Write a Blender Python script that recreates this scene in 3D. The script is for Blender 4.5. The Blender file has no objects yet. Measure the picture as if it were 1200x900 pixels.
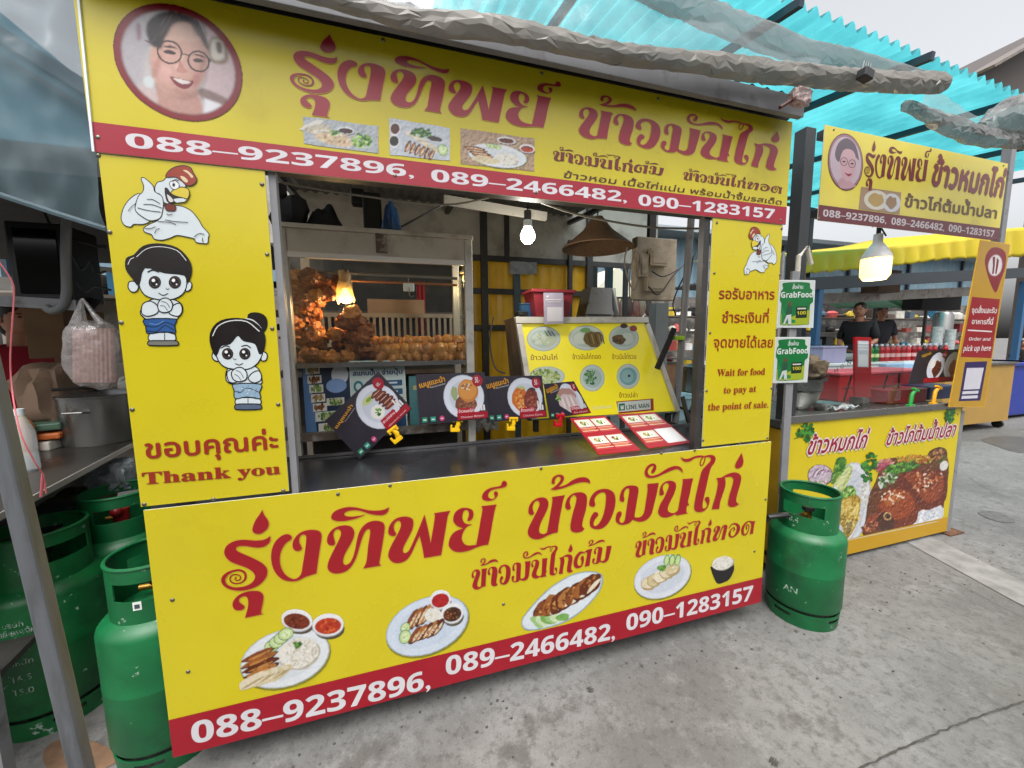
import bpy, bmesh, math, random
import numpy as np
from mathutils import Vector, Matrix, noise
from mathutils.geometry import tessellate_polygon
random.seed(7)
SC = bpy.context.scene
COL = SC.collection

# ------------------------------------------------------------------ camera, sky, sun, exposure
CAM_LOC = np.array([.7261, -1.3291, 1.3916])
PITCH, YAW, ROLL, FPX = math.radians(-6.3173), math.radians(-16.7223), math.radians(-.5219), 446.3255
_fw = np.array([-math.sin(YAW)*math.cos(PITCH), math.cos(YAW)*math.cos(PITCH), math.sin(PITCH)])
_r0 = np.array([math.cos(YAW), math.sin(YAW), 0.]); _u0 = np.cross(_r0, _fw)
_rt = _r0*math.cos(ROLL)+_u0*math.sin(ROLL); _up = -_r0*math.sin(ROLL)+_u0*math.cos(ROLL)
cam = bpy.data.cameras.new('camera'); cam.sensor_width = 36; cam.lens = FPX/1200*36
cam.clip_start = .02; cam.clip_end = 2000
camo = bpy.data.objects.new('camera', cam); COL.objects.link(camo)
camo.matrix_world = Matrix(((_rt[0], _up[0], -_fw[0], CAM_LOC[0]), (_rt[1], _up[1], -_fw[1], CAM_LOC[1]),
                            (_rt[2], _up[2], -_fw[2], CAM_LOC[2]), (0, 0, 0, 1)))
SC.camera = camo

world = bpy.data.worlds.new('World'); SC.world = world; world.use_nodes = True
wn = world.node_tree.nodes; wl = world.node_tree.links
sky = wn.new('ShaderNodeTexSky'); sky.sky_type = 'NISHITA'; sky.sun_disc = False
SUN_EL, SUN_AZ = math.radians(64), math.radians(200)
sky.sun_elevation = SUN_EL; sky.sun_rotation = SUN_AZ
sky.air_density = 1.0; sky.dust_density = 7.0; sky.ozone_density = 1.0
hs = wn.new('ShaderNodeHueSaturation'); hs.inputs['Saturation'].default_value = .15
wl.new(sky.outputs[0], hs.inputs['Color']); wl.new(hs.outputs[0], wn['Background'].inputs[0])
wn['Background'].inputs[1].default_value = .15
sl = bpy.data.lights.new('sun', 'SUN'); sl.energy = .5; sl.angle = math.radians(50); sl.color = (1, .96, .9)
so = bpy.data.objects.new('sun', sl); COL.objects.link(so)
# sun_rotation is measured clockwise from +Y
_sd = Vector((math.sin(SUN_AZ)*math.cos(SUN_EL), math.cos(SUN_AZ)*math.cos(SUN_EL), math.sin(SUN_EL)))
so.rotation_euler = _sd.to_track_quat('Z', 'Y').to_euler(); so.location = (0, -4, 8)
SC.view_settings.view_transform = 'Standard'; SC.view_settings.look = 'None'
SC.view_settings.exposure = 1.08; SC.view_settings.gamma = 1; SC.view_settings.use_curve_mapping = False

# ------------------------------------------------------------------ pixel of the 1200x900 photo -> point on a plane
def ray(px, py): return _fw+_rt*(px-600)/FPX-_up*(py-450)/FPX
def at(px, py, x=None, y=None, z=None):
    q = ray(px, py)
    t = (y-CAM_LOC[1])/q[1] if y is not None else (z-CAM_LOC[2])/q[2] if z is not None else (x-CAM_LOC[0])/q[0]
    return Vector(CAM_LOC+t*q)

# ------------------------------------------------------------------ materials
def lin(h):
    if not isinstance(h, str): return tuple(h)
    h = h.lstrip('#'); o = []
    for i in (0, 2, 4):
        c = int(h[i:i+2], 16)/255; o.append(c/12.92 if c <= .04045 else ((c+.055)/1.055)**2.4)
    return tuple(o)
_M = {}
def mat(name, col, rough=.5, metal=0., var=.0, scale=8., bump=0., bscale=60., dirt=None, dscale=3., dlo=.5, dhi=.7, trans=0., emit=None, es=0., spec=.5, aniso=None, alpha=None, coat=0., chips=None, cscale=40., cth=.62):
    if name in _M: return _M[name]
    m = bpy.data.materials.new(name); m.use_nodes = True; _M[name] = m
    n, l = m.node_tree.nodes, m.node_tree.links; b = n['Principled BSDF']
    c = lin(col); b.inputs['Base Color'].default_value = (*c, 1); b.inputs['Roughness'].default_value = rough
    b.inputs['Metallic'].default_value = metal; b.inputs['Specular IOR Level'].default_value = spec
    b.inputs['Coat Weight'].default_value = coat; b.inputs['Coat Roughness'].default_value = .15
    if trans: b.inputs['Transmission Weight'].default_value = trans
    if alpha is not None: b.inputs['Alpha'].default_value = alpha
    if emit: b.inputs['Emission Color'].default_value = (*lin(emit), 1); b.inputs['Emission Strength'].default_value = es
    if var or bump or dirt or chips:
        tc = n.new('ShaderNodeTexCoord'); src = tc.outputs['Object']
        if aniso:
            mp = n.new('ShaderNodeMapping'); mp.inputs['Scale'].default_value = aniso; l.new(src, mp.inputs[0]); src = mp.outputs[0]
        prev = None
        if var:
            t = n.new('ShaderNodeTexNoise'); t.inputs['Scale'].default_value = scale; t.inputs['Detail'].default_value = 6; l.new(src, t.inputs['Vector'])
            r = n.new('ShaderNodeValToRGB'); r.color_ramp.elements[0].position = .3; r.color_ramp.elements[1].position = .7
            r.color_ramp.elements[0].color = (*[x*(1-var) for x in c], 1); r.color_ramp.elements[1].color = (*[min(1, x*(1+var)) for x in c], 1)
            l.new(t.outputs['Fac'], r.inputs[0]); prev = r.outputs[0]
            rr = n.new('ShaderNodeMapRange'); rr.inputs['To Min'].default_value = max(0, rough-.1); rr.inputs['To Max'].default_value = min(1, rough+.12)
            l.new(t.outputs['Fac'], rr.inputs[0]); l.new(rr.outputs[0], b.inputs['Roughness'])
        if dirt:
            t = n.new('ShaderNodeTexNoise'); t.inputs['Scale'].default_value = dscale; t.inputs['Detail'].default_value = 9; t.inputs['Roughness'].default_value = .65; l.new(src, t.inputs['Vector'])
            r = n.new('ShaderNodeMapRange'); r.inputs['From Min'].default_value = dlo; r.inputs['From Max'].default_value = dhi; l.new(t.outputs['Fac'], r.inputs[0])
            mx = n.new('ShaderNodeMix'); mx.data_type = 'RGBA'; l.new(r.outputs[0], mx.inputs[0])
            mx.inputs[6].default_value = (*c, 1); mx.inputs[7].default_value = (*lin(dirt), 1)
            if prev: l.new(prev, mx.inputs[6])
            prev = mx.outputs[2]
        if chips:
            t = n.new('ShaderNodeTexNoise'); t.inputs['Scale'].default_value = cscale; t.inputs['Detail'].default_value = 4; t.inputs['Roughness'].default_value = .75; l.new(src, t.inputs['Vector'])
            r = n.new('ShaderNodeMapRange'); r.inputs['From Min'].default_value = cth; r.inputs['From Max'].default_value = cth+.03; l.new(t.outputs['Fac'], r.inputs[0])
            mx = n.new('ShaderNodeMix'); mx.data_type = 'RGBA'; l.new(r.outputs[0], mx.inputs[0]); mx.inputs[6].default_value = (*c, 1); mx.inputs[7].default_value = (*lin(chips), 1)
            if prev: l.new(prev, mx.inputs[6])
            prev = mx.outputs[2]
        if prev: l.new(prev, b.inputs['Base Color'])
        if bump:
            t = n.new('ShaderNodeTexNoise'); t.inputs['Scale'].default_value = bscale; t.inputs['Detail'].default_value = 5; l.new(src, t.inputs['Vector'])
            bm = n.new('ShaderNodeBump'); bm.inputs['Strength'].default_value = bump; bm.inputs['Distance'].default_value = .01
            l.new(t.outputs['Fac'], bm.inputs['Height']); l.new(bm.outputs[0], b.inputs['Normal'])
    return m
INK = .64
def ink(h, rough=.32):
    c = tuple(x*INK for x in lin(h)); return mat('print_'+h+('' if rough == .32 else '_m'), c, rough, spec=.5, var=.04, scale=14, coat=.0)
def sheet_mat(name, col, transp=.4, transl=.5, rough=.25, bump=.4, bscale=9., tint=(1, 1, 1), gloss=.5, cvar=.72, aniso=None):
    """thin plastic film: transparent + translucent + diffuse, glossy on top"""
    if name in _M: return _M[name]
    m = bpy.data.materials.new(name); m.use_nodes = True; _M[name] = m
    n, l = m.node_tree.nodes, m.node_tree.links; n.remove(n['Principled BSDF']); out = n['Material Output']
    tc = n.new('ShaderNodeTexCoord')
    nz = n.new('ShaderNodeTexNoise'); nz.inputs['Scale'].default_value = bscale; nz.inputs['Detail'].default_value = 6; mp = n.new('ShaderNodeMapping'); mp.inputs['Scale'].default_value = aniso or (1, 1, 1); l.new(tc.outputs['Object'], mp.inputs[0]); l.new(mp.outputs[0], nz.inputs['Vector'])
    bp = n.new('ShaderNodeBump'); bp.inputs['Strength'].default_value = bump; bp.inputs['Distance'].default_value = .03; l.new(nz.outputs['Fac'], bp.inputs['Height'])
    c = lin(col)
    rp = n.new('ShaderNodeValToRGB'); rp.color_ramp.elements[0].position = .35; rp.color_ramp.elements[1].position = .65
    rp.color_ramp.elements[0].color = (*[x*cvar for x in c], 1); rp.color_ramp.elements[1].color = (*c, 1); l.new(nz.outputs['Fac'], rp.inputs[0])
    d = n.new('ShaderNodeBsdfDiffuse'); t = n.new('ShaderNodeBsdfTranslucent'); tr = n.new('ShaderNodeBsdfTransparent'); g = n.new('ShaderNodeBsdfGlossy')
    tr.inputs[0].default_value = (*tint, 1); g.inputs['Roughness'].default_value = rough
    for s in (d, t): l.new(rp.outputs[0], s.inputs[0]); l.new(bp.outputs[0], s.inputs['Normal'])
    l.new(bp.outputs[0], g.inputs['Normal'])
    m1 = n.new('ShaderNodeMixShader'); m1.inputs[0].default_value = transl; l.new(d.outputs[0], m1.inputs[1]); l.new(t.outputs[0], m1.inputs[2])
    m2 = n.new('ShaderNodeMixShader'); m2.inputs[0].default_value = transp; l.new(m1.outputs[0], m2.inputs[1]); l.new(tr.outputs[0], m2.inputs[2])
    fr = n.new('ShaderNodeLayerWeight'); l.new(bp.outputs[0], fr.inputs['Normal']); pw = n.new('ShaderNodeMath'); pw.operation = 'POWER'; pw.inputs[1].default_value = 4; l.new(fr.outputs['Facing'], pw.inputs[0]); mu = n.new('ShaderNodeMath'); mu.operation = 'MULTIPLY_ADD'; mu.inputs[1].default_value = gloss*.9; mu.inputs[2].default_value = .06*gloss*2; l.new(pw.outputs[0], mu.inputs[0])
    m3 = n.new('ShaderNodeMixShader'); l.new(mu.outputs[0], m3.inputs[0]); l.new(m2.outputs[0], m3.inputs[1]); l.new(g.outputs[0], m3.inputs[2])
    l.new(m3.outputs[0], out.inputs[0]); return m

# ------------------------------------------------------------------ objects
_WL = {}
def wloc(o): return _WL.get(o.name, Vector((0, 0, 0)))
def props(o, label=None, cat=None, group=None, kind=None):
    if label: o['label'] = label
    if cat: o['category'] = cat
    if group: o['group'] = group
    if kind: o['kind'] = kind
    return o
def thing(name, label, cat, loc, group=None):
    o = bpy.data.objects.new(name, None); COL.objects.link(o); o.location = Vector(loc); o.empty_display_size = .1
    _WL[o.name] = Vector(loc); return props(o, label, cat, group)
class MB:
    def __init__(s): s.v = []; s.f = []; s.m = []
    def add(s, vs, fs, mi=0):
        b = len(s.v); s.v += [tuple(x) for x in vs]; s.f += [tuple(i+b for i in f) for f in fs]; s.m += [mi]*len(fs); return s
    def quad(s, a, b, c, d, mi=0): return s.add([a, b, c, d], [(0, 1, 2, 3)], mi)
    def box(s, c, d, rz=0, mi=0, M=None):
        hx, hy, hz = d[0]/2, d[1]/2, d[2]/2
        P = [Vector((x, y, z)) for x in (-hx, hx) for y in (-hy, hy) for z in (-hz, hz)]
        R = M if M else Matrix.Rotation(rz, 3, 'Z')
        P = [R @ p+Vector(c) for p in P]
        return s.add(P, [(0, 1, 3, 2), (4, 6, 7, 5), (0, 4, 5, 1), (2, 3, 7, 6), (0, 2, 6, 4), (1, 5, 7, 3)], mi)
    def bb(s, x0, x1, y0, y1, z0, z1, mi=0): return s.box(((x0+x1)/2, (y0+y1)/2, (z0+z1)/2), (abs(x1-x0), abs(y1-y0), abs(z1-z0)), 0, mi)
    def slab(s, pts, n, th, mi=0):
        """polygon pts (3d, planar) thickened along -n by th"""
        n = Vector(n).normalized(); k = len(pts); a = [Vector(p) for p in pts]; b = [p-n*th for p in a]
        return s.add(a+b, [tuple(range(k)), tuple(range(2*k-1, k-1, -1))]+[(i, i+k, (i+1) % k+k, (i+1) % k) for i in range(k)], mi)
    def bar(s, p, q, w, h=None, mi=0, up=(0, 0, 1)):
        p, q = Vector(p), Vector(q); d = (q-p).normalized(); u = Vector(up)
        if abs(d.dot(u)) > .95: u = Vector((0, 1, 0))
        sx = d.cross(u).normalized(); sz = sx.cross(d); h = h or w
        P = [e+sx*i*w/2+sz*j*h/2 for e in (p, q) for i, j in ((-1, -1), (1, -1), (1, 1), (-1, 1))]
        return s.add(P, [(3, 2, 1, 0), (4, 5, 6, 7), (0, 1, 5, 4), (1, 2, 6, 5), (2, 3, 7, 6), (3, 0, 4, 7)], mi)
    def tube(s, path, r, n=8, mi=0, cap=True, wob=0., seed=0):
        P = [Vector(p) for p in path]; rs = r if isinstance(r, (list, tuple)) else [r]*len(P); ring = []; fs = []
        pu = None
        for i, p in enumerate(P):
            d = (P[min(i+1, len(P)-1)]-P[max(i-1, 0)]).normalized()
            if pu is None: pu = Vector((0, 0, 1)) if abs(d.z) < .9 else Vector((1, 0, 0))
            sx = d.cross(pu)
            if sx.length < 1e-5: sx = d.orthogonal()
            sx.normalize(); sz = sx.cross(d).normalized(); pu = sz
            for k in range(n):
                a = 2*math.pi*k/n; rr = rs[i]
                if wob: rr *= 1+wob*noise.noise(Vector((p.x*9+seed, p.z*9+math.cos(a)*1.6, math.sin(a)*1.6+p.y*9)))
                ring.append(p+sx*math.cos(a)*rr+sz*math.sin(a)*rr)
        for i in range(len(P)-1):
            for k in range(n): fs.append((i*n+k, i*n+(k+1) % n, (i+1)*n+(k+1) % n, (i+1)*n+k))
        if cap: fs.append(tuple(range(n-1, -1, -1))); fs.append(tuple((len(P)-1)*n+k for k in range(n)))
        return s.add(ring, fs, mi)
    def lathe(s, prof, c, n=32, mi=0, M=None, sx=1, sy=1):
        """prof: (r,z) list; closed where r==0"""
        c = Vector(c); vs = []; fs = []
        for r, z in prof:
            for k in range(n):
                a = 2*math.pi*k/n; p = Vector((math.cos(a)*r*sx, math.sin(a)*r*sy, z))
                vs.append(c+(M @ p if M else p))
        for i in range(len(prof)-1):
            for k in range(n): fs.append((i*n+k, i*n+(k+1) % n, (i+1)*n+(k+1) % n, (i+1)*n+k))
        return s.add(vs, fs, mi)
    def ball(s, c, r, n=12, mi=0, wob=0., seed=0., M=None, k=1.5):
        c = Vector(c); r = (r, r, r) if isinstance(r, (int, float)) else r; vs = []; fs = []; m = n//2
        for i in range(m+1):
            t = math.pi*i/m
            for j in range(n):
                a = 2*math.pi*j/n; d = Vector((math.sin(t)*math.cos(a), math.sin(t)*math.sin(a), math.cos(t)))
                w = 1+wob*noise.noise(d*k+Vector((seed, seed*.7, -seed))) if wob else 1
                p = Vector((d.x*r[0], d.y*r[1], d.z*r[2]))*w
                vs.append(c+(M @ p if M else p))
        for i in range(m):
            for j in range(n): fs.append((i*n+j, (i+1)*n+j, (i+1)*n+(j+1) % n, i*n+(j+1) % n))
        return s.add(vs, fs, mi)
    def grid(s, fn, nu, nv, mi=0):
        vs = [fn(i/nu, j/nv) for j in range(nv+1) for i in range(nu+1)]
        return s.add(vs, [(j*(nu+1)+i, j*(nu+1)+i+1, (j+1)*(nu+1)+i+1, (j+1)*(nu+1)+i) for j in range(nv) for i in range(nu)], mi)
    def build(s, name, mats, parent=None, smooth=False, bevel=0., label=None, cat=None, group=None, kind=None, solid=0., merge=True, seg=2, weld=1e-5):
        mats = mats if isinstance(mats, (list, tuple)) else [mats]
        if parent is not None: off = wloc(parent)
        else:
            V = np.array(s.v); off = Vector(((V[:, 0].min()+V[:, 0].max())/2, (V[:, 1].min()+V[:, 1].max())/2, V[:, 2].min()))
            if kind == 'structure': off = Vector((0, 0, 0))
        me = bpy.data.meshes.new(name); me.from_pydata([tuple(Vector(v)-off) for v in s.v], [], s.f)
        for m in mats: me.materials.append(m)
        me.polygons.foreach_set('material_index', s.m)
        if merge:
            bm = bmesh.new(); bm.from_mesh(me); bmesh.ops.remove_doubles(bm, verts=bm.verts, dist=weld)
            bmesh.ops.recalc_face_normals(bm, faces=bm.faces)
            if bevel:
                es = [e for e in bm.edges if len(e.link_faces) == 2 and e.calc_face_angle(0) > .5]
                try: bmesh.ops.bevel(bm, geom=es, offset=bevel, segments=seg, affect='EDGES', profile=.5, clamp_overlap=True)
                except Exception: pass
            bm.to_mesh(me); bm.free()
        if smooth:
            me.polygons.foreach_set('use_smooth', [True]*len(me.polygons))
            try: me.set_sharp_from_angle(angle=math.radians(38))
            except Exception: pass
        o = bpy.data.objects.new(name, me); COL.objects.link(o)
        if parent is not None: o.parent = parent; _WL[o.name] = Vector(off)
        else: o.location = off; _WL[o.name] = Vector(off)
        if solid:
            md = o.modifiers.new('solid', 'SOLIDIFY'); md.thickness = solid; md.offset = 0
        return props(o, label, cat, group, kind)
def copy_tree(o, parent=None):
    c = o.copy(); COL.objects.link(c)
    if parent is not None: c.parent = parent; c.matrix_parent_inverse = o.matrix_parent_inverse
    for k in [x for x in o.children]: copy_tree(k, c)
    return c

# ------------------------------------------------------------------ glyphs
_G = {}
def _area(q): return sum(q[i-1][0]*q[i][1]-q[i][0]*q[i-1][1] for i in range(len(q)))/2
def _inside(p, q):
    r = False
    for i in range(len(q)):
        (xa, ya), (xb, yb) = q[i-1], q[i]
        if (ya > p[1]) != (yb > p[1]) and p[0] < xa+(p[1]-ya)*(xb-xa)/(yb-ya): r = not r
    return r
def _gm(ch):
    """one string's outlines, each outer contour filled on its own with its holes (overlapping strokes stay whole)"""
    c = bpy.data.curves.new('g', 'FONT'); c.body = ch; c.size = 1.
    o = bpy.data.objects.new('g', c); COL.objects.link(o); dg = bpy.context.evaluated_depsgraph_get(); cu = o.evaluated_get(dg).to_curve(dg); C_ = []
    for sp in cu.splines:
        q = []; P = sp.bezier_points; n = len(P)
        for i in range(n):
            a, b = P[i], P[(i+1) % n]; p0, p1, p2, p3 = a.co, a.handle_right, b.handle_left, b.co
            st = (p1-p0).cross(p3-p0).length < 1e-6 and (p2-p0).cross(p3-p0).length < 1e-6; k = 1 if st else 6
            for t in range(k): t /= k; p = p0*(1-t)**3+p1*3*t*(1-t)**2+p2*3*t*t*(1-t)+p3*t**3; q.append((p.x, p.y))
        q = [p for i, p in enumerate(q) if (Vector(p)-Vector(q[i-1])).length > 1e-6]
        if len(q) > 2: C_.append(q)
    o.evaluated_get(dg).to_curve_clear(); bpy.data.objects.remove(o); bpy.data.curves.remove(c)
    if not C_: return [], [], 0
    xm = max(p[0] for q in C_ for p in q)
    big = max(C_, key=lambda q: abs(_area(q))); sg = 1 if _area(big) > 0 else -1
    outs = [q for q in C_ if _area(q)*sg > 0]; holes = [q for q in C_ if _area(q)*sg <= 0]; vs = []; fs = []
    for q in outs:
        hs = [h for h in holes if _inside(h[0], q)]; loops = [q]+hs; b = len(vs); flat = [p for l_ in loops for p in l_]; vs += flat
        for t in tessellate_polygon([[Vector((p[0], p[1], 0)) for p in l_] for l_ in loops]): fs.append(tuple(b+k for k in t))
    return vs, fs, xm
UPPER = 'ิีึืั็ํ'; TONE = '่้๊๋์'; LOWER = 'ุู'; MARKS = UPPER+TONE+LOWER
def glyph(ch):
    if ch in _G: return _G[ch]
    base = 'ก' if '\u0e00' < ch < '\u0e7f' else 'H'
    v1, f1, _ = ([], [], 0) if ch == ' ' else _gm(ch)
    adv = _gm(base+ch+base)[2]-_gm(base+base)[2]
    if ch == ' ': v1, f1 = [], []
    if ch in MARKS: adv = 0
    _G[ch] = (v1, f1, adv); return _G[ch]
def math_bold(s, serif=True):
    o = ''
    for c in s:
        if 'A' <= c <= 'Z': o += chr((0x1D400 if serif else 0x1D5D4)+ord(c)-65)
        elif 'a' <= c <= 'z': o += chr((0x1D41A if serif else 0x1D5EE)+ord(c)-97)
        elif '0' <= c <= '9': o += chr((0x1D7CE if serif else 0x1D7EC)+ord(c)-48)
        else: o += c
    return o
def layout(s):
    """triangles of a string in em units: list of polygons; total width"""
    out = []; x = 0
    for i, ch in enumerate(s):
        v, f, a = glyph(ch); dy = 0
        if ch in TONE:
            pr = s[i-1] if i else ''; nx = s[i+1] if i+1 < len(s) else ''
            if pr in UPPER or nx == 'ำ': dy = .17
        if f: out += [[(v[j][0]+x, v[j][1]+dy) for j in p] for p in f]
        x += a
    return out, x
def catmull(pts, sub=4):
    """closed spline; a point with a third item is a corner"""
    n = len(pts); out = []
    for i in range(n):
        p0, p1, p2, p3 = pts[i-1], pts[i], pts[(i+1) % n], pts[(i+2) % n]
        c1, c2 = len(p1) > 2, len(p2) > 2
        a, b = np.array(p1[:2], float), np.array(p2[:2], float)
        m1 = (b-np.array(p0[:2], float))/2 if not c1 else (b-a)
        m2 = (np.array(p3[:2], float)-a)/2 if not c2 else (b-a)
        L = np.linalg.norm(b-a)
        for m in (m1, m2):
            ln = np.linalg.norm(m)
            if ln > L*1.3: m *= L*1.3/ln
        for k in range(sub):
            t = k/sub; out.append(tuple((2*t**3-3*t**2+1)*a+(t**3-2*t**2+t)*m1+(-2*t**3+3*t**2)*b+(t**3-t**2)*m2))
    return out
def open_spline(pts, sub=4):
    out = []; P = [np.array(p, float) for p in pts]; n = len(P)
    for i in range(n-1):
        a, b = P[i], P[i+1]; m1 = (b-P[i-1])/2 if i else b-a; m2 = (P[i+2]-a)/2 if i+2 < n else b-a
        for k in range(sub):
            t = k/sub; out.append((2*t**3-3*t**2+1)*a+(t**3-2*t**2+t)*m1+(-2*t**3+3*t**2)*b+(t**3-t**2)*m2)
    out.append(P[-1]); return out

class Art:
    """flat print on a plane (point p, normal n towards the viewer): polygons given in photo pixels"""
    def __init__(s, p, n, up=(0, 0, 1), lift=.0012):
        s.p = Vector(p); s.n = Vector(n).normalized(); u = Vector(up); s.u = u.cross(s.n).normalized(); s.w = s.n.cross(s.u)
        s.P = []; s.lift = lift; s.cm = {}; s.mats = []
    def loc(s, px, py):
        """pixel -> local (u,v)"""
        q = Vector(ray(px, py)); c = Vector(CAM_LOC); t = (s.p-c).dot(s.n)/q.dot(s.n); h = c+q*t-s.p
        return (h.dot(s.u), h.dot(s.w))
    def pt(s, uv, d=0): return s.p+s.u*uv[0]+s.w*uv[1]+s.n*d
    def mi(s, c):
        m = c if not isinstance(c, str) else ink(c)
        if m.name not in s.cm: s.cm[m.name] = len(s.mats); s.mats.append(m)
        return s.cm[m.name]
    def local(s, pts, col, L=1, jitter=True):
        d = s.lift+L*.00012+(random.random()*.00009 if jitter else 0); s.P.append(([tuple(p) for p in pts], s.mi(col), d))
    def poly(s, pts, col, L=1, smooth=True, sub=3):
        q = catmull(pts, sub) if smooth else [p[:2] for p in pts]
        s.local([s.loc(*p) for p in q], col, L)
    def rect(s, a, b, c, d, col, L=1): s.poly([a, b, c, d], col, L, False)
    def ell(s, cx, cy, rx, ry, col, L=1, rot=0, n=28, wob=0., seed=0):
        cs, sn = math.cos(math.radians(rot)), math.sin(math.radians(rot)); pts = []
        for k in range(n):
            a = 2*math.pi*k/n; w = 1+wob*noise.noise(Vector((math.cos(a)*1.7, math.sin(a)*1.7, seed*3.3+cx))) if wob else 1
            x, y = rx*w*math.cos(a), ry*w*math.sin(a); pts.append((cx+x*cs-y*sn, cy+x*sn+y*cs))
        s.local([s.loc(*p) for p in pts], col, L)
    def ribbon(s, pts, w, col, L=2, sub=3, closed=False, spl=True):
        if closed: pts = list(pts)+[pts[0]]
        P3 = [(p[0], p[1], (p[2] if len(p) > 2 else w)) for p in pts]
        Q = open_spline(P3, sub) if spl else [np.array(p, float) for p in P3]
        n = len(Q); Lf = []; Rt = []
        for i in range(n):
            a, b = Q[max(i-1, 0)][:2], Q[min(i+1, n-1)][:2]
            if closed and i in (0, n-1): a, b = Q[n-2][:2], Q[1][:2]
            d = b-a; d = d/(np.linalg.norm(d)+1e-9); nn = np.array([-d[1], d[0]]); h = Q[i][2]/2
            Lf.append(Q[i][:2]+nn*h); Rt.append(Q[i][:2]-nn*h)
        for i in range(n-1): s.local([s.loc(*Lf[i]), s.loc(*Lf[i+1]), s.loc(*Rt[i+1]), s.loc(*Rt[i])], col, L)
    def outlined(s, pts, fill, L=1, w=1., ln='101214', sub=3):
        q = catmull(pts, sub); s.local([s.loc(*p) for p in q], fill, L)
        s.ribbon(q, w, ln, L+1, closed=True, spl=False)
    def text(s, txt, a, b, hpx, col, L=2, shear=0., bold=0., spacing=0., fit=True, digits=False):
        polys, W = layout(txt)
        if not polys: return
        xs = [p[0] for q in polys for p in q]; x0, x1 = min(xs), max(xs)
        ref = next((c for c in txt if c != ' ' and c not in MARKS and c not in 'เแโใไ,.-–'), 'ก')
        if '\u0e00' < ref < '\u0e7f': ref = 'ก'
        elif ref.isalpha() and ref.islower(): ref = 'x'
        gv = glyph(ref)[0]; rh = max(p[1] for p in gv)-min(0, min(p[1] for p in gv))
        A, B = Vector(s.loc(*a)), Vector(s.loc(*b)); T = Vector(s.loc(a[0], a[1]-hpx))
        e = (B-A); k = e.length/(x1-x0); e.normalize(); nrm = Vector((-e.y, e.x)); hv = abs((T-A).dot(nrm))/rh
        sh = [(0, 0)] if not bold else [(i*bold/2, j*bold/2) for i, j in ((-1, 0), (1, 0), (0, 1), (0, -1))]
        for q in polys:
            for dx, dy in sh:
                s.local([A+e*((p[0]-x0+dx)*k+(p[1])*hv*shear)+nrm*(p[1]+dy)*hv for p in q], col, L)
    def scatter(s, cx, cy, rx, ry, n, size, cols, L=2, rot=0, el=1.6, seed=0):
        R = random.Random(seed+int(cx*7+cy)); cs, sn = math.cos(math.radians(rot)), math.sin(math.radians(rot))
        for i in range(n):
            r = math.sqrt(R.random()); a = R.random()*6.283; x, y = rx*r*math.cos(a), ry*r*math.sin(a)
            s.ell(cx+x*cs-y*sn, cy+x*sn+y*cs, size*(.6+R.random()*.8)*el, size*(.6+R.random()*.6), R.choice(cols), L, R.random()*180, 8)
    def build(s, name, parent, L0=0):
        vs = []; fs = []; mi = []; off = wloc(parent) if parent is not None else Vector((0, 0, 0))
        for pts, m, d in s.P:
            b = len(vs); vs += [tuple(s.pt(p, d)-off) for p in pts]
            if len(pts) <= 3: fs.append(tuple(range(b, b+len(pts)))); mi.append(m)
            elif len(pts) == 4 and False: pass
            else:
                for t in tessellate_polygon([[Vector((p[0], p[1], 0)) for p in pts]]): fs.append(tuple(b+i for i in t)); mi.append(m)
        me = bpy.data.meshes.new(name); me.from_pydata(vs, [], fs)
        for m in s.mats: me.materials.append(m)
        me.polygons.foreach_set('material_index', mi)
        # all faces look along the sign's normal
        me.update(); bad = [p.index for p in me.polygons if p.normal.dot(s.n) < 0]
        if bad:
            bm = bmesh.new(); bm.from_mesh(me); bm.faces.ensure_lookup_table()
            bmesh.ops.reverse_faces(bm, faces=[bm.faces[i] for i in bad]); bm.to_mesh(me); bm.free()
        o = bpy.data.objects.new(name, me); COL.objects.link(o)
        if parent is not None: o.parent = parent
        _WL[o.name] = Vector(off); return o
def vnoise(h, w, cell, rng):
    gh, gw = int(h/cell)+3, int(w/cell)+3; g = rng.random((gh, gw)); y = np.arange(h)/cell; x = np.arange(w)/cell
    yi, xi = y.astype(int), x.astype(int); fy, fx = (y-yi)[:, None], (x-xi)[None, :]; fy = fy*fy*(3-2*fy); fx = fx*fx*(3-2*fx)
    a, b, c, d = g[yi][:, xi], g[yi][:, xi+1], g[yi+1][:, xi], g[yi+1][:, xi+1]
    return (a*(1-fx)+b*fx)*(1-fy)+(c*(1-fx)+d*fx)*fy-.5
def blur2(A, r):
    if r < .5: return A
    k = int(r*2)+1; w = np.exp(-.5*(np.arange(-k, k+1)/r)**2); w /= w.sum()
    for ax in (0, 1):
        P = np.pad(A, [(k, k) if i == ax else (0, 0) for i in range(A.ndim)], mode='edge'); A = sum(w[i]*np.take(P, range(i, i+A.shape[ax]), axis=ax) for i in range(2*k+1))
    return A
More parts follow.
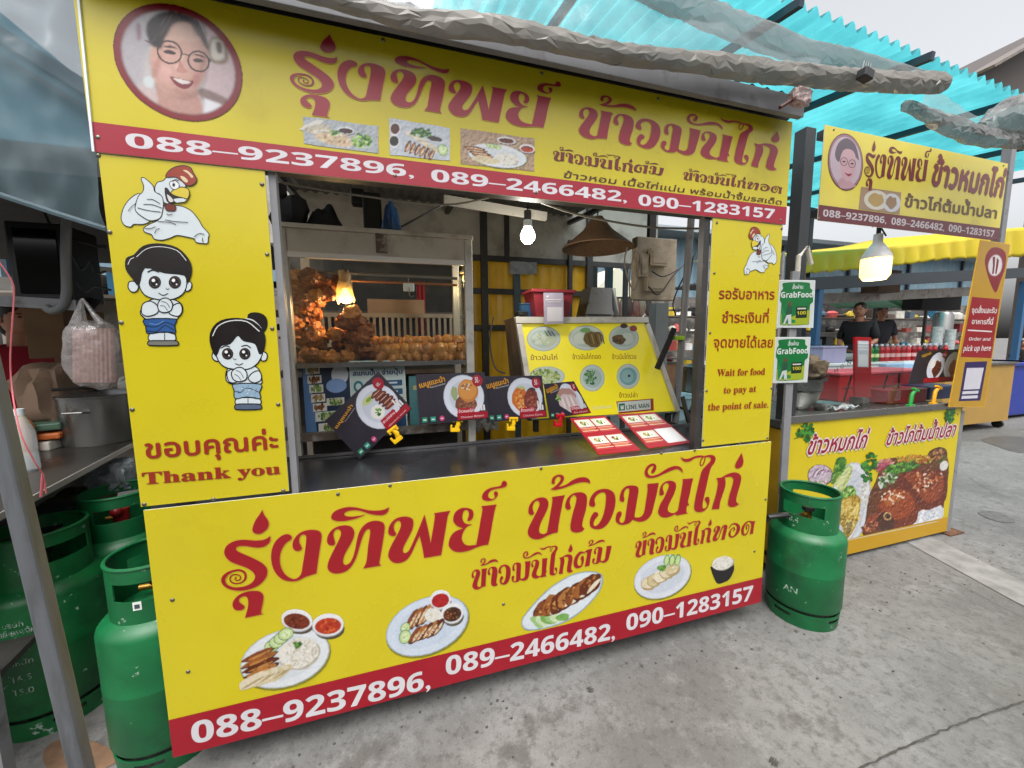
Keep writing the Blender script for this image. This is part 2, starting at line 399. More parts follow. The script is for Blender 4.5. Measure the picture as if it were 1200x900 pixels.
def print_photo(art, name, parent, cell, blur=(0, 99, 0), grain=.2, seed=1, gcell=.004, d=.0013, rough=.3, relief=0., shade=None):
    """a printed photograph: the art's shapes laid down on a fine grid, softened and given photographic grain"""
    P = sorted(art.P, key=lambda t: t[2]); U = np.array([q for p, _, _ in P for q in p]); u0, v0 = U.min(0)-cell; u1, v1 = U.max(0)+cell
    w, h = int((u1-u0)/cell)+1, int((v1-v0)/cell)+1; img = np.zeros((h, w, 3)); msk = np.zeros((h, w)); rng = np.random.default_rng(seed)
    cols = [m.node_tree.nodes['Principled BSDF'].inputs['Base Color'].default_value[:3] for m in art.mats]
    done = False
    def soften(r):
        nonlocal img
        if r*1. > 0: img = blur2(img*msk[..., None], r/cell)/np.maximum(blur2(msk, r/cell), 1e-4)[..., None]
    for pts, m, dd in P:
        if not done and dd > art.lift+blur[1]*.00012: soften(blur[0]); done = True
        q = np.array(pts); i0, i1 = max(0, int((q[:, 0].min()-u0)/cell)), min(w, int((q[:, 0].max()-u0)/cell)+2); j0, j1 = max(0, int((q[:, 1].min()-v0)/cell)), min(h, int((q[:, 1].max()-v0)/cell)+2)
        if i1 <= i0 or j1 <= j0: continue
        X = u0+np.arange(i0, i1)*cell; Y = v0+np.arange(j0, j1)*cell; ins = np.zeros((j1-j0, i1-i0), bool); n = len(q)
        for k in range(n):
            (xa, ya), (xb, yb) = q[k-1], q[k]
            if ya == yb: continue
            c = ((ya > Y) != (yb > Y)); xx = xa+(Y-ya)*(xb-xa)/(yb-ya); ins ^= c[:, None] & (X[None, :] < xx[:, None])
        img[j0:j1, i0:i1][ins] = cols[m]; msk[j0:j1, i0:i1][ins] = 1
    if not done: soften(blur[0])
    soften(blur[2])
    lum = img.mean(-1); gk = grain*(1-.75*np.clip(lum/.55, 0, 1)); g = 1+gk*(vnoise(h, w, gcell/cell, rng)*1.3+vnoise(h, w, max(1.2, gcell*.45/cell), rng)*1.1+vnoise(h, w, gcell*5/cell, rng)*.8)
    tint = 1+gk[..., None]*.35*np.stack([vnoise(h, w, gcell*3/cell, rng), vnoise(h, w, gcell*3/cell, rng)*.3, vnoise(h, w, gcell*3/cell, rng)], -1)
    img = np.clip(img*g[..., None]*tint, 0, .95)
    if relief:
        lum = img.mean(-1); hh = blur2(vnoise(h, w, gcell*1.2/cell, rng)+.6*vnoise(h, w, gcell*2.6/cell, rng)+2.*lum, .9); gy, gx = np.gradient(hh); k = np.clip(1.15-lum/.5, .08, 1)
        sh = np.clip((gx*.6-gy*.8)*relief*6*k, -.6, 1.2); img = np.clip(img*(1+sh[..., None])+np.clip(sh-.35, 0, 1)[..., None]*.25*k[..., None], 0, .95)
    if shade: img = shade(u0+np.arange(w)[None, :]*cell, v0+np.arange(h)[:, None]*cell, img, rng)
    jj, ii = np.mgrid[0:h, 0:w]; uu = u0+ii*cell; vv = v0+jj*cell; off = wloc(parent)
    co = np.array(art.p-off)[None, None]+uu[..., None]*np.array(art.u)+vv[..., None]*np.array(art.w)+np.array(art.n)*d
    ok = (msk[:-1, :-1]+msk[1:, :-1]+msk[:-1, 1:]+msk[1:, 1:]) >= 3; a = (jj[:-1, :-1]*w+ii[:-1, :-1])[ok]; F = np.stack([a, a+1, a+w+1, a+w], -1)
    used = np.unique(F); mp = np.full(h*w, -1); mp[used] = np.arange(len(used)); F = mp[F]; V = co.reshape(-1, 3)[used]; Cc = img.reshape(-1, 3)[used]
    me = bpy.data.meshes.new(name); me.vertices.add(len(V)); me.vertices.foreach_set('co', V.astype(np.float32).ravel()); me.loops.add(F.size); me.loops.foreach_set('vertex_index', F.astype(np.int32).ravel()); me.polygons.add(len(F)); me.polygons.foreach_set('loop_start', np.arange(0, F.size, 4, dtype=np.int32)); me.polygons.foreach_set('loop_total', np.full(len(F), 4, np.int32)); me.update(calc_edges=True)
    at_ = me.color_attributes.new('print', 'FLOAT_COLOR', 'POINT'); at_.data.foreach_set('color', np.concatenate([Cc, np.ones((len(Cc), 1))], 1).astype(np.float32).ravel())
    if 'printed_photo' not in _M:
        m = bpy.data.materials.new('printed_photo'); m.use_nodes = True; _M['printed_photo'] = m; b = m.node_tree.nodes['Principled BSDF']; b.inputs['Roughness'].default_value = rough
        n_ = m.node_tree.nodes.new('ShaderNodeVertexColor'); n_.layer_name = 'print'; m.node_tree.links.new(n_.outputs[0], b.inputs['Base Color'])
    me.materials.append(_M['printed_photo']); o = bpy.data.objects.new(name, me); COL.objects.link(o); o.parent = parent; _WL[o.name] = Vector(off); return o
def Z(x0, y0, sc):
    """reader of traced outlines: 'x,y x,y* ...' in a zoom of the photo at (x0,y0), sc times enlarged"""
    def f(t):
        r = []
        for w in t.split():
            c = w.endswith('*'); x, y = w.rstrip('*').split(','); p = (x0+float(x)/sc, y0+float(y)/sc); r.append(p+(1,) if c else p)
        return r
    return f
def affine(src, dst):
    A = np.array([[p[0], p[1], 1] for p in src], float); X = np.linalg.solve(A, np.array(dst, float))
    return lambda p: tuple(np.array([p[0], p[1], 1]) @ X)
# ------------------------------------------------------------------ traced title letters (lower sign of the photo)
zA, zB, zC, zD, zE, z6, z7 = Z(250, 590, 6.43), Z(375, 585, 7.5), Z(500, 555, 7.5), Z(610, 545, 7.5), Z(740, 525, 8.571), Z(625, 620, 9.23), Z(790, 605, 12)
DROP = zA('370,48* 385,85 415,130 415,175 385,210 345,228 305,218 297,185 320,125 350,82')
RO = zA('430,243* 428,283 400,314 355,330 300,328 245,319 195,321 172,338 188,360 240,384 310,415 375,452 407,495 402,545 370,592 320,627 260,648 190,655 120,642 75,612 61,575 76,540 115,512 150,500* 150,514* 115,535 92,570 105,608 150,628 210,628 270,610 305,580 316,545 297,512 250,482 190,460 130,435 96,402 84,365 97,325 132,295 180,277 240,272 310,278 370,274 405,262')
SPIRAL = [p+(w,) for p, w in zip(zA('148,507 195,500 232,515 244,545 235,575 205,597 165,601 135,588 127,560 145,538 180,534 205,548 200,572 178,578 164,566 175,553'), [2.2, 2.4, 2.6, 2.6, 2.2, 1.6, 1.6, 1.7, 1.7, 1.4, 1.4, 1.5, 1.4, 1.3, 1.3, 1.5])]
U = zA('240,860* 260,790 265,740 255,705 230,697 203,710 195,735 215,755 235,770 232,790 205,803 165,798 148,770 152,735 185,695 235,668 290,657 345,660 376,685 378,725 365,790 362,825 380,830*')
NGO = zA('592,258 585,240 555,230 515,243 470,285 443,345 437,410 450,480 485,540 535,575 590,585 640,578 700,550 778,525* 790,430 805,330 817,250 805,212 765,198 710,200 655,220 615,260 598,305 608,345 640,357 668,340 660,315 648,285 655,245 680,233 700,245 700,290 690,370 675,460 662,530 625,565 585,562 540,530 510,475 502,410 515,350 545,300 580,275')
SARAI = zB('608,68* 595,110 560,135 505,138 440,128 385,110 330,95 270,97 230,110 213,128 225,145 265,152 320,148 395,135* 350,155 290,175 215,190 150,190 108,175 100,148 125,110 180,82 250,68 320,72 390,88 450,98 520,98 570,88')
THO = zB('105,405 75,395 62,360 75,310 110,265 160,238 215,228 270,238 300,275 297,330 270,390 235,450 208,510 205,560 228,575 262,558 290,510 310,440 325,360 345,290 380,235 430,200 490,188 545,200 568,235 562,310 545,420 528,520 522,560 538,580* 380,607* 405,560 415,500 425,400 440,310 440,270 420,262 395,285 375,330 355,390 335,460 310,530 270,595 220,635 150,652 95,640 68,605 72,560 95,500 130,430 165,360 185,310 180,275 155,262 130,275 118,310 125,345 133,385 122,402')
PHO = zB('640,322 608,310 600,275 615,225 655,178 710,155 765,152 810,170 820,210 810,265 780,330 745,395 728,440 735,468 755,470 785,445 830,350 870,255 900,180 918,135* 935,200 955,290 972,385* 985,310 1000,220 1010,140 1000,122* 1145,100* 1125,140 1110,220 1090,340 1065,490* 915,515* 905,450 890,380 875,320* 850,370 820,440 785,505 740,545 680,560 630,545 602,505 605,460 635,390 680,310 710,240 708,200 685,187 660,205 648,240 655,275 668,300 662,318')
YO = zC('480,285* 615,270* 600,310 580,410 560,530 540,622* 490,630 430,650 370,675 300,688 240,680 200,645 195,600 215,545 255,505 320,480* 270,460 238,425 235,380 255,335 300,305 350,300 395,315 410,345 405,385 385,410 360,412 360,395 370,370 368,335 350,318 325,330 313,370 318,410 345,440 400,445* 350,470 318,520 308,570 325,610 360,630 435,625* 455,520 475,400 490,310')
THAN = zC('690,65 705,85 695,112 655,125 600,135 560,150 540,180 545,210 575,222 600,205 590,175 600,155 620,160 625,185 605,215 570,235 525,238 490,222 490,185 515,150 560,125 610,115 650,105 660,80 672,65')
KHO = zD('100,438 75,430 68,400 80,350 115,308 165,285 215,288 242,320 240,370 215,430 180,500 162,560 170,595 205,605 232,590* 245,520 262,420 280,310 275,280* 390,263* 375,300 355,400 335,510 325,590* 280,600 230,620 180,645 125,650 80,630 62,590 75,540 110,470 145,400 165,350 160,320 140,312 118,330 105,365 110,400 118,425')
MTHO = zD('262,212* 290,195 325,165 350,130 350,108 330,100 308,115 298,145 300,160 282,165 272,150 280,115 310,90 345,83 375,95 380,120 365,155 335,190 400,170 450,135 510,110 570,108 605,130 610,162* 580,150 530,150 470,165 420,185 360,205 300,217')
AA = zD('415,392 397,378 392,350 410,295 450,255 505,238 555,245 580,275 582,330 570,400 550,470 540,530 550,548 562,555* 540,580 490,592 450,580 437,545 445,480 465,400 485,330 490,285 470,262 445,280 430,320 435,350 440,380')
WO = zD('630,365 605,355 602,325 620,275 660,230 715,210 770,212 815,240 832,290 828,360 805,440 765,515 715,555 660,562 618,545 607,505 618,455 645,415 670,415 682,432 672,455 650,480 640,520 655,535 690,510 725,440 745,350 750,270 735,240 700,242 665,268 648,305 655,340 648,362')
MO = zD('890,322 872,310 872,270 890,220 930,185 985,178 1025,190 1035,220 1025,290 1010,380 1000,450 1020,460 1060,450 1085,410 1100,320 1115,220 1113,165* 1213,156* 1195,250 1170,350 1148,430 1105,480 1050,497 1000,485 985,478* 950,510 890,525 845,505 835,470 845,425 870,405 885,415 885,440 870,470 870,495 890,508 912,490 925,420 940,320 955,230 950,205 930,205 912,230 905,265 912,300 905,320')
HAN = zE('512,250* 490,225 450,210 390,230 320,260 250,290 190,300 145,285 130,245 145,200 180,165 220,155 245,175 245,210 225,245 205,252 197,235 210,210 222,185 205,178 175,200 160,235 175,270 215,278 280,255 350,210 420,182 475,185 508,215')
NO = zE('300,475 282,468 280,430 295,380 335,340 390,327 435,345 445,390 425,460 390,530 365,590 365,630 395,650 430,650 465,625* 480,540 500,430 515,330 510,312* 620,303* 605,350 585,450 565,540 580,570* 555,585 550,640 565,655* 450,677* 440,662* 400,680 350,697 300,690 270,660 268,620 290,560 330,490 365,410 375,370 355,350 330,360 312,390 318,430 325,460')
AIA = zE('490,90* 530,108 580,103 640,80 700,74 738,84* 700,92 640,100 590,130 545,138 515,125')
AIL = [p+(1.3,) for p in zE('738,86 733,125 716,165 697,175 688,155 697,120 716,90')]
AIB = zE('728,80* 770,70 810,70 840,92 835,140 800,190 775,270 755,360 730,470 712,560 715,605 740,600 760,570 735,520 745,495 770,490 782,520 770,580 735,625 690,642 645,635 627,600 635,530 655,430 680,320 705,230 745,180 790,130 795,103 770,90 730,95*')
KO = zE('850,300* 900,295 960,262 1020,245 1070,252 1098,285 1095,340 1070,430 1050,510 1055,545 1080,560* 1045,585 1000,592 970,575 970,530 985,460 1010,380 1022,320 1010,295 980,288 935,295* 942,340 935,400 905,490 885,560 880,610* 805,615* 815,570 840,490 860,400 865,340')
DROP2 = zE('1102,50* 1115,90 1122,140 1105,185 1070,205 1042,195 1042,160 1065,115 1085,80')
TOB = z6('560,262* 530,240 490,250 450,300 435,360 445,410 485,422 525,400 545,340 540,290 520,295 510,320 520,345 515,385 490,395 475,370 480,320 505,275 535,258')
TOS = z6('545,250* 580,225 635,210* 620,280 605,395* 555,405* 570,330 580,270 575,250')
OA = [p+(w/12,) for p, w in zip(z7('768,165 810,112 868,106 902,150 886,222 840,280 790,283 776,240 800,182 838,155 846,182 826,210'), [12, 14, 30, 46, 40, 18, 28, 28, 14, 14, 18, 12])]
DOS = z7('1060,75* 1138,62* 1120,130 1105,245* 1060,250* 1075,180 1080,110')
DOB = [p+(w/12,) for p, w in zip(z7('1085,70 1030,75 978,130 957,200 972,255 1015,245 1045,180 1047,125 1020,120 1013,165 1022,185'), [16, 16, 30, 38, 30, 16, 12, 14, 14, 20, 12])]
W1 = [DROP, RO, U, NGO, SARAI, THO, PHO, YO, THAN]; W1R = [SPIRAL]
W2 = [KHO, MTHO, AA, WO, MO, HAN, NO, AIA, AIB, KO, DROP2]; W2R = [AIL]

RED, YEL, DRED = 'a81622', 'e4d220', 'ac1228'
def words(art, polys, ribs, srcart, src=None, dst=None, col=RED, halo=None, L=3, chain=None):
    """traced letters onto art's plane; src/dst: three anchor pixels in the traced and the target place"""
    T = (lambda q: q) if src is None else affine([srcart.loc(*p) for p in src], [art.loc(*p) for p in dst])
    if chain: T0 = T; T = lambda q: T0(chain(q))
    for g in polys:
        q = [T(srcart.loc(*p)) for p in catmull(g, 4)]
        if halo:
            n = len(q); sg = sum(q[i-1][0]*q[i][1]-q[i][0]*q[i-1][1] for i in range(n)); o = []
            for i in range(n):
                d = Vector(q[(i+1) % n])-Vector(q[i-1]); nn = Vector((d.y, -d.x)).normalized() if d.length else Vector((0, 0)); o.append(Vector(q[i])+nn*halo*(1 if sg > 0 else -1))
            for i in range(n): art.local([q[i-1], q[i], o[i], o[i-1]], 'dfa43c', L-1)
        art.local(q, col, L)
    for r in ribs:
        Q = open_spline(r, 3); Lf = []; Rt = []
        for i in range(len(Q)):
            d = Q[min(i+1, len(Q)-1)][:2]-Q[max(i-1, 0)][:2]; d = d/(np.linalg.norm(d)+1e-9); nn = np.array([-d[1], d[0]])*Q[i][2]/2
            Lf.append(T(srcart.loc(*(Q[i][:2]+nn)))); Rt.append(T(srcart.loc(*(Q[i][:2]-nn))))
        for i in range(len(Q)-1): art.local([Lf[i], Lf[i+1], Rt[i+1], Rt[i]], col, L)

board_edge = mat('sign_board_edge', 'c9c6b4', .5, var=.1)
yel_face = mat('sign_yellow_vinyl', tuple(x*INK*.95 for x in lin(YEL)), .27, var=.05, scale=2.5, dirt='8f7f14', dscale=3.2, dlo=.6, dhi=.95, bump=.22, bscale=1.3, chips='6a5a1c', cscale=55, cth=.735)
screw_m = mat('screw_steel', '6f6b60', .4, metal=.8, var=.2)
def board(name, label, x0, x1, z0, z1, y=0., th=.004, cat='sign', face=None, loc=None, group=None):
    t = thing(name, label, cat, ((x0+x1)/2, y, z0), group)
    b = MB(); b.bb(x0, x1, y, y+th, z0, z1); o = b.build('sign_board', [face or yel_face, board_edge], t)
    for p in o.data.polygons: p.material_index = 0 if p.normal.y < -.5 else 1
    return t
def screws(t, pts, y=0.):
    for px, py in pts:
        c = at(px, py, y=y); b = MB(); M = Matrix.Rotation(math.pi/2, 3, 'X')
        b.lathe([(0, .0035), (.004, .003), (.006, .0012), (.0062, 0), (0, 0)], c, 10, M=M); b.build('screw', screw_m, t, smooth=True)

XR = 2.386
LOW = board('lower_sign', 'long yellow front sign under the counter with red title, dish photos and phone strip', 0, 2.4, .1, .9127)
LA = Art((0, 0, .1), (0, -1, 0))
words(LA, W1, W1R, LA, halo=.0016); words(LA, W2, W2R, LA, halo=.0014)
SA_S, SA_D = [zD('325,590')[0], zE('1080,560')[0], zE('800,70')[0]], [(569, 686.7), (671.4, 668.7), (650.5, 639.3)]
SB_D = [(755.9, 649.7), (833, 634), (818.7, 610)]
MO_S, MO_D = [zD('985,478')[0], zD('1213,156')[0], zD('872,270')[0]], [z6('718,352')[0], z6('845,178')[0], z6('655,240')[0]]
MT_S, MT_D = [zD('262,212')[0], zD('610,162')[0], zD('345,83')[0]], [z6('590,182')[0], z6('770,138')[0], z6('632,115')[0]]
TH_S, TH_D = [zB('538,580')[0], zB('150,652')[0], zB('545,200')[0]], [z7('712,322')[0], z7('565,348')[0], z7('740,125')[0]]
def subline(art, src=None, dst=None, col=RED, halo=None):
    post = (lambda q: q) if src is None else affine([LA.loc(*p) for p in src], [art.loc(*p) for p in dst])
    def go(polys, ribs, s=None, d=None):
        pre = (lambda q: q) if s is None else affine([LA.loc(*p) for p in s], [LA.loc(*p) for p in d])
        words(art, polys, ribs, LA, col=col, chain=lambda q: post(pre(q)), halo=halo)
    go(W2, W2R, SA_S, SA_D); go(W2, W2R, SA_S, SB_D); go([MO], [], MO_S, MO_D); go([MTHO], [], MT_S, MT_D); go([THO], [], TH_S, TH_D)
    go([TOB, TOS, DOS], [OA, DOB])
subline(LA, halo=.0011)
LA.rect((198, 845), (891, 675.7), (892, 706), (202, 890), DRED, 1)
_P = [LA.loc(198, 845)[1], LA.loc(891, 675.7)[1]]; LA.P.pop()
LA.local([(.0005, .0005), (2.3995, .0005), (2.3995, sum(_P)/2), (.0005, sum(_P)/2)], DRED, 1)
for s_, a_, b_, h_ in (('088–9237896,', (225.8, 871.5), (504, 806), 26), ('089–2466482,', (522.5, 791), (720, 748), 22), ('090–1283157', (733.7, 739), (881, 702.6), 19)):
    LA.text(math_bold(s_, False), a_, b_, h_, 'e9e6ea', 3, bold=.018)

# dishes printed on the signs (all in photo pixels)
BRN = ['8a4a22', 'a5622c', '6b3015', 'b87a3e', '59240f']; RICE = ['efece4', 'e2ddd0', 'f6f4ee', 'd6cfbf']; CREAM = ['e6d9b8', 'd8c79a', 'f0e6cc', 'c9b58a']
GRN = ['4f8a2c', '78b03c', '2f6a20', '9cc65a', 'c4dd8c']
def rim(art, cx, cy, rx, ry, rot=0, L=2, c1='b8c2c8', c2='e9edf1', c3='dde3e8'):
    art.ell(cx+rx*.015, cy+ry*.05, rx*1.02, ry*1.03, '8f8a28', L, rot); art.ell(cx, cy, rx, ry, c1, L+1, rot); art.ell(cx, cy, rx*.975, ry*.97, c2, L+2, rot); art.ell(cx, cy, rx*.78, ry*.74, c3, L+3, rot)
def slices(art, x0, y0, x1, y1, n, ln, wd, ang, cols=BRN, L=7, meat='e8d3b0'):
    for i in range(n):
        t = i/max(1, n-1); x, y = x0+(x1-x0)*t, y0+(y1-y0)*t
        art.ell(x, y, ln/2, wd/2, '4a1d0c', L, ang, 16, .2, i); art.ell(x-wd*.05, y-wd*.06, ln/2*.93, wd/2*.8, cols[i % len(cols)], L+1, ang, 16, .25, i+5)
        art.ell(x+wd*.12, y+wd*.1, ln/2*.7, wd*.16, meat, L+2, ang, 12, .3, i+9); art.scatter(x, y, ln*.35, wd*.3, 6, wd*.09, cols+['d8a060'], L+3, ang)
def cuke(art, x, y, r, rot=0, L=8, k=.75):
    art.ell(x, y, r, r*k, '3d7a2a', L, rot); art.ell(x, y, r*.9, r*k*.88, 'cfe3a4', L+1, rot); art.ell(x, y, r*.5, r*k*.5, 'e3efc6', L+2, rot); art.scatter(x, y, r*.4, r*k*.35, 5, r*.09, ['a9c873'], L+3)
def bowl(art, x, y, rx, ry, rot, fill, cols, L=6):
    art.ell(x+rx*.1, y+ry*.45, rx*.95, ry*.9, '56503a', L-1, rot); art.ell(x, y+ry*.12, rx, ry, 'c3c3c8', L, rot); art.ell(x, y, rx, ry, 'f0f0f2', L+1, rot); art.ell(x, y+ry*.14, rx*.84, ry*.74, fill, L+2, rot); art.scatter(x, y+ry*.14, rx*.7, ry*.58, 26, rx*.06, cols, L+3)
def rice(art, x, y, rx, ry, rot=0, L=7, n=110):
    art.ell(x+rx*.06, y+ry*.1, rx*1.02, ry*1.02, 'bdb6a2', L, rot, 30, .12); art.ell(x, y, rx, ry, 'ece8dd', L+1, rot, 30, .14, 2); art.scatter(x, y, rx*.92, ry*.9, n, rx*.045, RICE+['c4bda9'], L+2, rot, 2.2)
# dish 1
def dish(): return Art((0, 0, .1), (0, -1, 0))
LA0 = LA; LA = dish()
rim(LA, 334, 771, 54, 33, -18); bowl(LA, 348, 726, 18.5, 12.5, 8, '7a3018', ['8f3a1c', '5a1f0e', 'a8572c', '3d1409']); bowl(LA, 384.5, 731.5, 18.5, 13, -6, 'b8381c', ['cf4c24', '9c2a14', 'e07038'])
for i in range(4): cuke(LA, 319+i*5.4, 756.5-i*4.6, 9.5, -25, 10+i*4)
rice(LA, 350, 765, 24, 17, -20, 9, 150); LA.scatter(349, 755, 4, 3, 9, 1.6, GRN[:3], 30)
slices(LA, 303, 767, 307, 786, 4, 46, 8, -24, BRN, 12, 'c98b4a')
for i in range(6): LA.ell(326-i*6, 789+i*1.7, 20, 6, ['d9c9a0', 'e8dcc0'][i % 2], 18+i, -30, 16, .25, i); LA.ell(327-i*6, 791+i*1.7, 16, 1.2, 'b8a376', 19+i, -30)
print_photo(LA, 'dish_print', LOW, .0014, (0, 99, .0012), .3, 1, .005); LA = dish()
# dish 2
rim(LA, 500.5, 733, 51, 32, -24, c2='d9e4f2', c3='cfdcec', c1='a9b9cc'); bowl(LA, 516, 702, 12.5, 11, -18, 'b01c20', ['c42a28', '8f1216'], 12); bowl(LA, 530, 718, 13, 11.5, -18, '4a2414', ['8a4a24', '2a120a', 'b86a34', '6b7030'], 16)
slices(LA, 482, 727, 500, 719, 4, 30, 8, -62, BRN, 9); slices(LA, 487, 744, 513, 735, 5, 26, 9, -55, BRN, 22); rice(LA, 508, 721, 10, 8, 0, 14, 40); cuke(LA, 475, 736, 7, -70, 12, .8); cuke(LA, 474.5, 746, 8.5, -70, 16, .8)
print_photo(LA, 'dish_print', LOW, .0014, (0, 99, .0012), .3, 2, .005); LA = dish()
# dish 3: square-ended oval plate of fried chicken
LA.poly([(612, 724), (640, 692), (668, 674), (690, 669), (706, 674), (703, 692), (684, 714), (660, 730), (630, 738), (614, 737)], '9fb0bd', 2)
LA.poly([(613.5, 724), (641, 693), (668, 675.5), (690, 670.5), (704, 675), (701, 692), (683, 713), (659, 728.5), (630, 736.5), (615, 735.5)], 'e4edf3', 3)
for i, (x, y) in enumerate(((636, 716), (646, 709), (655, 705), (664, 701), (674, 696), (684, 690), (692, 685))):
    LA.ell(x, y, 16, 9, '5e2a10', 5+i*3, -62+i*3, 20, .25, i); LA.ell(x-1, y-.6, 14.5, 7.4, BRN[i % 4], 6+i*3, -62+i*3, 20, .3, i); LA.scatter(x, y, 11, 6, 26, 1.1, BRN+['d19a55', 'c27a32'], 7+i*3, -60); LA.ell(x+4, y+1, 12, 2.2, 'efe2c8', 7+i*3, -65+i*3, 14, .3, i)
for i in range(6): LA.ell(629+i*6, 729-i*1.2, 9, 4.5, ['a8cf86', 'd5e8b8', '7db25a'][i % 3], 30+i, 40-i*9, 14, .3, i)
print_photo(LA, 'dish_print', LOW, .0014, (0, 99, .0012), .3, 3, .005); LA = dish()
# dish 4: steamed chicken with cucumber
rim(LA, 776, 675.5, 35, 24, -24, c2='e2e7f0', c3='d3dae6')
for i, (x, y) in enumerate(((760, 684), (767, 680), (774, 676), (781, 671), (788, 667))): LA.ell(x, y, 9, 7.5, 'b59f70', 7+i*2, -30, 18, .2, i); LA.ell(x-.6, y-.8, 8.2, 6.4, CREAM[i % 3], 8+i*2, -30, 18, .3, i); LA.scatter(x, y, 6, 4.5, 8, .9, CREAM, 9+i*2)
LA.scatter(776, 666, 5, 3, 14, 1.5, GRN[:3], 22)
for i in range(3): LA.ell(781+i*6.5, 656.5-i*.3, 3.4, 7, '5b9a3a', 18+i*2, 12); LA.ell(781+i*6.5, 656.5, 2.4, 5.8, 'cfe39f', 19+i*2, 12)
print_photo(LA, 'dish_print', LOW, .0014, (0, 99, .0012), .3, 4, .005); LA = dish()
# black bowl of rice
LA.poly([(832, 664, 1), (860, 659, 1), (860, 668), (855, 678), (849, 682), (841, 684), (836, 676)], '1c1a1c', 4); rice(LA, 846.5, 659.5, 13, 7.5, -14, 6, 90)
print_photo(LA, 'dish_print', LOW, .0014, (0, 99, .0012), .3, 5, .005); LA = LA0
LA.build('printed_artwork', LOW)
screws(LOW, [(202, 703), (220.5, 787), (396, 579), (457, 569), (634, 549), (775, 531), (814, 528), (897, 585), (590, 708), (884, 646)])

# ---------------- banner
BAN = board('top_banner', 'long yellow shop banner over the opening with portrait, red title and phone strip', -.0165, 2.3976, 1.8963, 2.3217)
BA = Art((0, 0, 1.8963), (0, -1, 0))
words(BA, W1, W1R, LA, [zA('778,525')[0], (572, 638), zB('1145,100')[0]], [(445.6, 118), (636.5, 150), (594.4, 105.4)], col='a81830', halo=.0014)
words(BA, W2, W2R, LA, SA_S, [(711, 163), (910, 198.7), (877.5, 146)], col='a81830', halo=.0014)
subline(BA, [(569, 686.7), (882, 625.4), (818.7, 610)], [(661, 189), (915, 227), (861, 205)], col='7c1c1c')
BA.text('ข้าวหอม เนื้อไก่แน่น พร้อมน้ำจิ้มรสเด็ด', (660, 208), (915, 240), 5.6, '5e2a18', 3, shear=.25, bold=.02)
_h = BA.loc(110, 143)[1]
BA.local([(-.016, .0005), (2.397, .0005), (2.397, _h), (-.016, _h)], 'b01430', 1)
for s_, a_, b_, h_ in (('088–9237896,', (149, 172.5), (485, 208), 17), ('089–2466482,', (505.7, 212.5), (734, 237), 14.5), ('090–1283157', (748, 240.5), (907, 256.5), 13)):
    BA.text(math_bold(s_, False), a_, b_, h_, 'f0ecf2', 3, bold=.012)
# portrait in its maroon ring: a circle on the banner
_pc = BA.loc(208.5, 70); _e = [BA.loc(132, 55), BA.loc(285, 95)]; _rx = abs(_e[1][0]-_e[0][0])/2; _cx = (_e[0][0]+_e[1][0])/2; _cv = BA.loc(225, 143)[1]+_rx*1.0
BA0 = BA; BA = Art((0, 0, 1.8963), (0, -1, 0))
def ring(r, c, L): BA.local([(_cx+r*math.cos(k*math.pi/30), _cv+r*math.sin(k*math.pi/30)) for k in range(60)], c, L)
ring(_rx*1.0, '5a0d16', 2); ring(_rx*.985, '8c1f2c', 3); ring(_rx*.885, '3a0a10', 4); ring(_rx*.875, 'cfc8c8', 5)
zP = Z(120, 0, 6)
def clipc(pts, r=.872):
    R = _rx*r; o = []
    for p in pts:
        u, v = BA.loc(*p); d = math.hypot(u-_cx, v-_cv)
        if d > R: u, v = _cx+(u-_cx)*R/d, _cv+(v-_cv)*R/d
        o.append((u, v))
    return o
def pp(t, c, L): BA.local(clipc(catmull(zP(t), 4)), c, L)
pp('150,250 200,160 300,110 330,300 300,420 290,560 220,600 160,480 130,350', 'c2bcc2', 6); pp('240,170 265,165 275,270 250,285', '9c8088', 7)
pp('740,160 860,230 940,420 950,560 900,720 740,640 720,400', 'd3bcc0', 6); pp('760,270 860,290 880,440 760,430', '8d7a68', 7); pp('775,285 845,300 855,415 772,410', 'd9d2c6', 8); pp('800,300 838,305 842,370 812,372', '6a5c58', 9)
pp('690,620 830,670 900,720 840,760 700,700', '8e7672', 7)
pp('310,230 325,150 400,97 500,83 600,108 690,180 740,290 748,370 715,400 660,300 430,300 400,345 345,320', '1a1012', 8)
pp('385,560 380,640 400,740 470,800 580,815 700,810 690,690 650,620', 'c79a8e', 9); pp('665,675 720,700 722,800 800,790 850,745', 'ececf2', 10); pp('300,600 380,660 400,740 470,800 380,770 250,650', 'd8c4c2', 9)
pp('432,265 485,185 560,155 635,180 700,265 738,370 738,470 705,575 645,650 560,685 460,660 390,600 352,510 335,410 350,335 395,335', 'd9ab9c', 11)
pp('440,280 490,200 560,170 630,190 690,270 640,300 540,280', 'e0b9a8', 12); pp('400,480 470,520 480,590 430,600 380,540', 'e2b0a6', 12); pp('640,520 710,500 690,580 640,620', 'd69c92', 12)
pp('405,300 430,220 465,185 500,165 440,280 420,340 395,345', '332425', 13); pp('600,120 700,230 745,340 720,330 670,230', '30211f', 13)
pp('430,330 480,322 530,345 480,340', '5a3a34', 14); pp('640,385 690,385 725,410 680,398', '5a3a34', 14)
pp('430,362 470,352 520,375 500,388 450,378', '40282a', 15); pp('640,420 680,412 715,432 690,442 650,436', '40282a', 15)
pp('545,420 580,480 600,510 560,515 520,500 535,470', 'c98f84', 14); pp('478,540 530,552 600,568 642,572 625,610 580,628 530,610 495,575', '8e3540', 15); pp('500,551 560,562 620,578 600,592 550,588', 'f2e8e6', 16)
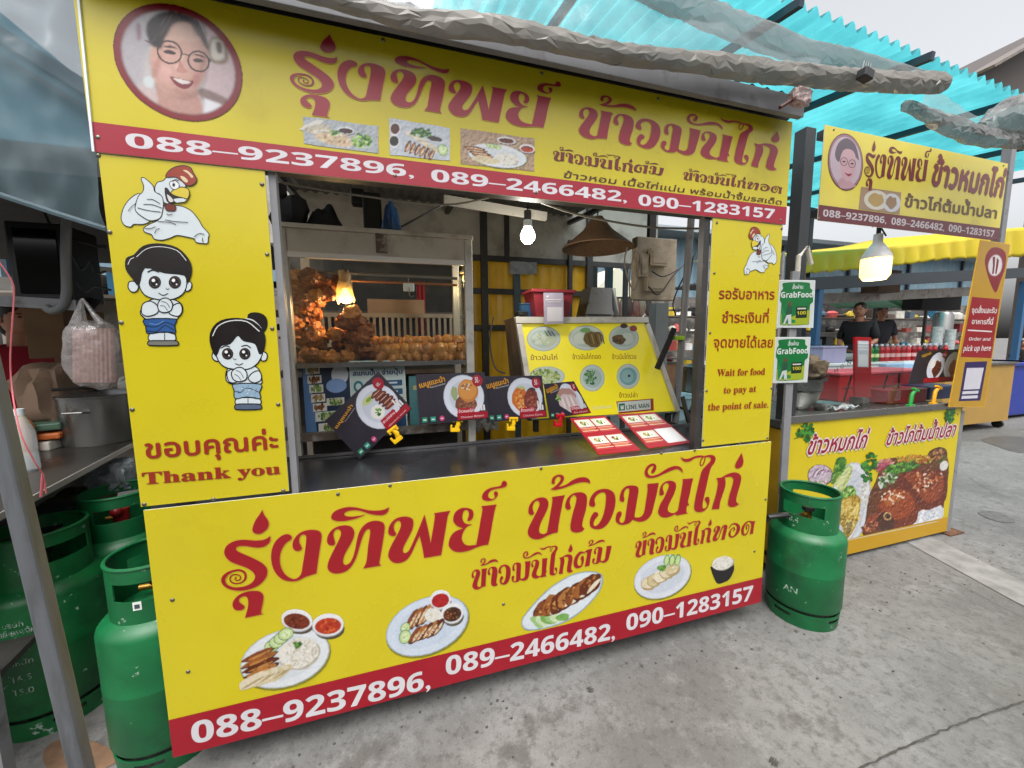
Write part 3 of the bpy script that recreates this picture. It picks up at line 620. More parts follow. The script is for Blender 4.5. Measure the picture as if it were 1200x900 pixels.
for (cx, cy, rx, ry) in ((474, 369, 84, 82), (678, 434, 73, 74)):
    BA.ribbon([zP('%f,%f' % (cx+rx*math.cos(a*.35), cy+ry*math.sin(a*.35)*.95+.12*rx*math.cos(a*.35)))[0] for a in range(18)], 2.0, '33141c', 17, closed=True)
BA.ribbon(zP('556,385 580,382 606,392'), 1.4, '4a2530', 18); BA.ribbon(zP('300,285 345,305 392,325'), 1.3, '4a2530', 18); BA.ribbon(zP('748,410 768,435'), 1.3, '4a2530', 18)
pp('290,560 330,535 365,570 350,620 305,610', 'dfe6e8', 12)
for k, (x, y, rx, ry, c_) in enumerate(((480, 240, 60, 40, 'e8c6b4'), (600, 230, 60, 45, 'e6c2b0'), (440, 520, 45, 60, 'e6b6aa'), (540, 480, 30, 22, 'ecc4b6'), (660, 560, 30, 40, 'c48a80'), (560, 655, 70, 22, 'cf9a8e'), (385, 470, 22, 90, 'c99488'), (715, 430, 14, 80, 'bd8a7e'), (545, 430, 16, 60, 'e8bfb0'))):
    q_ = zP('%f,%f' % (x, y))[0]; BA.ell(q_[0], q_[1], rx/6, ry/6, c_, 12, 20, 20, .2, k)
R_ = random.Random(4)
for k in range(26): x = R_.uniform(320, 480); pp('%f,%f %f,%f %f,%f %f,%f' % (x, 330-(x-320)*.9, x+6, 330-(x-320)*.9, x+90+6, 105+R_.uniform(-8, 8), x+84, 100), ['1e1415', '3f3030', '554342'][k % 3], 13)
for k in range(14): x = R_.uniform(600, 700); pp('%f,%f %f,%f %f,%f' % (x, 130, x+8, 132, x+50, 270), ['1e1415', '4a3838'][k % 2], 13)
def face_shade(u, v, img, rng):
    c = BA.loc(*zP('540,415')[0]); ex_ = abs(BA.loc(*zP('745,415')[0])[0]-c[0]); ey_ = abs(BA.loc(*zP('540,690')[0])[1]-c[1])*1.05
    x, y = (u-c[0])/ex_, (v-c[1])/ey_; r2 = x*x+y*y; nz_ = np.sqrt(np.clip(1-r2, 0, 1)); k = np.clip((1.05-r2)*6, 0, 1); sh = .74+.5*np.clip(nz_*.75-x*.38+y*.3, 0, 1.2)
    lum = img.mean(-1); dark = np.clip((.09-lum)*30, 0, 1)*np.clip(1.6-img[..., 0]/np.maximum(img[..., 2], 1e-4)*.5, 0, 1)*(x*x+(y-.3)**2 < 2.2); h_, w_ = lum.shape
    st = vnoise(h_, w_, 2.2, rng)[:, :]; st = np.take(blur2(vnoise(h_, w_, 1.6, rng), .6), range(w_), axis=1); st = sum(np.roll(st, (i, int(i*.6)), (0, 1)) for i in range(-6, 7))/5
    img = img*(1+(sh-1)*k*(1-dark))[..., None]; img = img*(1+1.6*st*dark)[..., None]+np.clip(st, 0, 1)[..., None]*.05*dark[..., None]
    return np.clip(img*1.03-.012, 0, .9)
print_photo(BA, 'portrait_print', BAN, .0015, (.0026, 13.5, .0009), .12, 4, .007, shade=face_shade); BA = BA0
# three dish photos
BA0 = BA; BA = Art((0, 0, 1.8963), (0, -1, 0))
def photo(a, b, c, d, bg):
    m = affine([(0, 0), (1, 0), (0, 1)], [a, b, d]); e = (np.array(c)-np.array(b)-np.array(d)+np.array(a))
    f = lambda u, v: tuple(np.array(m((u, v)))+e*u*v)
    BA.rect(a, b, c, d, bg, 2); return f
f = photo((354.5, 136), (443.7, 148), (443.7, 180.5), (356, 168.8), 'b6bcc2')
for i in range(7): x, y = f(.12+.06*i, .3+.07*i); BA.ell(x, y, 15, 3.4, ['e8e4da', 'c8bfae', 'd6c9b0'][i % 3], 4+i, -20+i*9, 14, .2, i)
x, y = f(.42, .7); BA.ell(x, y, 22, 7, 'd8c0a0', 12, 12, 18, .3); BA.scatter(x, y, 18, 6, 40, 1.1, CREAM+['b8795a'], 13); x, y = f(.57, .32); bowl(BA, x, y, 10, 4.2, 6, '3a1c12', ['5c2c18', '22100a'], 12)
x, y = f(.78, .62); BA.scatter(x, y, 11, 8, 60, 1.7, GRN, 16); x, y = f(.42, .45); BA.scatter(x, y, 5, 3, 20, 1.3, GRN[:3], 17)
f = photo((455.7, 138), (527.5, 150), (527.5, 189), (456.7, 181.7), 'c8cfd8')
for u, v in ((.1, .28), (.08, .62)): x, y = f(u, v); BA.ell(x, y, 6.5, 7.5, 'efeff2', 4); BA.ell(x, y, 5.4, 6.2, ['5a2414', '1f1210'][v > .5], 5)
x, y = f(.5, .78); slices(BA, x-14, y-4, x+14, y+5, 6, 15, 5.5, -65, BRN, 7)
for i in range(6): x, y = f(.38+.07*i, .38+.06*i); BA.ell(x, y, 10, 2.6, ['ece2cc', 'd8cbb0'][i % 2], 12+i, 25, 14, .25, i)
x, y = f(.52, .28); BA.scatter(x, y, 12, 5, 60, 1.3, GRN[:3]+['25521a'], 20); x, y = f(.75, .4); BA.ell(x, y, 9, 3, '4a3a34', 19, 12); x, y = f(.88, .7); cuke(BA, x, y, 7, 60, 20, .8)
f = photo((539.5, 150), (626.7, 162.5), (626, 201), (539.5, 192.5), 'b79a80')
x, y = f(.5, .66); rim(BA, x, y, 35, 13.5, 9, 4); x, y = f(.25, .6); slices(BA, x-5, y-4, x+4, y+5, 4, 26, 4, 8, BRN, 9); x, y = f(.62, .72); rice(BA, x, y, 14, 7, 8, 9, 60); x, y = f(.35, .82); BA.ell(x, y, 17, 4, 'ded0ac', 12, 8, 18, .2); 
for i in range(3): x, y = f(.4+.05*i, .4); cuke(BA, x, y, 5, 20, 12+i*4, .5)
x, y = f(.62, .18); bowl(BA, x, y, 11, 4, 8, '5a2414', ['7a3a1c'], 8); x, y = f(.9, .34); bowl(BA, x, y, 9, 5, 8, 'a8341c', ['c04c28'], 8)
print_photo(BA, 'dish_print', BAN, .0016, (0, 99, .0010), .25, 9, .005, relief=.45); BA = BA0
BA.build('printed_artwork', BAN)
screws(BAN, [(115, 161), (449, 47), (771, 116), (463, 206), (628, 226), (838, 242), (915, 258), (635, 86)])

# ---------------- side panels
z4, z5 = Z(100, 170, 5), Z(140, 280, 2.81)
WHT, LNE = 'e2ecf0', '14161a'
def rooster(art, T=lambda p: p, k=1.):
    def o(t, c, L, w=1.0): art.outlined([T(p[:2]) for p in z4(t)], c, L, w*k, LNE)
    def r(t, w, L, c=LNE): art.ribbon([T(p[:2]) for p in z4(t)], w*k, c, L)
    o('320,285 270,310 230,360 212,420 220,455 240,475 270,480 285,465 340,465 380,445 340,400 310,350', WHT, 2)
    o('440,395 430,440 400,455 345,485 350,510 390,525 405,550 450,558 500,545 540,530 600,540 640,550 650,570 690,577 718,575 722,545 725,520 690,480 660,430 620,385 570,360 530,355 470,350', WHT, 4)
    o('415,280 410,250 425,220 460,210 480,190 530,185 570,210 590,245 540,300 505,345 460,335 440,290', WHT, 6)
    o('330,198 350,195 400,240 410,275 450,300 460,340 455,390 440,430 390,445 350,430 300,390 298,350 315,300 340,275 345,240', WHT, 10)
    o('475,190 490,155 530,130 580,122 620,135 635,165 655,200 640,230 600,240 570,215 530,190', 'a33a24', 12)
    art.poly([T(p[:2]) for p in z4('575,150 600,152 635,185 625,195 605,170')], 'f0d8b0', 14); art.poly([T(p[:2]) for p in z4('560,185 585,190 605,212 595,222 575,210')], 'f0d8b0', 14)
    o('470,255 485,258 505,285 550,308 535,335 500,342 478,320', '2a1a14', 13, .8); o('480,290 510,310 520,332 495,335', 'e8e4e0', 15, .5)
    o('505,282 530,260 570,248 605,260 613,290 600,318 570,310 530,300', 'e8d040', 16); o('520,318 560,312 598,318 585,335 560,338 535,340', WHT, 16, .7)
    o('498,222 525,210 552,230 548,255 520,262 502,245', 'f6f8fa', 17, .8); art.ell(*T(z4('522,236')[0]), 1.6*k, 2.1*k, LNE, 19)
    o('468,360 490,345 512,350 532,360 530,385 505,388 480,385', '7a2c20', 15, .8)
    r('365,320 400,322 440,345', .8, 20); r('345,350 400,352 452,372', .8, 20); r('310,370 370,385 445,395', .8, 20); r('255,390 275,365 300,345', .8, 20)
    r('350,490 385,492 415,480', .8, 20); r('410,520 420,500 440,490', .8, 20); r('470,440 530,450 605,455', .8, 20); r('640,540 670,520 700,525', .8, 20); r('690,545 690,560 695,572', .8, 20); r('480,405 495,412 515,405', .8, 20)
    r('515,220 530,205 552,212', .9, 20); r('430,450 500,455 535,468', .8, 20)
def kid_boy(a):
    def o(t, c, L, w=1.3): a.outlined(z5(t), c, L, w, LNE)
    o('80,222 70,238 72,250 85,262 92,265 187,265 195,258 208,240 205,215 180,200 150,195 105,200', WHT, 2)
    o('82,265 187,264 183,285 184,312 150,306 95,312 88,290', '2e5c9c', 4); a.ribbon(z5('85,285 120,290 150,275 184,285'), .8, LNE, 7); a.ribbon(z5('92,303 125,305 150,285 180,300'), .8, LNE, 7); a.ribbon(z5('100,278 125,282 148,270'), 1.2, '5b8cc8', 6)
    o('102,312 150,308 180,310 182,336 102,336', WHT, 3); a.ribbon(z5('150,308 150,336'), .9, LNE, 6); o('98,336 148,335 190,336 193,350 98,350', '7f8078', 5)
    o('35,140 30,160 42,175 60,170 62,145', WHT, 4); o('220,140 238,145 236,165 220,172', WHT, 4)
    o('70,100 66,150 85,185 130,200 180,198 215,175 225,130 220,95 150,70', WHT, 6)
    o('66,152 45,130 24,100 25,65 50,54 80,25 130,17 190,30 230,70 238,110 224,148 216,120 150,112 84,96', '1c1412', 9)
    a.ribbon(z5('58,60 90,34 135,26 190,38 222,72'), .8, 'e8e8e8', 12); a.ribbon(z5('30,85 38,68 50,62'), .8, 'e8e8e8', 12)
    for x in (118, 184): a.ell(*z5('%d,143' % x)[0], 7.2, 7.4, LNE, 12); a.ell(*z5('%d,142' % x)[0], 6.2, 6.4, '4a3c38', 13); a.ell(*z5('%d,142' % x)[0], 4.6, 4.8, LNE, 14); a.ell(*z5('%d,137' % (x-4))[0], 2, 2, 'ffffff', 15); a.ell(*z5('%d,150' % (x+6))[0], 1, 1, 'ffffff', 15)
    a.ribbon(z5('94,110 112,103 132,110'), 1.7, LNE, 12); a.ribbon(z5('165,112 185,106 203,114'), 1.7, LNE, 12); a.ribbon(z5('130,178 145,186 162,180'), 1, LNE, 12); a.ribbon(z5('155,162 160,167 166,163'), .7, LNE, 12)
    o('78,215 105,205 130,225 125,245 95,255 75,245', WHT, 8); o('175,222 200,212 208,235 195,255 165,245', WHT, 8); o('128,215 140,198 160,196 176,212 172,235 150,243 132,236', WHT, 12); a.ribbon(z5('140,205 158,212 168,228'), .7, LNE, 15); a.ribbon(z5('136,220 150,222 160,236'), .7, LNE, 15)
def kid_girl(a):
    def o(t, c, L, w=1.3): a.outlined(z5(t), c, L, w, LNE)
    o('425,250 455,244 482,258 485,290 465,312 430,290', '1c1412', 2); a.ribbon(z5('415,262 440,268 462,288 470,302'), 1.4, 'e8e8e8', 4)
    o('355,430 352,465 375,478 465,478 468,455 460,430 440,418 380,420', WHT, 2)
    o('376,478 466,478 462,505 464,526 420,520 382,526 378,500', '9ab8d0', 4); a.scatter(*z5('420,500')[0], 13, 6, 26, .5, ['3c6ca0', 'e6f0f6'], 7); a.ribbon(z5('378,500 400,505 420,490 462,505'), .7, LNE, 8)
    o('386,526 420,522 462,526 462,545 386,545', WHT, 3); a.ribbon(z5('424,522 424,545'), .8, LNE, 6); o('384,545 422,543 464,545 466,560 384,561', '5d6c84', 5)
    o('310,372 306,390 318,402 335,398 330,375', WHT, 4); o('470,372 486,378 484,398 468,400', WHT, 4)
    o('322,345 322,390 345,420 390,430 435,425 465,395 468,350 395,310', WHT, 6)
    o('318,385 300,340 305,300 335,270 390,262 445,275 478,315 476,365 462,378 448,345 410,335 390,318 365,345 335,352', '1c1412', 9); a.ribbon(z5('308,320 325,288 365,270 420,272 462,305'), 1.2, 'e8e8e8', 12)
    for x in (357, 414): a.ell(*z5('%d,378' % x)[0], 6.6, 6.8, LNE, 12); a.ell(*z5('%d,377' % x)[0], 5.6, 5.8, '4a3c38', 13); a.ell(*z5('%d,377' % x)[0], 4.2, 4.4, LNE, 14); a.ell(*z5('%d,372' % (x-4))[0], 1.8, 1.8, 'ffffff', 15); a.ell(*z5('%d,384' % (x+5))[0], .9, .9, 'ffffff', 15)
    a.ribbon(z5('335,360 350,352 365,356'), 1.2, LNE, 12); a.ribbon(z5('402,354 420,350 434,360'), 1.2, LNE, 12); a.ribbon(z5('382,410 396,415 408,409'), 1, LNE, 12); a.ribbon(z5('375,392 380,398 386,394'), .7, LNE, 12)
    o('355,440 375,430 392,455 385,472 362,470', WHT, 8); o('440,440 462,435 468,462 445,474 425,460', WHT, 8); o('370,440 385,425 405,424 420,440 418,462 395,470 376,462', WHT, 12); a.ribbon(z5('385,432 400,440 410,458'), .7, LNE, 15); a.ribbon(z5('380,445 392,452 402,466'), .7, LNE, 15)
LP_ = board('side_sign', 'tall yellow sign left of the opening with cartoon rooster, greeting boy and girl', -.0064, .3772, .9235, 1.8945, y=.003)
PA = Art((0, .003, .92), (0, -1, 0)); rooster(PA); kid_boy(PA); kid_girl(PA)
PA.text('ขอบคุณค่ะ', (172, 537), (326, 525.5), 17, 'a3301c', 3, bold=.05)
PA.text(math_bold('Thank you'), (167.8, 567.5), (328.6, 555), 13.5, 'a3301c', 3, bold=.03)
PA.build('printed_artwork', LP_)
screws(LP_, [(115, 182), (307, 216), (128.5, 272), (313, 298), (142, 378), (319, 385), (155, 480), (326, 474), (169, 591), (332, 575), (250, 585)], .003)
RP_ = board('side_sign', 'narrow yellow sign right of the opening with small rooster and waiting notice', 2.0012, 2.3861, .9235, 1.8945, y=.003)
RA = Art((2, .003, .92), (0, -1, 0)); rooster(RA, lambda p: (910-(p[0]-142.4)/102.6*38.3, 266+(p[1]-194.4)/91*55.7), .5)
for s_, a_, b_ in (('รอรับอาหาร', (842.3, 350), (907, 350.7)), ('ชำระเงินที่', (846, 378), (900, 378)), ('จุดขายได้เลย', (836, 407), (905, 407))): RA.text(s_, a_, b_, 9.5, 'a3301c', 3, bold=.03)
for s_, a_, b_, h_ in (('Wait for food', (840, 440.7), (896, 439), 8.), ('to pay at', (847.7, 461), (885.7, 459), 5), ('the point of sale.', (829.3, 481), (900, 477.5), 5.2)): RA.text(math_bold(s_), a_, b_, h_, 'a3301c', 3, bold=.02)
RA.build('printed_artwork', RP_)
screws(RP_, [(840, 261), (916, 268), (837, 320), (914, 322), (832, 390), (910, 386), (828, 458), (904, 455), (824, 516), (899, 513), (867, 519)], .003)
# ------------------------------------------------------------------ ground
def concrete():
    m = bpy.data.materials.new('worn_concrete'); m.use_nodes = True; n, l = m.node_tree.nodes, m.node_tree.links; b = n['Principled BSDF']; b.inputs['Roughness'].default_value = .82
    g = n.new('ShaderNodeNewGeometry'); P = g.outputs['Position']
    def nz(sc, det=6, ro=.6, vec=None):
        t = n.new('ShaderNodeTexNoise'); t.inputs['Scale'].default_value = sc; t.inputs['Detail'].default_value = det; t.inputs['Roughness'].default_value = ro; l.new(vec or P, t.inputs['Vector']); return t.outputs['Fac']
    def mp(f, a, b_, c=0., d=1.):
        r = n.new('ShaderNodeMapRange'); r.inputs['From Min'].default_value = a; r.inputs['From Max'].default_value = b_; r.inputs['To Min'].default_value = c; r.inputs['To Max'].default_value = d; l.new(f, r.inputs[0]); return r.outputs[0]
    def mix(f, a, c, blend='MIX'):
        x = n.new('ShaderNodeMix'); x.data_type = 'RGBA'; x.blend_type = blend; l.new(f, x.inputs[0])
        for i, v in ((6, a), (7, c)):
            if isinstance(v, tuple): x.inputs[i].default_value = (*v, 1)
            else: l.new(v, x.inputs[i])
        return x.outputs[2]
    c = mix(mp(nz(1.3, 8, .62), .36, .64), (.098, .096, .092), (.172, .169, .163))
    c = mix(mp(nz(14, 8, .7), .5, .78, 0, .8), c, (.075, .073, .069))
    c = mix(mp(nz(.9, 6, .65), .52, .68, 0, .6), c, (.1, .095, .086))
    c = mix(mp(nz(6, 10, .8), .52, .68, 0, .75), c, (.21, .207, .2))
    c = mix(mp(nz(26, 7, .75), .5, .66, 0, .8), c, (.06, .057, .052))
    c = mix(mp(nz(75, 3, .6), .62, .72, 0, .8), c, (.075, .07, .065))
    c = mix(mp(nz(140, 3, .6), .6, .7, 0, .3), c, (.3, .296, .288))
    c = mix(mp(nz(120, 2, .5), .6, .7, 0, .5), c, (.1, .1, .1))
    vo = n.new('ShaderNodeTexVoronoi'); vo.inputs['Scale'].default_value = 3.1; l.new(P, vo.inputs['Vector'])
    c = mix(mp(nz(2.6, 9, .72), .565, .64, 0, .7), c, (.062, .058, .051))
    c = mix(mp(vo.outputs['Distance'], .03, .055, .8, 0), c, (.055, .05, .047))
    l.new(c, b.inputs['Base Color'])
    bp = n.new('ShaderNodeBump'); bp.inputs['Strength'].default_value = .35; bp.inputs['Distance'].default_value = .006; l.new(nz(55, 8, .7), bp.inputs['Height']); l.new(bp.outputs[0], b.inputs['Normal'])
    return m
conc = concrete()
MB().quad((-900, -900, 0), (900, -900, 0), (900, 900, 0), (-900, 900, 0)).build('ground', conc, kind='structure')
crack_m = mat('crack_dirt', (.05, .047, .042), .95, var=.4, scale=30)
def crack(name, pts, w, seed, z=.004):
    P = [at(x, y, z=0) for x, y in pts]; L = [Vector(q) for q in open_spline([tuple(p) for p in P], 22)]; R = random.Random(seed); b = MB(); vs = []; fs = []
    for i, p in enumerate(L):
        d = (L[min(i+1, len(L)-1)]-L[max(i-1, 0)]).normalized(); s = Vector((-d.y, d.x, 0)); j = w*.7*noise.noise(Vector((i*.35, seed, 0))); ww = w*(.55+.9*abs(noise.noise(Vector((i*.6, seed+9, 0)))))*(.8+.4*R.random())
        a = p+s*(j+ww/2); c = p+s*(j-ww/2); vs += [(a.x, a.y, z), (c.x, c.y, z)]
    fs = [(2*i, 2*i+1, 2*i+3, 2*i+2) for i in range(len(L)-1)]; b.add(vs, fs); b.build(name, crack_m, kind='structure')
crack('ground_joint', [(960, 925), (1010, 900), (1080, 868), (1135, 845), (1200, 823), (1290, 792)], .009, 1)
crack('ground_crack', [(1035, 640), (1090, 668), (1140, 694), (1200, 726), (1280, 768)], .003, 2)
crack('ground_crack', [(1135, 560), (1160, 575), (1200, 590), (1260, 612)], .004, 5)
crack('ground_patch_stain', [(690, 806), (693, 812)], .03, 3); crack('ground_patch_stain', [(902, 890), (912, 897)], .03, 8)
# pale worn paint band and damp patch
pale = mat('faded_paint', (.225, .221, .213), .8, dirt=(.14, .137, .13), dscale=7, dlo=.38, dhi=.62)
def patch(name, pts, m, z, sub=5): MB().add([(p.x, p.y, z) for p in (at(x, y, z=0) for x, y in catmull(pts, sub))], [tuple(range(len(pts)*sub))]).build(name, m, kind='structure')
patch('faded_line', [(1048, 628, 1), (1076, 622, 1), (1215, 690, 1), (1330, 742, 1), (1300, 758, 1), (1190, 706, 1)], pale, .004, 8)
patch('damp_patch', [(1150, 515), (1180, 511), (1230, 518), (1230, 532), (1190, 530), (1165, 522)], mat('damp_concrete', (.07, .068, .064), .5, var=.2), .004)
patch('drain_cover', [(1146, 601), (1160, 599), (1180, 604), (1190, 611), (1178, 613), (1158, 608)], mat('drain_iron', (.09, .088, .085), .6, var=.4, scale=40), .004)

# small grit and scraps swept against the stalls
R9 = random.Random(31); b = MB(); gx = mat('floor_grit', (.06, .055, .048), .9, var=.5, scale=50)
for i in range(240):
    x = R9.uniform(.1, 5.); y = (R9.uniform(-.14, .06) if R9.random() < .55 else R9.uniform(-.9, .2)); s = R9.uniform(.002, .007)
    b.ball((x, y, s*.35), (s, s*R9.uniform(.5, 1), s*.5), 6, 0, .5, i)
o = b.build('ground_grit', gx, kind='stuff', merge=False); props(o, 'scattered dark grit on the concrete in front of the stalls', 'grit')
# ------------------------------------------------------------------ main stall
steel_dark = mat('painted_steel_dark', '2e2d2c', .45, var=.25, dirt='57493c', dscale=12, dlo=.6, dhi=.75)
steel_grey = mat('painted_steel_grey', '77777a', .5, var=.15, dirt='4a4642', dscale=8, dlo=.55, dhi=.75)
stainless = mat('stainless', '8d8c8a', .28, metal=.9, var=.12, scale=4, bump=.02, bscale=200)
counter_m = mat('counter_worn_steel', '4b4b50', .24, metal=.75, var=.3, scale=3, dirt='2a2725', dscale=5, dlo=.5, dhi=.75)
alu = mat('aluminium_frame', 'b9b6ae', .38, metal=.35, var=.1, dirt='7d776c', dscale=9, dlo=.55, dhi=.8)
cream_sheet = mat('cream_header_sheet', 'b9b0a2', .45, var=.08, dirt='8d8373', dscale=6)
roof_under = mat('roof_sheet_underside', '6b6a66', .6, metal=.2, var=.25, dirt='3a3530', dscale=4)
ST = thing('food_stall', 'steel framed food stall with dark counter and grey sheet roof behind yellow signs', 'stall', (1.2, .9, 0))
b = MB(); b.bb(.0, 2.38, .006, .43, .875, .9075); b.bb(0, 2.38, .422, .434, .9075, .921, 1); b.build('counter_top', [counter_m, stainless], ST, bevel=.002)
for x in (.03, 2.37):
    for y in (.16, 2.15):
        b = MB(); b.bb(x-.02, x+.02, y-.02, y+.02, 0, 2.36); b.build('post', steel_dark, ST, bevel=.002)
b = MB(); b.bb(1.968, 1.998, .012, .042, .909, 2.3); b.build('post', steel_dark, ST)
b = MB(); b.bb(.383, .402, .014, .04, .909, 1.9); b.build('post', steel_grey, ST)
# fascia channel over the banner
zt_, zb_ = at(900, 104, y=-.07).z, at(900, 128, y=-.07).z
b = MB(); b.bb(-.03, 2.37, -.07, -.062, zb_, zt_); b.bb(-.03, 2.37, -.062, -.01, zt_-.008, zt_-.001); b.bb(-.03, 2.37, -.062, -.045, zb_+.001, zb_+.008); b.build('roof_fascia', steel_grey, ST, bevel=.002)
def corr(mb, P0, P1, P2, pitch=.076, h=.009, mi=0):
    """corrugated sheet: P0->P1 across the ribs, P0->P2 along them"""
    P0, P1, P2 = Vector(P0), Vector(P1), Vector(P2); n = (P1-P0).cross(P2-P0).normalized(); k = max(2, int((P1-P0).length/pitch))*6
    mb.grid(lambda u, v: P0+(P1-P0)*u+(P2-P0)*v+n*h*math.cos(u*k/6*2*math.pi), k, 3, mi)
b = MB(); corr(b, (-.04, -.05, zt_+.012), (2.42, -.05, zt_+.012), (-.04, 2.45, zt_+.25)); b.build('roof_sheet', roof_under, ST, smooth=True, merge=False)
for y in (.02, .75, 1.5, 2.2):
    b = MB(); zz = zt_+.01+(y+.09)*.094; b.bb(-.02, 2.4, y, y+.04, zz-.055, zz-.005); b.build('roof_rafter', steel_dark, ST)
for x in (.03, 1.2, 2.38):
    b = MB(); b.bar((x, .065, zt_-.04), (x, 2.3, zt_+.17), .035); b.build('roof_beam', steel_dark, ST)
b = MB(); b.bb(-.016, 2.397, .012, .05, 1.9, 1.94); b.bb(-.016, 2.397, .012, .05, 2.28, 2.32); b.build('sign_rail', steel_dark, ST)
b = MB(); b.bb(.02, 2.38, .006, .03, .12, .16); b.bb(.02, 2.38, .006, .03, .8, .84); b.build('sign_rail', steel_dark, ST)
b = MB(); b.bb(.02, 2.38, .06, 1.1, .1, .13); b.build('base_shelf', steel_dark, ST)
# back wall: white upper sheet, yellow corrugated lower sheet on dark rails
wall_w = mat('dirty_white_sheet', 'a8a59c', .6, var=.1, dirt='5c564c', dscale=2.5, dlo=.48, dhi=.75)
yel_corr = mat('yellow_corrugated', 'd9a916', .4, var=.1, dirt='8a6a16', dscale=4, dlo=.6, dhi=.85)
zt2 = at(620, 306, y=2.2).z
BW = thing('back_wall', 'back wall of the stall, dirty white sheet above yellow corrugated metal', 'wall', (1.3, 2.2, 0))
b = MB(); b.bb(-.6, 3.4, 2.2, 2.21, zt2+.02, 2.95); b.build('upper_sheet', wall_w, BW)
xr_ = at(689, 350, y=2.2).x
b = MB(); corr(b, (1.2, 2.215, .3), (xr_, 2.215, .3), (1.2, 2.215, zt2), .12, .006); b.build('lower_sheet', yel_corr, BW, smooth=True, merge=False)
for py in (306, 343, 384):
    z = at(630, py, y=2.18).z; b = MB(); b.bb(-.2, xr_+(.9 if py == 306 else 0), 2.165, 2.195, z-.025, z+.025); b.build('rail', steel_dark, BW)
for px in (568, 690):
    x = at(px, 350, y=2.17).x; b = MB(); b.bb(x-.03, x+.03, 2.15, 2.19, 0, 2.75); b.build('stud', steel_dark, BW)
b = MB(); b.bb(1.72, 1.76, 2.15, 2.19, zt2, 2.9); b.build('stud', steel_dark, BW)

# ------------------------------------------------------------------ display cabinet
glass = bpy.data.materials.new('cabinet_glass'); glass.use_nodes = True
_n, _l = glass.node_tree.nodes, glass.node_tree.links; _n.remove(_n['Principled BSDF'])
_t = _n.new('ShaderNodeBsdfTransparent'); _g = _n.new('ShaderNodeBsdfGlossy'); _f = _n.new('ShaderNodeMath'); _f.operation = 'MULTIPLY_ADD'; _f.inputs[1].default_value = .8; _f.inputs[2].default_value = .07; _lw = _n.new('ShaderNodeLayerWeight'); _pw = _n.new('ShaderNodeMath'); _pw.operation = 'POWER'; _pw.inputs[1].default_value = 5; _l.new(_lw.outputs['Facing'], _pw.inputs[0]); _l.new(_pw.outputs[0], _f.inputs[0]); _mx = _n.new('ShaderNodeMixShader')
_t.inputs[0].default_value = (.93, .95, .94, 1); _g.inputs['Roughness'].default_value = .03
_l.new(_f.outputs[0], _mx.inputs[0]); _l.new(_t.outputs[0], _mx.inputs[1]); _l.new(_g.outputs[0], _mx.inputs[2]); _l.new(_mx.outputs[0], _n['Material Output'].inputs[0])
cx0, cx1, cy0, cy1 = .283, 1.075, .445, .88
zc0, zc1 = .975, 1.868; zh, zsh = at(450, 300, y=cy0).z, at(450, 424, y=cy0).z
CB = thing('display_cabinet', 'glass fronted aluminium cabinet holding fried and boiled chicken on the counter', 'display cabinet', ((cx0+cx1)/2, .65, zc0))
for x in (cx0+.018, cx1-.018):
    for y in (cy0+.018, cy1-.018): b = MB(); b.bb(x-.018, x+.018, y-.018, y+.018, .912, zc1-.013); b.build('corner_post', alu, CB, bevel=.003)
b = MB(); b.bb(cx0+.037, cx1-.037, cy0+.004, cy0+.012, zh, zc1-.014); b.build('header_panel', cream_sheet, CB)
b = MB(); b.bb(cx0-.004, cx1+.004, cy0-.006, cy1, zc1-.012, zc1+.006); b.build('top_panel', cream_sheet, CB, bevel=.002)
b = MB(); b.bb(cx0+.037, cx1-.037, cy0-.002, cy0+.02, zh-.022, zh-.001); b.build('glass_rail', mat('pale_rail', 'cfcac0', .4), CB)
b = MB(); b.bb(cx0+.037, cx1-.037, cy0, cy0+.03, zc0, zc0+.035); b.build('bottom_rail', mat('rusty_rail', '4f443a', .6, var=.3, dirt='8d8a84', dscale=14), CB)
b = MB(); b.bb(cx0+.037, cx1-.037, cy0+.004, cy1-.037, zsh-.02, zsh); b.build('shelf', stainless, CB)
b = MB(); b.bb(cx0+.037, cx1-.037, cy0+.01, cy0+.014, zsh+.001, zh-.023); b.build('front_glass', glass, CB)
for x in (cx1-.012, cx0+.008): b = MB(); b.bb(x, x+.004, cy0+.04, cy1-.04, zsh+.001, zh-.023); b.build('side_glass', glass, CB)
b = MB(); b.tube([(cx0+.05, cy0+.14, zh-.055), (cx1-.05, cy0+.14, zh-.06)], .007, 8); b.build('hanging_rod', stainless, CB, smooth=True)
b = MB(); b.tube([(cx0+.04, cy0+.22, zh-.075), (cx1-.04, cy0+.22, zh-.08)], .006, 8); b.build('hanging_rod', mat('copper_rod', '9a6a4c', .4, metal=.6), CB, smooth=True)
# old label peeling on the header
c = at(447, 284, y=cy0); b = MB(); b.bb(c.x-.023, c.x+.023, cy0-.001, cy0+.003, c.z-.045, c.z+.045); b.build('worn_label', mat('worn_label', '5a4a42', .8, var=.4, dirt='b8aca0', dscale=25), CB)
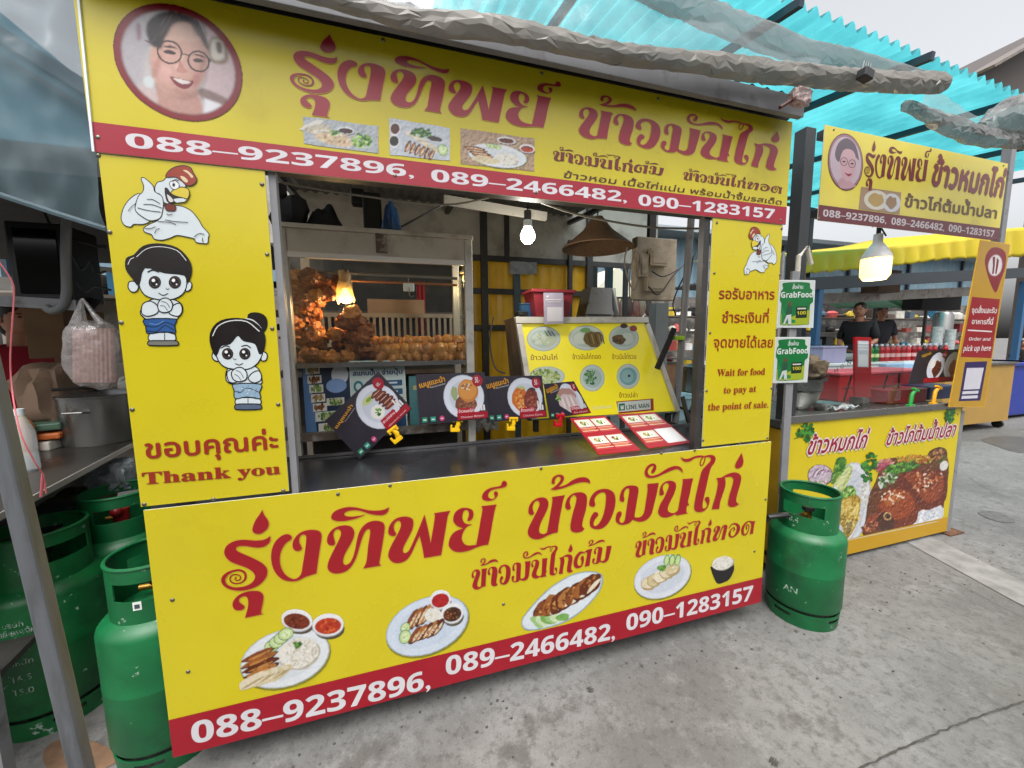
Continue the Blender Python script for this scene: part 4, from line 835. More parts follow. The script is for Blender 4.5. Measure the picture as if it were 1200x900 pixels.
# fried chicken heap and boiled chickens
fry = mat('fried_chicken_crust', '8f5020', .55, var=.4, scale=30, dirt='2e1408', dscale=20, dlo=.5, dhi=.72, bump=.9, bscale=60)
fry2 = mat('fried_chicken_crust_pale', 'b87834', .5, var=.4, scale=34, dirt='4a200c', dscale=22, dlo=.52, dhi=.75, bump=.9, bscale=60)
boil = mat('roast_chicken_skin', 'b97c38', .3, var=.3, scale=22, dirt='6e3a16', dscale=16, dlo=.48, dhi=.7, bump=.35, bscale=40)
R = random.Random(3)
def chunk(c, r, m, label, group, seed):
    b = MB(); A = Matrix.Rotation(R.random()*6.28, 3, 'Z') @ Matrix.Rotation(R.uniform(-.5, .5), 3, 'X')
    b.ball(c, (r*1.15, r*.85, r*.8), 16, 0, .55, seed, A, 2.2)
    for k in range(5):
        d = Vector((R.uniform(-1, 1), R.uniform(-1, .3), R.uniform(-.4, 1))).normalized(); b.ball(Vector(c)+d*r*.75, r*R.uniform(.25, .45), 10, 0, .6, seed+k, None, 2.5)
    o = b.build('fried_chicken', m, smooth=True); return props(o, label, 'fried chicken', group)
heap = []
for i in range(34):
    t = i/33; heap.append((at(340+R.random()*34, 326+t*92+R.uniform(-5, 5), y=.5+R.random()*.22), R.uniform(.03, .042)))
for (px, py) in ((378, 330), (388, 338), (378, 418), (384, 345), (396, 330), (392, 420), (372, 402), (398, 404), (392, 392), (406, 378), (402, 390), (412, 368), (420, 378), (414, 392), (412, 408), (424, 396), (428, 408), (408, 420), (424, 420), (436, 414), (438, 402), (430, 388)):
    y = .52+R.random()*.16; heap.append((at(px, py, y=y), .036 if px < 400 else .042))
for i, (c, r) in enumerate(heap): chunk(c, r, fry2 if i % 3 == 0 else fry, 'dark crisp fried chicken piece in the tall heap on the cabinet shelf', 'fried chicken heaped in the cabinet', i*1.7)
for row, (yy, n, x0, x1, pz) in enumerate(((.54, 8, 447, 543, 415), (.64, 8, 452, 538, 406))):
    for i in range(n):
        px = x0+(x1-x0)*i/(n-1)+R.uniform(-2, 2); c = at(px, pz-i*.3, y=yy+R.uniform(-.015, .015)); h = .044+R.uniform(-.004, .006); A = Matrix.Rotation(R.uniform(-.6, .6), 3, 'Z') @ Matrix.Rotation(R.uniform(-.28, .28), 3, 'Y')
        def e(o, r, w=.2, s=0): b.ball(c+A @ Vector(o), r, 14, 0, w, i*3+row*31+s, A, 2.2)
        b = MB(); e((0, 0, .006), (.036, .038, h), .22); e((0, -.012, .02), (.03, .03, h*.7), .25, 7)
        for sx in (-1, 1):
            e((sx*.022, -.016, -.02), (.018, .02, .026), .25, sx); e((sx*.03, -.004, .022), (.013, .022, .022), .3, sx+9)
        o = b.build('roast_chicken', boil if (i*3+row) % 4 else mat('roast_chicken_dark', 'a8692f', .35, var=.35, scale=18, dirt='5a2c12', dscale=14, bump=.4, bscale=40), smooth=True); props(o, ('golden roast chicken upright in the front row behind the glass' if row == 0 else 'golden roast chicken upright in the back row behind the glass'), 'roast chicken', 'roast chickens in the cabinet '+('front' if row == 0 else 'back')+' row')
# heat lamp with a torn plastic bag shade, small second bulb, white tag on hook
def bulb_mat(name, col, es): return mat(name, 'f5efe0', .3, emit=col, es=es)
def point(name, loc, e, r, col, parent=None):
    l_ = bpy.data.lights.new(name, 'POINT'); l_.energy = e; l_.shadow_soft_size = r; l_.color = col; o = bpy.data.objects.new(name, l_); COL.objects.link(o)
    if parent is not None: o.parent = parent; o.location = Vector(loc)-wloc(parent)
    else: o.location = loc
    return o
def pear(mb, c, r, mi=0):
    mb.lathe([(0, -r), (r*.5, -r*.87), (r*.87, -r*.5), (r, 0), (r*.93, r*.42), (r*.7, r*.85), (r*.45, r*1.25), (r*.4, r*1.6)], c, 20, mi)
c = at(405, 349, y=.58); HL = thing('heat_lamp', 'warm glowing bulb in a pale bag shade above the fried chicken', 'lamp', c)
b = MB(); pear(b, c, .026); b.build('bulb', bulb_mat('heat_bulb_glow', '#ffc25a', 9), HL, smooth=True)
b = MB(); b.tube([c+Vector((0, 0, .04)), c+Vector((0, 0, .1))], .014, 12); b.build('lamp_socket', mat('black_plastic', '161616', .4), HL, smooth=True)
b = MB(); b.tube([c+Vector((0, 0, .1)), Vector((c.x-.004, c.y, zh-.02))], .003, 6); b.build('cord', mat('black_plastic', '161616', .4), HL)
bagm = sheet_mat('bag_shade_film', 'd8c49a', .35, .7, .4, .6, 20)
b = MB(); R2 = random.Random(5); b.grid(lambda u, v: c+Vector((math.cos(u*6.283)*(.022+.016*(1-v)+.012*noise.noise(Vector((u*6, v*4, 1)))), math.sin(u*6.283)*.032, -.015+.13*v+.03*noise.noise(Vector((u*9, v*2, 4))))) , 24, 6); b.build('bag_shade', bagm, HL, smooth=True, merge=False)
point('heat_lamp_light', c+Vector((0, 0, -.045)), 2.6, .03, (1, .66, .32), HL)
c = at(545, 327, y=.7); SB2 = thing('cabinet_bulb', 'small warm bulb hanging near the right post inside the cabinet', 'lamp', c)
b = MB(); pear(b, c, .016); b.build('bulb', bulb_mat('small_bulb_glow', '#ffc060', 6), SB2, smooth=True)
b = MB(); b.lathe([(.03, .03), (.03, .034), (.012, .046), (0, .046)], c, 18); b.build('lamp_cap', cream_sheet, SB2, smooth=True)
b = MB(); b.tube([c+Vector((0, 0, .04)), Vector((c.x, c.y, zc1-.02))], .003, 6); b.build('cord', mat('black_plastic', '161616', .4), SB2)
point('cabinet_bulb_light', c+Vector((0, 0, -.03)), .6, .02, (1, .7, .35), SB2)
c = at(479, 337, y=.585); TG = thing('hanging_hook', 'white plastic tag with hook hanging from the cabinet rod', 'hook', c)
b = MB(); b.bb(c.x-.025, c.x+.025, c.y-.008, c.y+.008, c.z-.018, c.z+.02); b.build('tag_body', mat('white_plastic', 'd4dde0', .35), TG, bevel=.004)
b = MB(); b.tube([c+Vector((0, 0, .02)), Vector((c.x, c.y, zh-.05))], .0025, 6); b.tube([c+Vector((0, -.0, .02)), c+Vector((.002, -.009, -.01)), c+Vector((.002, 0, -.035)), c+Vector((.014, 0, -.046)), c+Vector((.022, 0, -.036))], .003, 6); b.build('wire_hook', stainless, TG, smooth=True)
# white slatted crate panel and grey curtain behind the cabinet
SL = thing('slatted_rack', 'white slatted rack standing behind the display cabinet', 'rack', (.75, 1.15, 0))
x0, x1, z0, z1 = at(356, 395, y=1.15).x, at(535, 395, y=1.15).x, at(450, 402, y=1.15).z, at(450, 372, y=1.15).z
b = MB(); n = 26
for i in range(n): x = x0+(x1-x0)*i/(n-1); b.bb(x-.008, x+.008, 1.145, 1.155, z0, z1)
b.build('slats', mat('white_slat', '8f867a', .5), SL)
b = MB(); b.bb(x0-.02, x1+.02, 1.14, 1.16, z1, z1+.025); b.bb(x0-.02, x1+.02, 1.14, 1.16, z0-.02, z0); b.bb(x0-.02, x0+.01, 1.14, 1.16, 0, z1); b.bb(x1-.01, x1+.02, 1.14, 1.16, 0, z1); b.build('rack_frame', mat('white_slat', '8f867a', .5), SL)
b = MB(); a0, a1 = at(430, 350, y=1.2), at(498, 372, y=1.2); b.bb(a0.x, a1.x, 1.2, 1.23, a1.z, a0.z); o = b.build('tray_box', mat('brown_card', '9a8066', .7, var=.15), bevel=.004); props(o, 'pale brown flat box propped on the slatted rack behind the cabinet', 'box')
b = MB(); a0, a1 = at(488, 330, y=1.24), at(500, 392, y=1.24); b.grid(lambda u, v: Vector((a0.x+(a1.x-a0.x)*u, 1.24+.012*math.sin(u*14), a0.z+(a1.z-a0.z)*v)), 14, 4); o = b.build('red_cloth', mat('red_cloth', 'a01c26', .8), smooth=True, solid=.003); props(o, 'narrow red cloth hanging behind the cabinet glass', 'cloth')

dkp = mat('dark_grey_panel', '3c3a38', .7, var=.3, dirt='5e5850', dscale=3)
SH = thing('back_shelf', 'dark grey storage shelf behind the display cabinet under the white sheet', 'shelf', (.6, 1.75, 0))
b = MB(); b.bb(-.1, 1.28, 1.95, 1.97, .2, 2.18); b.build('back_panel', dkp, SH)
for z in (.75, 1.18, 1.6): b = MB(); b.bb(-.1, 1.28, 1.55, 1.949, z-.015, z+.015); b.build('shelf_board', mat('shelf_board', '5c5349', .6, var=.2), SH)
for x in (-.1, 1.25): b = MB(); b.bb(x-.02, x+.02, 1.53, 1.56, 0, 1.95); b.build('upright', steel_grey, SH)
# ------------------------------------------------------------------ cards, clips and leaflets on the counter
def quad_plane(p, y, tilt=0.):
    """plane through the point under pixel p at depth y, leaning back by tilt degrees"""
    a = math.radians(tilt); return at(*p, y=y), Vector((0, -math.cos(a), math.sin(a)))
def card(name, label, cat, px, y, tilt, back, draw, group=None, th=.002, P=None, prop=None):
    p0, n = quad_plane(px[3], y, tilt) if P is None else P
    A = Art(p0, n, lift=.0004); pts = [A.pt(A.loc(*q)) for q in px]
    base = sum(pts, Vector())/4; base.z = min(p.z for p in pts)
    t = thing(name, label, cat, base, group)
    b = MB(); b.slab(pts, n, th); b.build('card_board', mat('card_'+back, back, .35, var=.05), t)
    draw(A); A.build('printed_artwork', t); return t
def bil(q):
    a, b_, c, d = [np.array(x, float) for x in q]
    return lambda u, v: tuple(a*(1-u)*(1-v)+b_*u*(1-v)+c*u*v+d*(1-u)*v)
def uvpoly(A, f, pts, col, L=1, smooth=False): A.poly([f(*p) for p in pts], col, L, smooth)
def uvell(A, f, u, v, ru, rv, col, L=2, n=24, wob=0., seed=0):
    pts = []
    for k in range(n):
        a = 6.2832*k/n; w = 1+wob*noise.noise(Vector((math.cos(a)*1.8, math.sin(a)*1.8, seed*3.1))); pts.append(f(u+ru*w*math.cos(a), v+rv*w*math.sin(a)))
    A.local([A.loc(*p) for p in pts], col, L)
def uvscat(A, f, u, v, ru, rv, n, s, cols, L, seed=0):
    R = random.Random(seed)
    for i in range(n):
        r = math.sqrt(R.random()); a = R.random()*6.28; uvell(A, f, u+ru*r*math.cos(a), v+rv*r*math.sin(a), s*(.6+R.random()), s*1.3*(.6+R.random()), R.choice(cols), L, 7)
def menu_card(f, food, price, name, sub):
    def d(A):
        bg = '2d2733'
        uvpoly(A, f, [(.01, .015), (.99, .015), (.99, .985), (.01, .985)], bg, 1)
        for i in range(5): uvpoly(A, f, [(.02+.09*i, .02), (.024+.09*i, .02), (.024+.09*i, .98), (.02+.09*i, .98)], '38323f', 2)
        uvell(A, f, .67, .5, .295, .46, 'b9bfcf', 3); uvell(A, f, .67, .5, .285, .445, 'dfe4f0', 4); uvell(A, f, .67, .5, .21, .33, 'cdd4e4', 5)
        if food == 'leg':
            uvell(A, f, .62, .58, .1, .14, 'f0eee6', 7, wob=.1); uvscat(A, f, .62, .58, .05, .07, 16, .012, GRN[:3], 9); uvell(A, f, .63, .28, .1, .07, 'c9d48a', 7, wob=.2); uvell(A, f, .64, .28, .05, .035, '7d9a46', 8)
            for i in range(5): uvell(A, f, .78+.012*i, .3+.085*i, .1, .06, ['6a2f24', '7a3a2c', '552218'][i % 3], 10+i*2, wob=.3, seed=i); uvell(A, f, .78+.012*i, .29+.085*i, .07, .012, 'c99a84', 11+i*2, wob=.3, seed=i)
            uvell(A, f, .72, .78, .1, .035, '33221c', 22, wob=.2)
        elif food == 'biryani':
            uvell(A, f, .7, .66, .16, .2, '7c4632', 7, wob=.25); uvscat(A, f, .7, .68, .13, .15, 60, .014, ['8f5a40', '663524', 'a4745a'], 8); uvell(A, f, .74, .38, .15, .24, 'c87f3c', 10, wob=.06); uvell(A, f, .73, .36, .13, .2, 'd99548', 11); uvscat(A, f, .73, .3, .07, .07, 26, .014, ['f0e4c8', '5d6a5a', 'e8c890', 'b8693c'], 12); uvell(A, f, .54, .42, .05, .14, '9fae7c', 9, wob=.3)
        elif food == 'curry':
            uvell(A, f, .6, .42, .1, .16, 'c8a484', 7, wob=.2); uvell(A, f, .59, .55, .14, .26, 'cf7030', 9, wob=.2); uvscat(A, f, .59, .55, .1, .2, 60, .016, ['e2903c', 'b85420', 'e8b070'], 10); uvell(A, f, .78, .6, .13, .26, '7f3b30', 11, wob=.3); uvscat(A, f, .78, .6, .1, .2, 60, .016, ['94483a', '692c24', 'b06a58'], 12); uvell(A, f, .63, .3, .07, .06, 'b7c77e', 8, wob=.2); uvell(A, f, .8, .33, .06, .05, '493a38', 8)
        else:
            uvell(A, f, .6, .4, .26, .22, 'b58a80', 7, wob=.15); uvell(A, f, .58, .6, .26, .24, 'd8c4c4', 9, wob=.15)
            for i in range(6): uvell(A, f, .44+.06*i, .62-.01*i, .03, .17, ['e8dcd8', 'c9b0b0'][i % 2], 10+i, wob=.2, seed=i)
            uvscat(A, f, .33, .45, .06, .1, 30, .016, GRN, 9)
        uvell(A, f, .885, .175, .075, .125, 'a8142e', 24)
        A.text(math_bold(price, False), f(.85, .22), f(.915, .22), abs(f(.5, .11)[1]-f(.5, .2)[1])*1.0+1.5, 'f2e8e8', 26)
        uvpoly(A, f, [(.55, .84), (.985, .84), (.985, .98), (.55, .98)], 'a31026', 24)
        uvpoly(A, f, [(.56, .74), (.8, .74), (.8, .85), (.56, .85)], 'b3142c', 25)
        A.text(name, f(.575, .83), f(.785, .83), 2.6, 'f4e6e6', 27, bold=.04); A.text(sub, f(.6, .945), f(.93, .945), 2.2, 'f0dede', 27)
        A.text('เมนูแนะนำ', f(.05, .27), f(.42, .16), 5., 'e8a628', 26, bold=.06); A.text('Recommended', f(.2, .285), f(.42, .22), 2.1, 'd8d4dc', 26)
        for i, c in enumerate(('2f8f6a', '2c9a86', 'd04a7a')):
            if i < 2: uvpoly(A, f, [(.045+.12*i, .86), (.12+.12*i, .86), (.12+.12*i, .96), (.045+.12*i, .96)], c, 24); uvpoly(A, f, [(.06+.12*i, .9), (.105+.12*i, .9), (.105+.12*i, .925), (.06+.12*i, .925)], 'e2efe8', 25)
            else: uvell(A, f, .33, .91, .035, .055, c, 24); uvpoly(A, f, [(.31, .9), (.35, .9), (.35, .92), (.31, .92)], 'f0dce4', 25)
        for i in range(3): uvpoly(A, f, [(.86+.035*i, .6+.05*i), (.885+.035*i, .6+.05*i), (.885+.035*i, .82), (.86+.035*i, .82)], 'ece9ec', 26)
    return d
CARDG = 'menu cards clipped along the counter'
q1 = [(443.5, 435), (483, 478.7), (421.7, 538), (381, 493)]
# the first card is turned: its picture's upper left corner points left
q1r = [(381, 493), (443.5, 435), (483, 478.7), (421.7, 538)]
card('menu_card', 'dark menu card turned on its corner, chicken leg dish at price 60', 'menu card', q1r, .33, 8, '2d2733', menu_card(bil(q1r), 'leg', '60.-', 'ข้าวไก่ย่าง', 'Chicken steak'), CARDG, P=quad_plane((421.7, 538), .33, 8))
q2 = [(487, 439), (567.5, 436), (573, 490), (491.5, 498)]
card('menu_card', 'dark menu card standing level, yellow rice mound on white plate at price 50', 'menu card', q2, .36, 8, '2d2733', menu_card(bil(q2), 'biryani', '50.-', 'ข้าวหมกไก่', 'Chicken Biryani'), CARDG)
q3 = [(566, 441), (635, 440), (641, 488.5), (571, 495)]
card('menu_card', 'dark menu card with orange curry and red meat on one plate', 'menu card', q3, .40, 8, '2d2733', menu_card(bil(q3), 'curry', '50.-', 'ข้าวแกงไก่', 'Chicken Curry'), CARDG)
q4 = [(637, 450), (672.5, 446.6), (693, 484), (644, 490.5)]
card('menu_card', 'tilted small menu card with pink meat slices beside the yellow light board', 'menu card', q4, .42, 8, '2d2733', menu_card(bil(q4), 'pork', '50.-', 'ข้าวหมูแดง', 'Rice with pork'), CARDG)
# clips
def clip(label, px, y, m, turn=0, tilt=0):
    c = at(*px, y=y); t = thing('card_clip', label, 'clip', (c.x, y, c.z-.03), 'plastic clips holding the menu cards')
    A = Matrix.Rotation(math.radians(turn), 3, 'Y')
    def bx(mb, o, d): mb.box(c+A @ Vector(o), d, M=A)
    b = MB(); bx(b, (0, 0, .026), (.046, .022, .012)); bx(b, (-.018, 0, .016), (.009, .02, .012)); bx(b, (.018, 0, .016), (.009, .02, .012)); b.build('jaw', m, t, bevel=.002)
    b = MB(); b.tube([c+A @ Vector((0, 0, .022)), c+A @ Vector((.004, -.004, 0)), c+A @ Vector((-.004, 0, -.018))], [.009, .011, .01], 10); b.build('swivel_arm', m, t, smooth=True)
    b = MB(); bx(b, (-.01, 0, -.026), (.042, .024, .016)); bx(b, (-.028, -.002, -.012), (.008, .02, .02)); bx(b, (.004, -.002, -.014), (.008, .02, .016)); b.build('base_clamp', m, t, bevel=.002)
yc = mat('clip_yellow', 'e8b90a', .35); rc = mat('clip_red', 'b8141f', .35); gc = mat('clip_green', '1f8a3a', .35)
clip('yellow clip twisted sideways under the turned menu card', (464, 508), .345, yc, -35); clip('yellow clip under the level rice menu card', (536, 497), .375, yc, 4)
clip('yellow clip under the orange curry menu card', (601, 496), .41, yc, 4); clip('red clip under the tilted pink meat menu card', (656, 492), .42, rc, 4)
# red placards leaning on the counter
def placard(f, qr):
    def d(A):
        uvpoly(A, f, [(.005, .005), (.995, .005), (.995, .995), (.005, .995)], 'a81c28', 1)
        for v0, v1 in ((.06, .42), (.52, .9)):
            for u0, u1 in ((.06, .48), (.52, .94)):
                if qr and v0 > .5 and u0 > .5: uvpoly(A, f, [(u0, v0-.02), (u1+.02, v0-.02), (u1+.02, v1+.03), (u0, v1+.03)], 'e8e6e6', 2); continue
                uvpoly(A, f, [(u0, v0), (u1, v0), (u1, v0+.2), (u0, v0+.2)], 'd8d4c2', 2); uvell(A, f, (u0+u1)/2, v0+.1, .15, .08, 'f0eee8', 3); uvell(A, f, (u0+u1)/2-.04, v0+.1, .08, .055, ['8a6a3c', '6f9a4a', 'b08a58', '7a3a22'][int(u0 > .3)+2*int(v0 > .3)], 4, wob=.3); uvscat(A, f, (u0+u1)/2, v0+.1, .1, .05, 14, .014, GRN+CREAM, 5)
                for k in range(4): uvpoly(A, f, [(u0, v0+.225+.035*k), (u1-.06*(k % 2), v0+.225+.035*k), (u1-.06*(k % 2), v0+.245+.035*k), (u0, v0+.245+.035*k)], ['e8b0a0', 'd98a3c', 'e8c8b8', 'c9503c'][k], 3)
    return d
for lab, q, qr, yy in (('red food placard lying slanted on the counter, nearer the cabinet', [(668, 490.5), (708.5, 487), (751, 527.6), (702, 533)], False, 0), ('red food placard with white code square lying at the counter\'s right end', [(724, 486), (767, 482.6), (810, 518.6), (760, 525.4)], True, 0)):
    b0, b1 = at(*q[3], z=.913), at(*q[2], z=.913); e = (b1-b0).normalized(); tilt = math.radians(28); bk = Vector((-e.y, e.x, 0)); s = bk*math.cos(tilt)+Vector((0, 0, math.sin(tilt))); n = e.cross(s).normalized()
    if n.z < 0: n = -n
    card('food_placard', lab, 'placard', q, 0, 0, 'a81c28', placard(bil(q), qr), 'red food placards on the counter', th=.003, P=(b0, n))
# posters standing in the lower part of the cabinet
def poster_menu(A):
    f = bil([(353, 426), (409, 424), (411, 506), (358, 512)])
    uvpoly(A, f, [(0, 0), (1, 0), (1, 1), (0, 1)], '1c2f4c', 1); uvpoly(A, f, [(.02, .02), (.16, .02), (.26, .98), (.02, .98)], '5d86b8', 2)
    uvell(A, f, .8, .18, .18, .14, 'd8dde4', 3); uvell(A, f, .72, .33, .22, .1, '86a8d8', 4)
    for i in range(5): u = .08+.03*i; uvpoly(A, f, [(u, .04+.13*i), (u+.3, .04+.13*i), (u+.3, .15+.13*i), (u, .15+.13*i)], 'e6e2d6', 4); uvscat(A, f, u+.15, .095+.13*i, .11, .035, 26, .018, [['6a8a3c', '8f6a3c', 'b8a070'], ['7a4a24', '5a3218', 'a06a3c'], ['8fae5c', '4f7a34']][i % 3], 5, i)
    for u, v, w, h in ((.5, .5, .38, .1), (.24, .68, .5, .13), (.3, .84, .6, .13)): uvpoly(A, f, [(u, v), (u+w, v), (u+w, v+h), (u, v+h)], 'dfe2da', 6); uvscat(A, f, u+w/2, v+h/2, w*.38, h*.35, 50, .02, ['4f7a34', '86a85a', 'c8c89a', '6a5a34'], 7, int(v*9))
card('food_poster', 'blue poster of boxed dishes standing behind the rail at the cabinet\'s left', 'poster', [(353, 426), (409, 424), (411, 506), (358, 512)], .475, 6, '1c2f4c', poster_menu)
def poster_scan(A):
    f = bil([(409, 423), (474, 422), (478, 506), (413, 510)])
    uvpoly(A, f, [(.01, .01), (.99, .01), (.99, .99), (.01, .99)], 'c8d8d2', 1)
    for i in range(9): uvpoly(A, f, [(.02+.108*i, .03), (.1+.108*i, .03), (.06+.108*i, .09)], ['e0b84c', '4f9aa8', 'd88a4c'][i % 3], 2)
    A.text('สแกนปั๊บ', f(.06, .2), f(.5, .195), 4.2, '1c3a6c', 3, bold=.08); A.text('จ่ายปุ๊บ', f(.58, .195), f(.95, .185), 4.2, '1c3a6c', 3, bold=.08)
    for i in range(3):
        uvpoly(A, f, [(.3, .28+.12*i), (.94, .27+.12*i), (.94, .35+.12*i), (.3, .36+.12*i)], '27567a', 2); uvpoly(A, f, [(.36, .305+.12*i), (.85, .297+.12*i), (.85, .32+.12*i), (.36, .328+.12*i)], 'd4e2e8', 3)
    uvell(A, f, .15, .35, .09, .08, '2b7a86', 3); uvell(A, f, .15, .35, .05, .045, 'd0e2e0', 4); uvpoly(A, f, [(.6, .7), (.98, .69), (.98, .98), (.6, .99)], '2f5a86', 2)
card('payment_poster', 'pale green scan to pay poster with bunting, behind the turned menu card', 'poster', [(409, 423), (474, 422), (478, 506), (413, 510)], .468, 6, 'c8d8d2', poster_scan)
card('notice_sheet', 'plain teal sheet standing between the scan poster and the rice card', 'notice', [(479, 441), (512, 439), (513, 500), (481, 503)], .478, 6, '3d6f72', lambda A: (A.rect((480, 444), (511, 442), (512, 470), (481, 472), '56888a', 1), A.rect((484, 452), (500, 451), (500, 456), (484, 457), 'c8b87a', 2)))

# ------------------------------------------------------------------ slanted yellow menu light board
tl, tr, br_, bl = (603, 371), (757, 371), (797, 483), (622, 493)
yb, yt = .53, .66
B0, B1 = at(*bl, y=yb), at(*br_, y=yb); T0, T1 = at(*tl, y=yt), at(*tr, y=yt)
ey = ((B1-B0)+(T1-T0)).normalized(); sl_ = ((T0+T1)/2-(B0+B1)/2); n = ey.cross(sl_).normalized()
if n.y > 0: n = -n
MBD = thing('menu_light_board', 'slanted yellow menu board in aluminium frame with six dishes, behind the menu cards', 'menu board', ((B0.x+B1.x)/2, .7, .909))
A = Art((B0+B1)/2, n); q = [A.pt(A.loc(*p)) for p in (tl, tr, br_, bl)]
b = MB(); b.slab([p-n*.004 for p in q], n, .05); b.build('box_back', steel_grey, MBD)
fb = bil([tl, tr, br_, bl])
def edge_bar(a, b_, w, nm): m = MB(); p, r = A.pt(A.loc(*fb(*a)), .004), A.pt(A.loc(*fb(*b_)), .004); m.bar(p, r, w, .02, up=n); m.build(nm, alu, MBD, bevel=.002)
edge_bar((.0, .04), (1, .04), .036, 'frame_bar'); edge_bar((.02, .08), (.02, .99), .03, 'frame_bar'); edge_bar((.982, .08), (.982, .99), .03, 'frame_bar')
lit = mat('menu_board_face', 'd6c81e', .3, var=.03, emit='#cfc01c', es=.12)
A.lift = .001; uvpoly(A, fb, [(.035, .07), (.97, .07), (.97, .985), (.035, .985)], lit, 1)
for i, (px, py, w, h, lb) in enumerate(((637, 397, 19, 14, 'ข้าวมันไก่'), (687, 396, 20, 14, 'ข้าวมันไก่ทอด'), (731, 396, 17, 14, 'ข้าวมันไก่รวม'), (641, 441, 20, 11, ''), (694, 443, 14, 15, ''), (736, 441, 13, 14, 'ข้าวเปล่า'))):
    A.ell(px, py, w*1.04, h*1.05, 'a8bdb0', 2); A.ell(px, py, w, h, 'd6e4e0', 3); A.ell(px, py, w*.8, h*.75, 'c2d6cc', 4)
    if i == 0: A.ell(px-6, py, 8, 7, 'dfeadd', 5, wob=.2); A.ell(px+5, py+2, 9, 7, 'cddcba', 6, wob=.2); [A.ribbon([(px+1+k*4, py-9), (px+5+k*4, py-3)], 1.2, '3f6a4a', 8) for k in range(3)]; A.scatter(px-2, py, 12, 7, 30, 1, ['b9cfae', 'e6eede'], 7)
    elif i == 1: A.ell(px-7, py+1, 8, 7, 'dfeadd', 5, wob=.2); A.ell(px+8, py+1, 11, 9, '7a6434', 6, wob=.3); [A.ribbon([(px+2+k*4, py-4), (px+5+k*4, py+7)], 1.1, ['3f3018', 'b89a58'][k % 2], 8) for k in range(5)]; A.ell(px-1, py-9, 6, 3, '7fae6a', 7, wob=.2)
    elif i == 2: A.ell(px-6, py+2, 8, 6, '6a4a24', 6, wob=.3); A.ell(px+4, py+1, 7, 7, 'dfeadd', 5, wob=.2); A.ell(px+0, py-14, 4.4, 2.8, '4a1c14', 8); A.ell(px+11, py-11, 4.4, 3.6, 'a03a26', 8); A.scatter(px-6, py+2, 6, 4, 14, 1, ['8a6a3a', '3f2a14'], 8)
    elif i == 3: A.scatter(px-3, py, 18, 8, 120, 1.5, ['a9c45c', 'cfdc9a', '7a9a3a', 'e2e8c0'], 6)
    elif i == 4: A.ell(px, py, 11, 11, 'b8d0c8', 5); A.scatter(px-2, py-1, 7, 8, 40, 1.3, ['4f8a4a', '2f6a3a', '8fb88a'], 6)
    else: A.ell(px, py, 10, 10.5, '7fb8bc', 5); A.ell(px-1, py, 7, 7.5, '9fcaca', 6); A.ell(px+1, py-.5, 1.6, 1.6, '2f4a2a', 7)
    if lb: A.text(lb, (px-w*.8, py+25), (px+w*.85, py+24.5), 4.4, 'a86a1a', 3, bold=.03)
A.rect((722, 470.5), (765.5, 467), (766, 481), (725, 485), 'b02a22', 2); A.rect((723.5, 471.5), (762, 468.3), (762.5, 479.5), (724, 483), 'dfe9e2', 3)
A.rect((725, 473.2), (732, 472.6), (732.3, 480.6), (725.3, 481.4), '10714f', 4); A.poly([(727, 475.2), (728, 475.1), (728.6, 477), (729.6, 475), (730.6, 474.9), (730.8, 479.4), (727.3, 479.8)], 'e6f0ea', 5, False)
A.text(math_bold('LINE MAN', False), (734, 480), (761, 477.3), 5, '13302a', 5); A.text('GrabFood', (694, 480), (716, 478), 4, 'f0f4e0', 5)
A.build('printed_artwork', MBD)
# side cheek and feet
m = MB(); pA, pB = A.pt(A.loc(*tl), -.055), A.pt(A.loc(*bl), -.055); m.add([pA+n*.05, pB+n*.05, Vector((pB.x, pB.y+.26, pB.z)), Vector((pA.x, pA.y+.13, pA.z))], [(0, 1, 2, 3)]); m.build('side_cheek', mat('worn_wood_side', '5e5246', .6, var=.4, scale=5, aniso=(6, 6, 1)), MBD, solid=.006)
for u in (.05, .95): p = A.pt(A.loc(*fb(u, .985)), -.03); m = MB(); m.bb(p.x-.012, p.x+.012, p.y-.01, p.y+.02, .9095, p.z+.03); m.build('foot', steel_dark, MBD)

ytop = .74; ztop = q[0].z+.002
m = MB(); m.bb(q[0].x+.02, q[1].x-.02, .67, .95, ztop-.018, ztop-.003); m.build('top_shelf', steel_grey, MBD)
def px_(px, y=ytop): return at(px, 370, y=y).x
# basket
x0, x1 = px_(619), px_(665); c = Vector(((x0+x1)/2, ytop, ztop)); BK = thing('plastic_basket', 'dark red plastic basket on top of the slanted menu board', 'basket', c)
h = at(640, 343, y=ytop).z-ztop; w = (x1-x0)/2
m = MB()
def rr_box(z, k): return [(c.x+sx*w*k, c.y+sy*.085*k, z) for sx, sy in ((-1, -1), (1, -1), (1, 1), (-1, 1))]
r0, r1, r2, r3 = rr_box(ztop, .8), rr_box(ztop+h, 1), rr_box(ztop+h, .93), rr_box(ztop+.008, .75)
m.add(r0+r1+r2+r3, [(0, 3, 2, 1)]+[(i+4*k, (i+1) % 4+4*k, (i+1) % 4+4*k+4, i+4*k+4) for k in range(3) for i in range(4)]+[(12, 13, 14, 15)])
bk_m = mat('basket_red_plastic', '7d2630', .45, var=.1); m.build('basket_body', bk_m, BK, bevel=.004)
m = MB(); zz = ztop+h
for i in range(4): a, b_ = Vector(rr_box(zz, 1.03)[i]), Vector(rr_box(zz, 1.03)[(i+1) % 4]); m.bar(a, b_, .012, .014)
m.build('basket_rim', bk_m, BK)
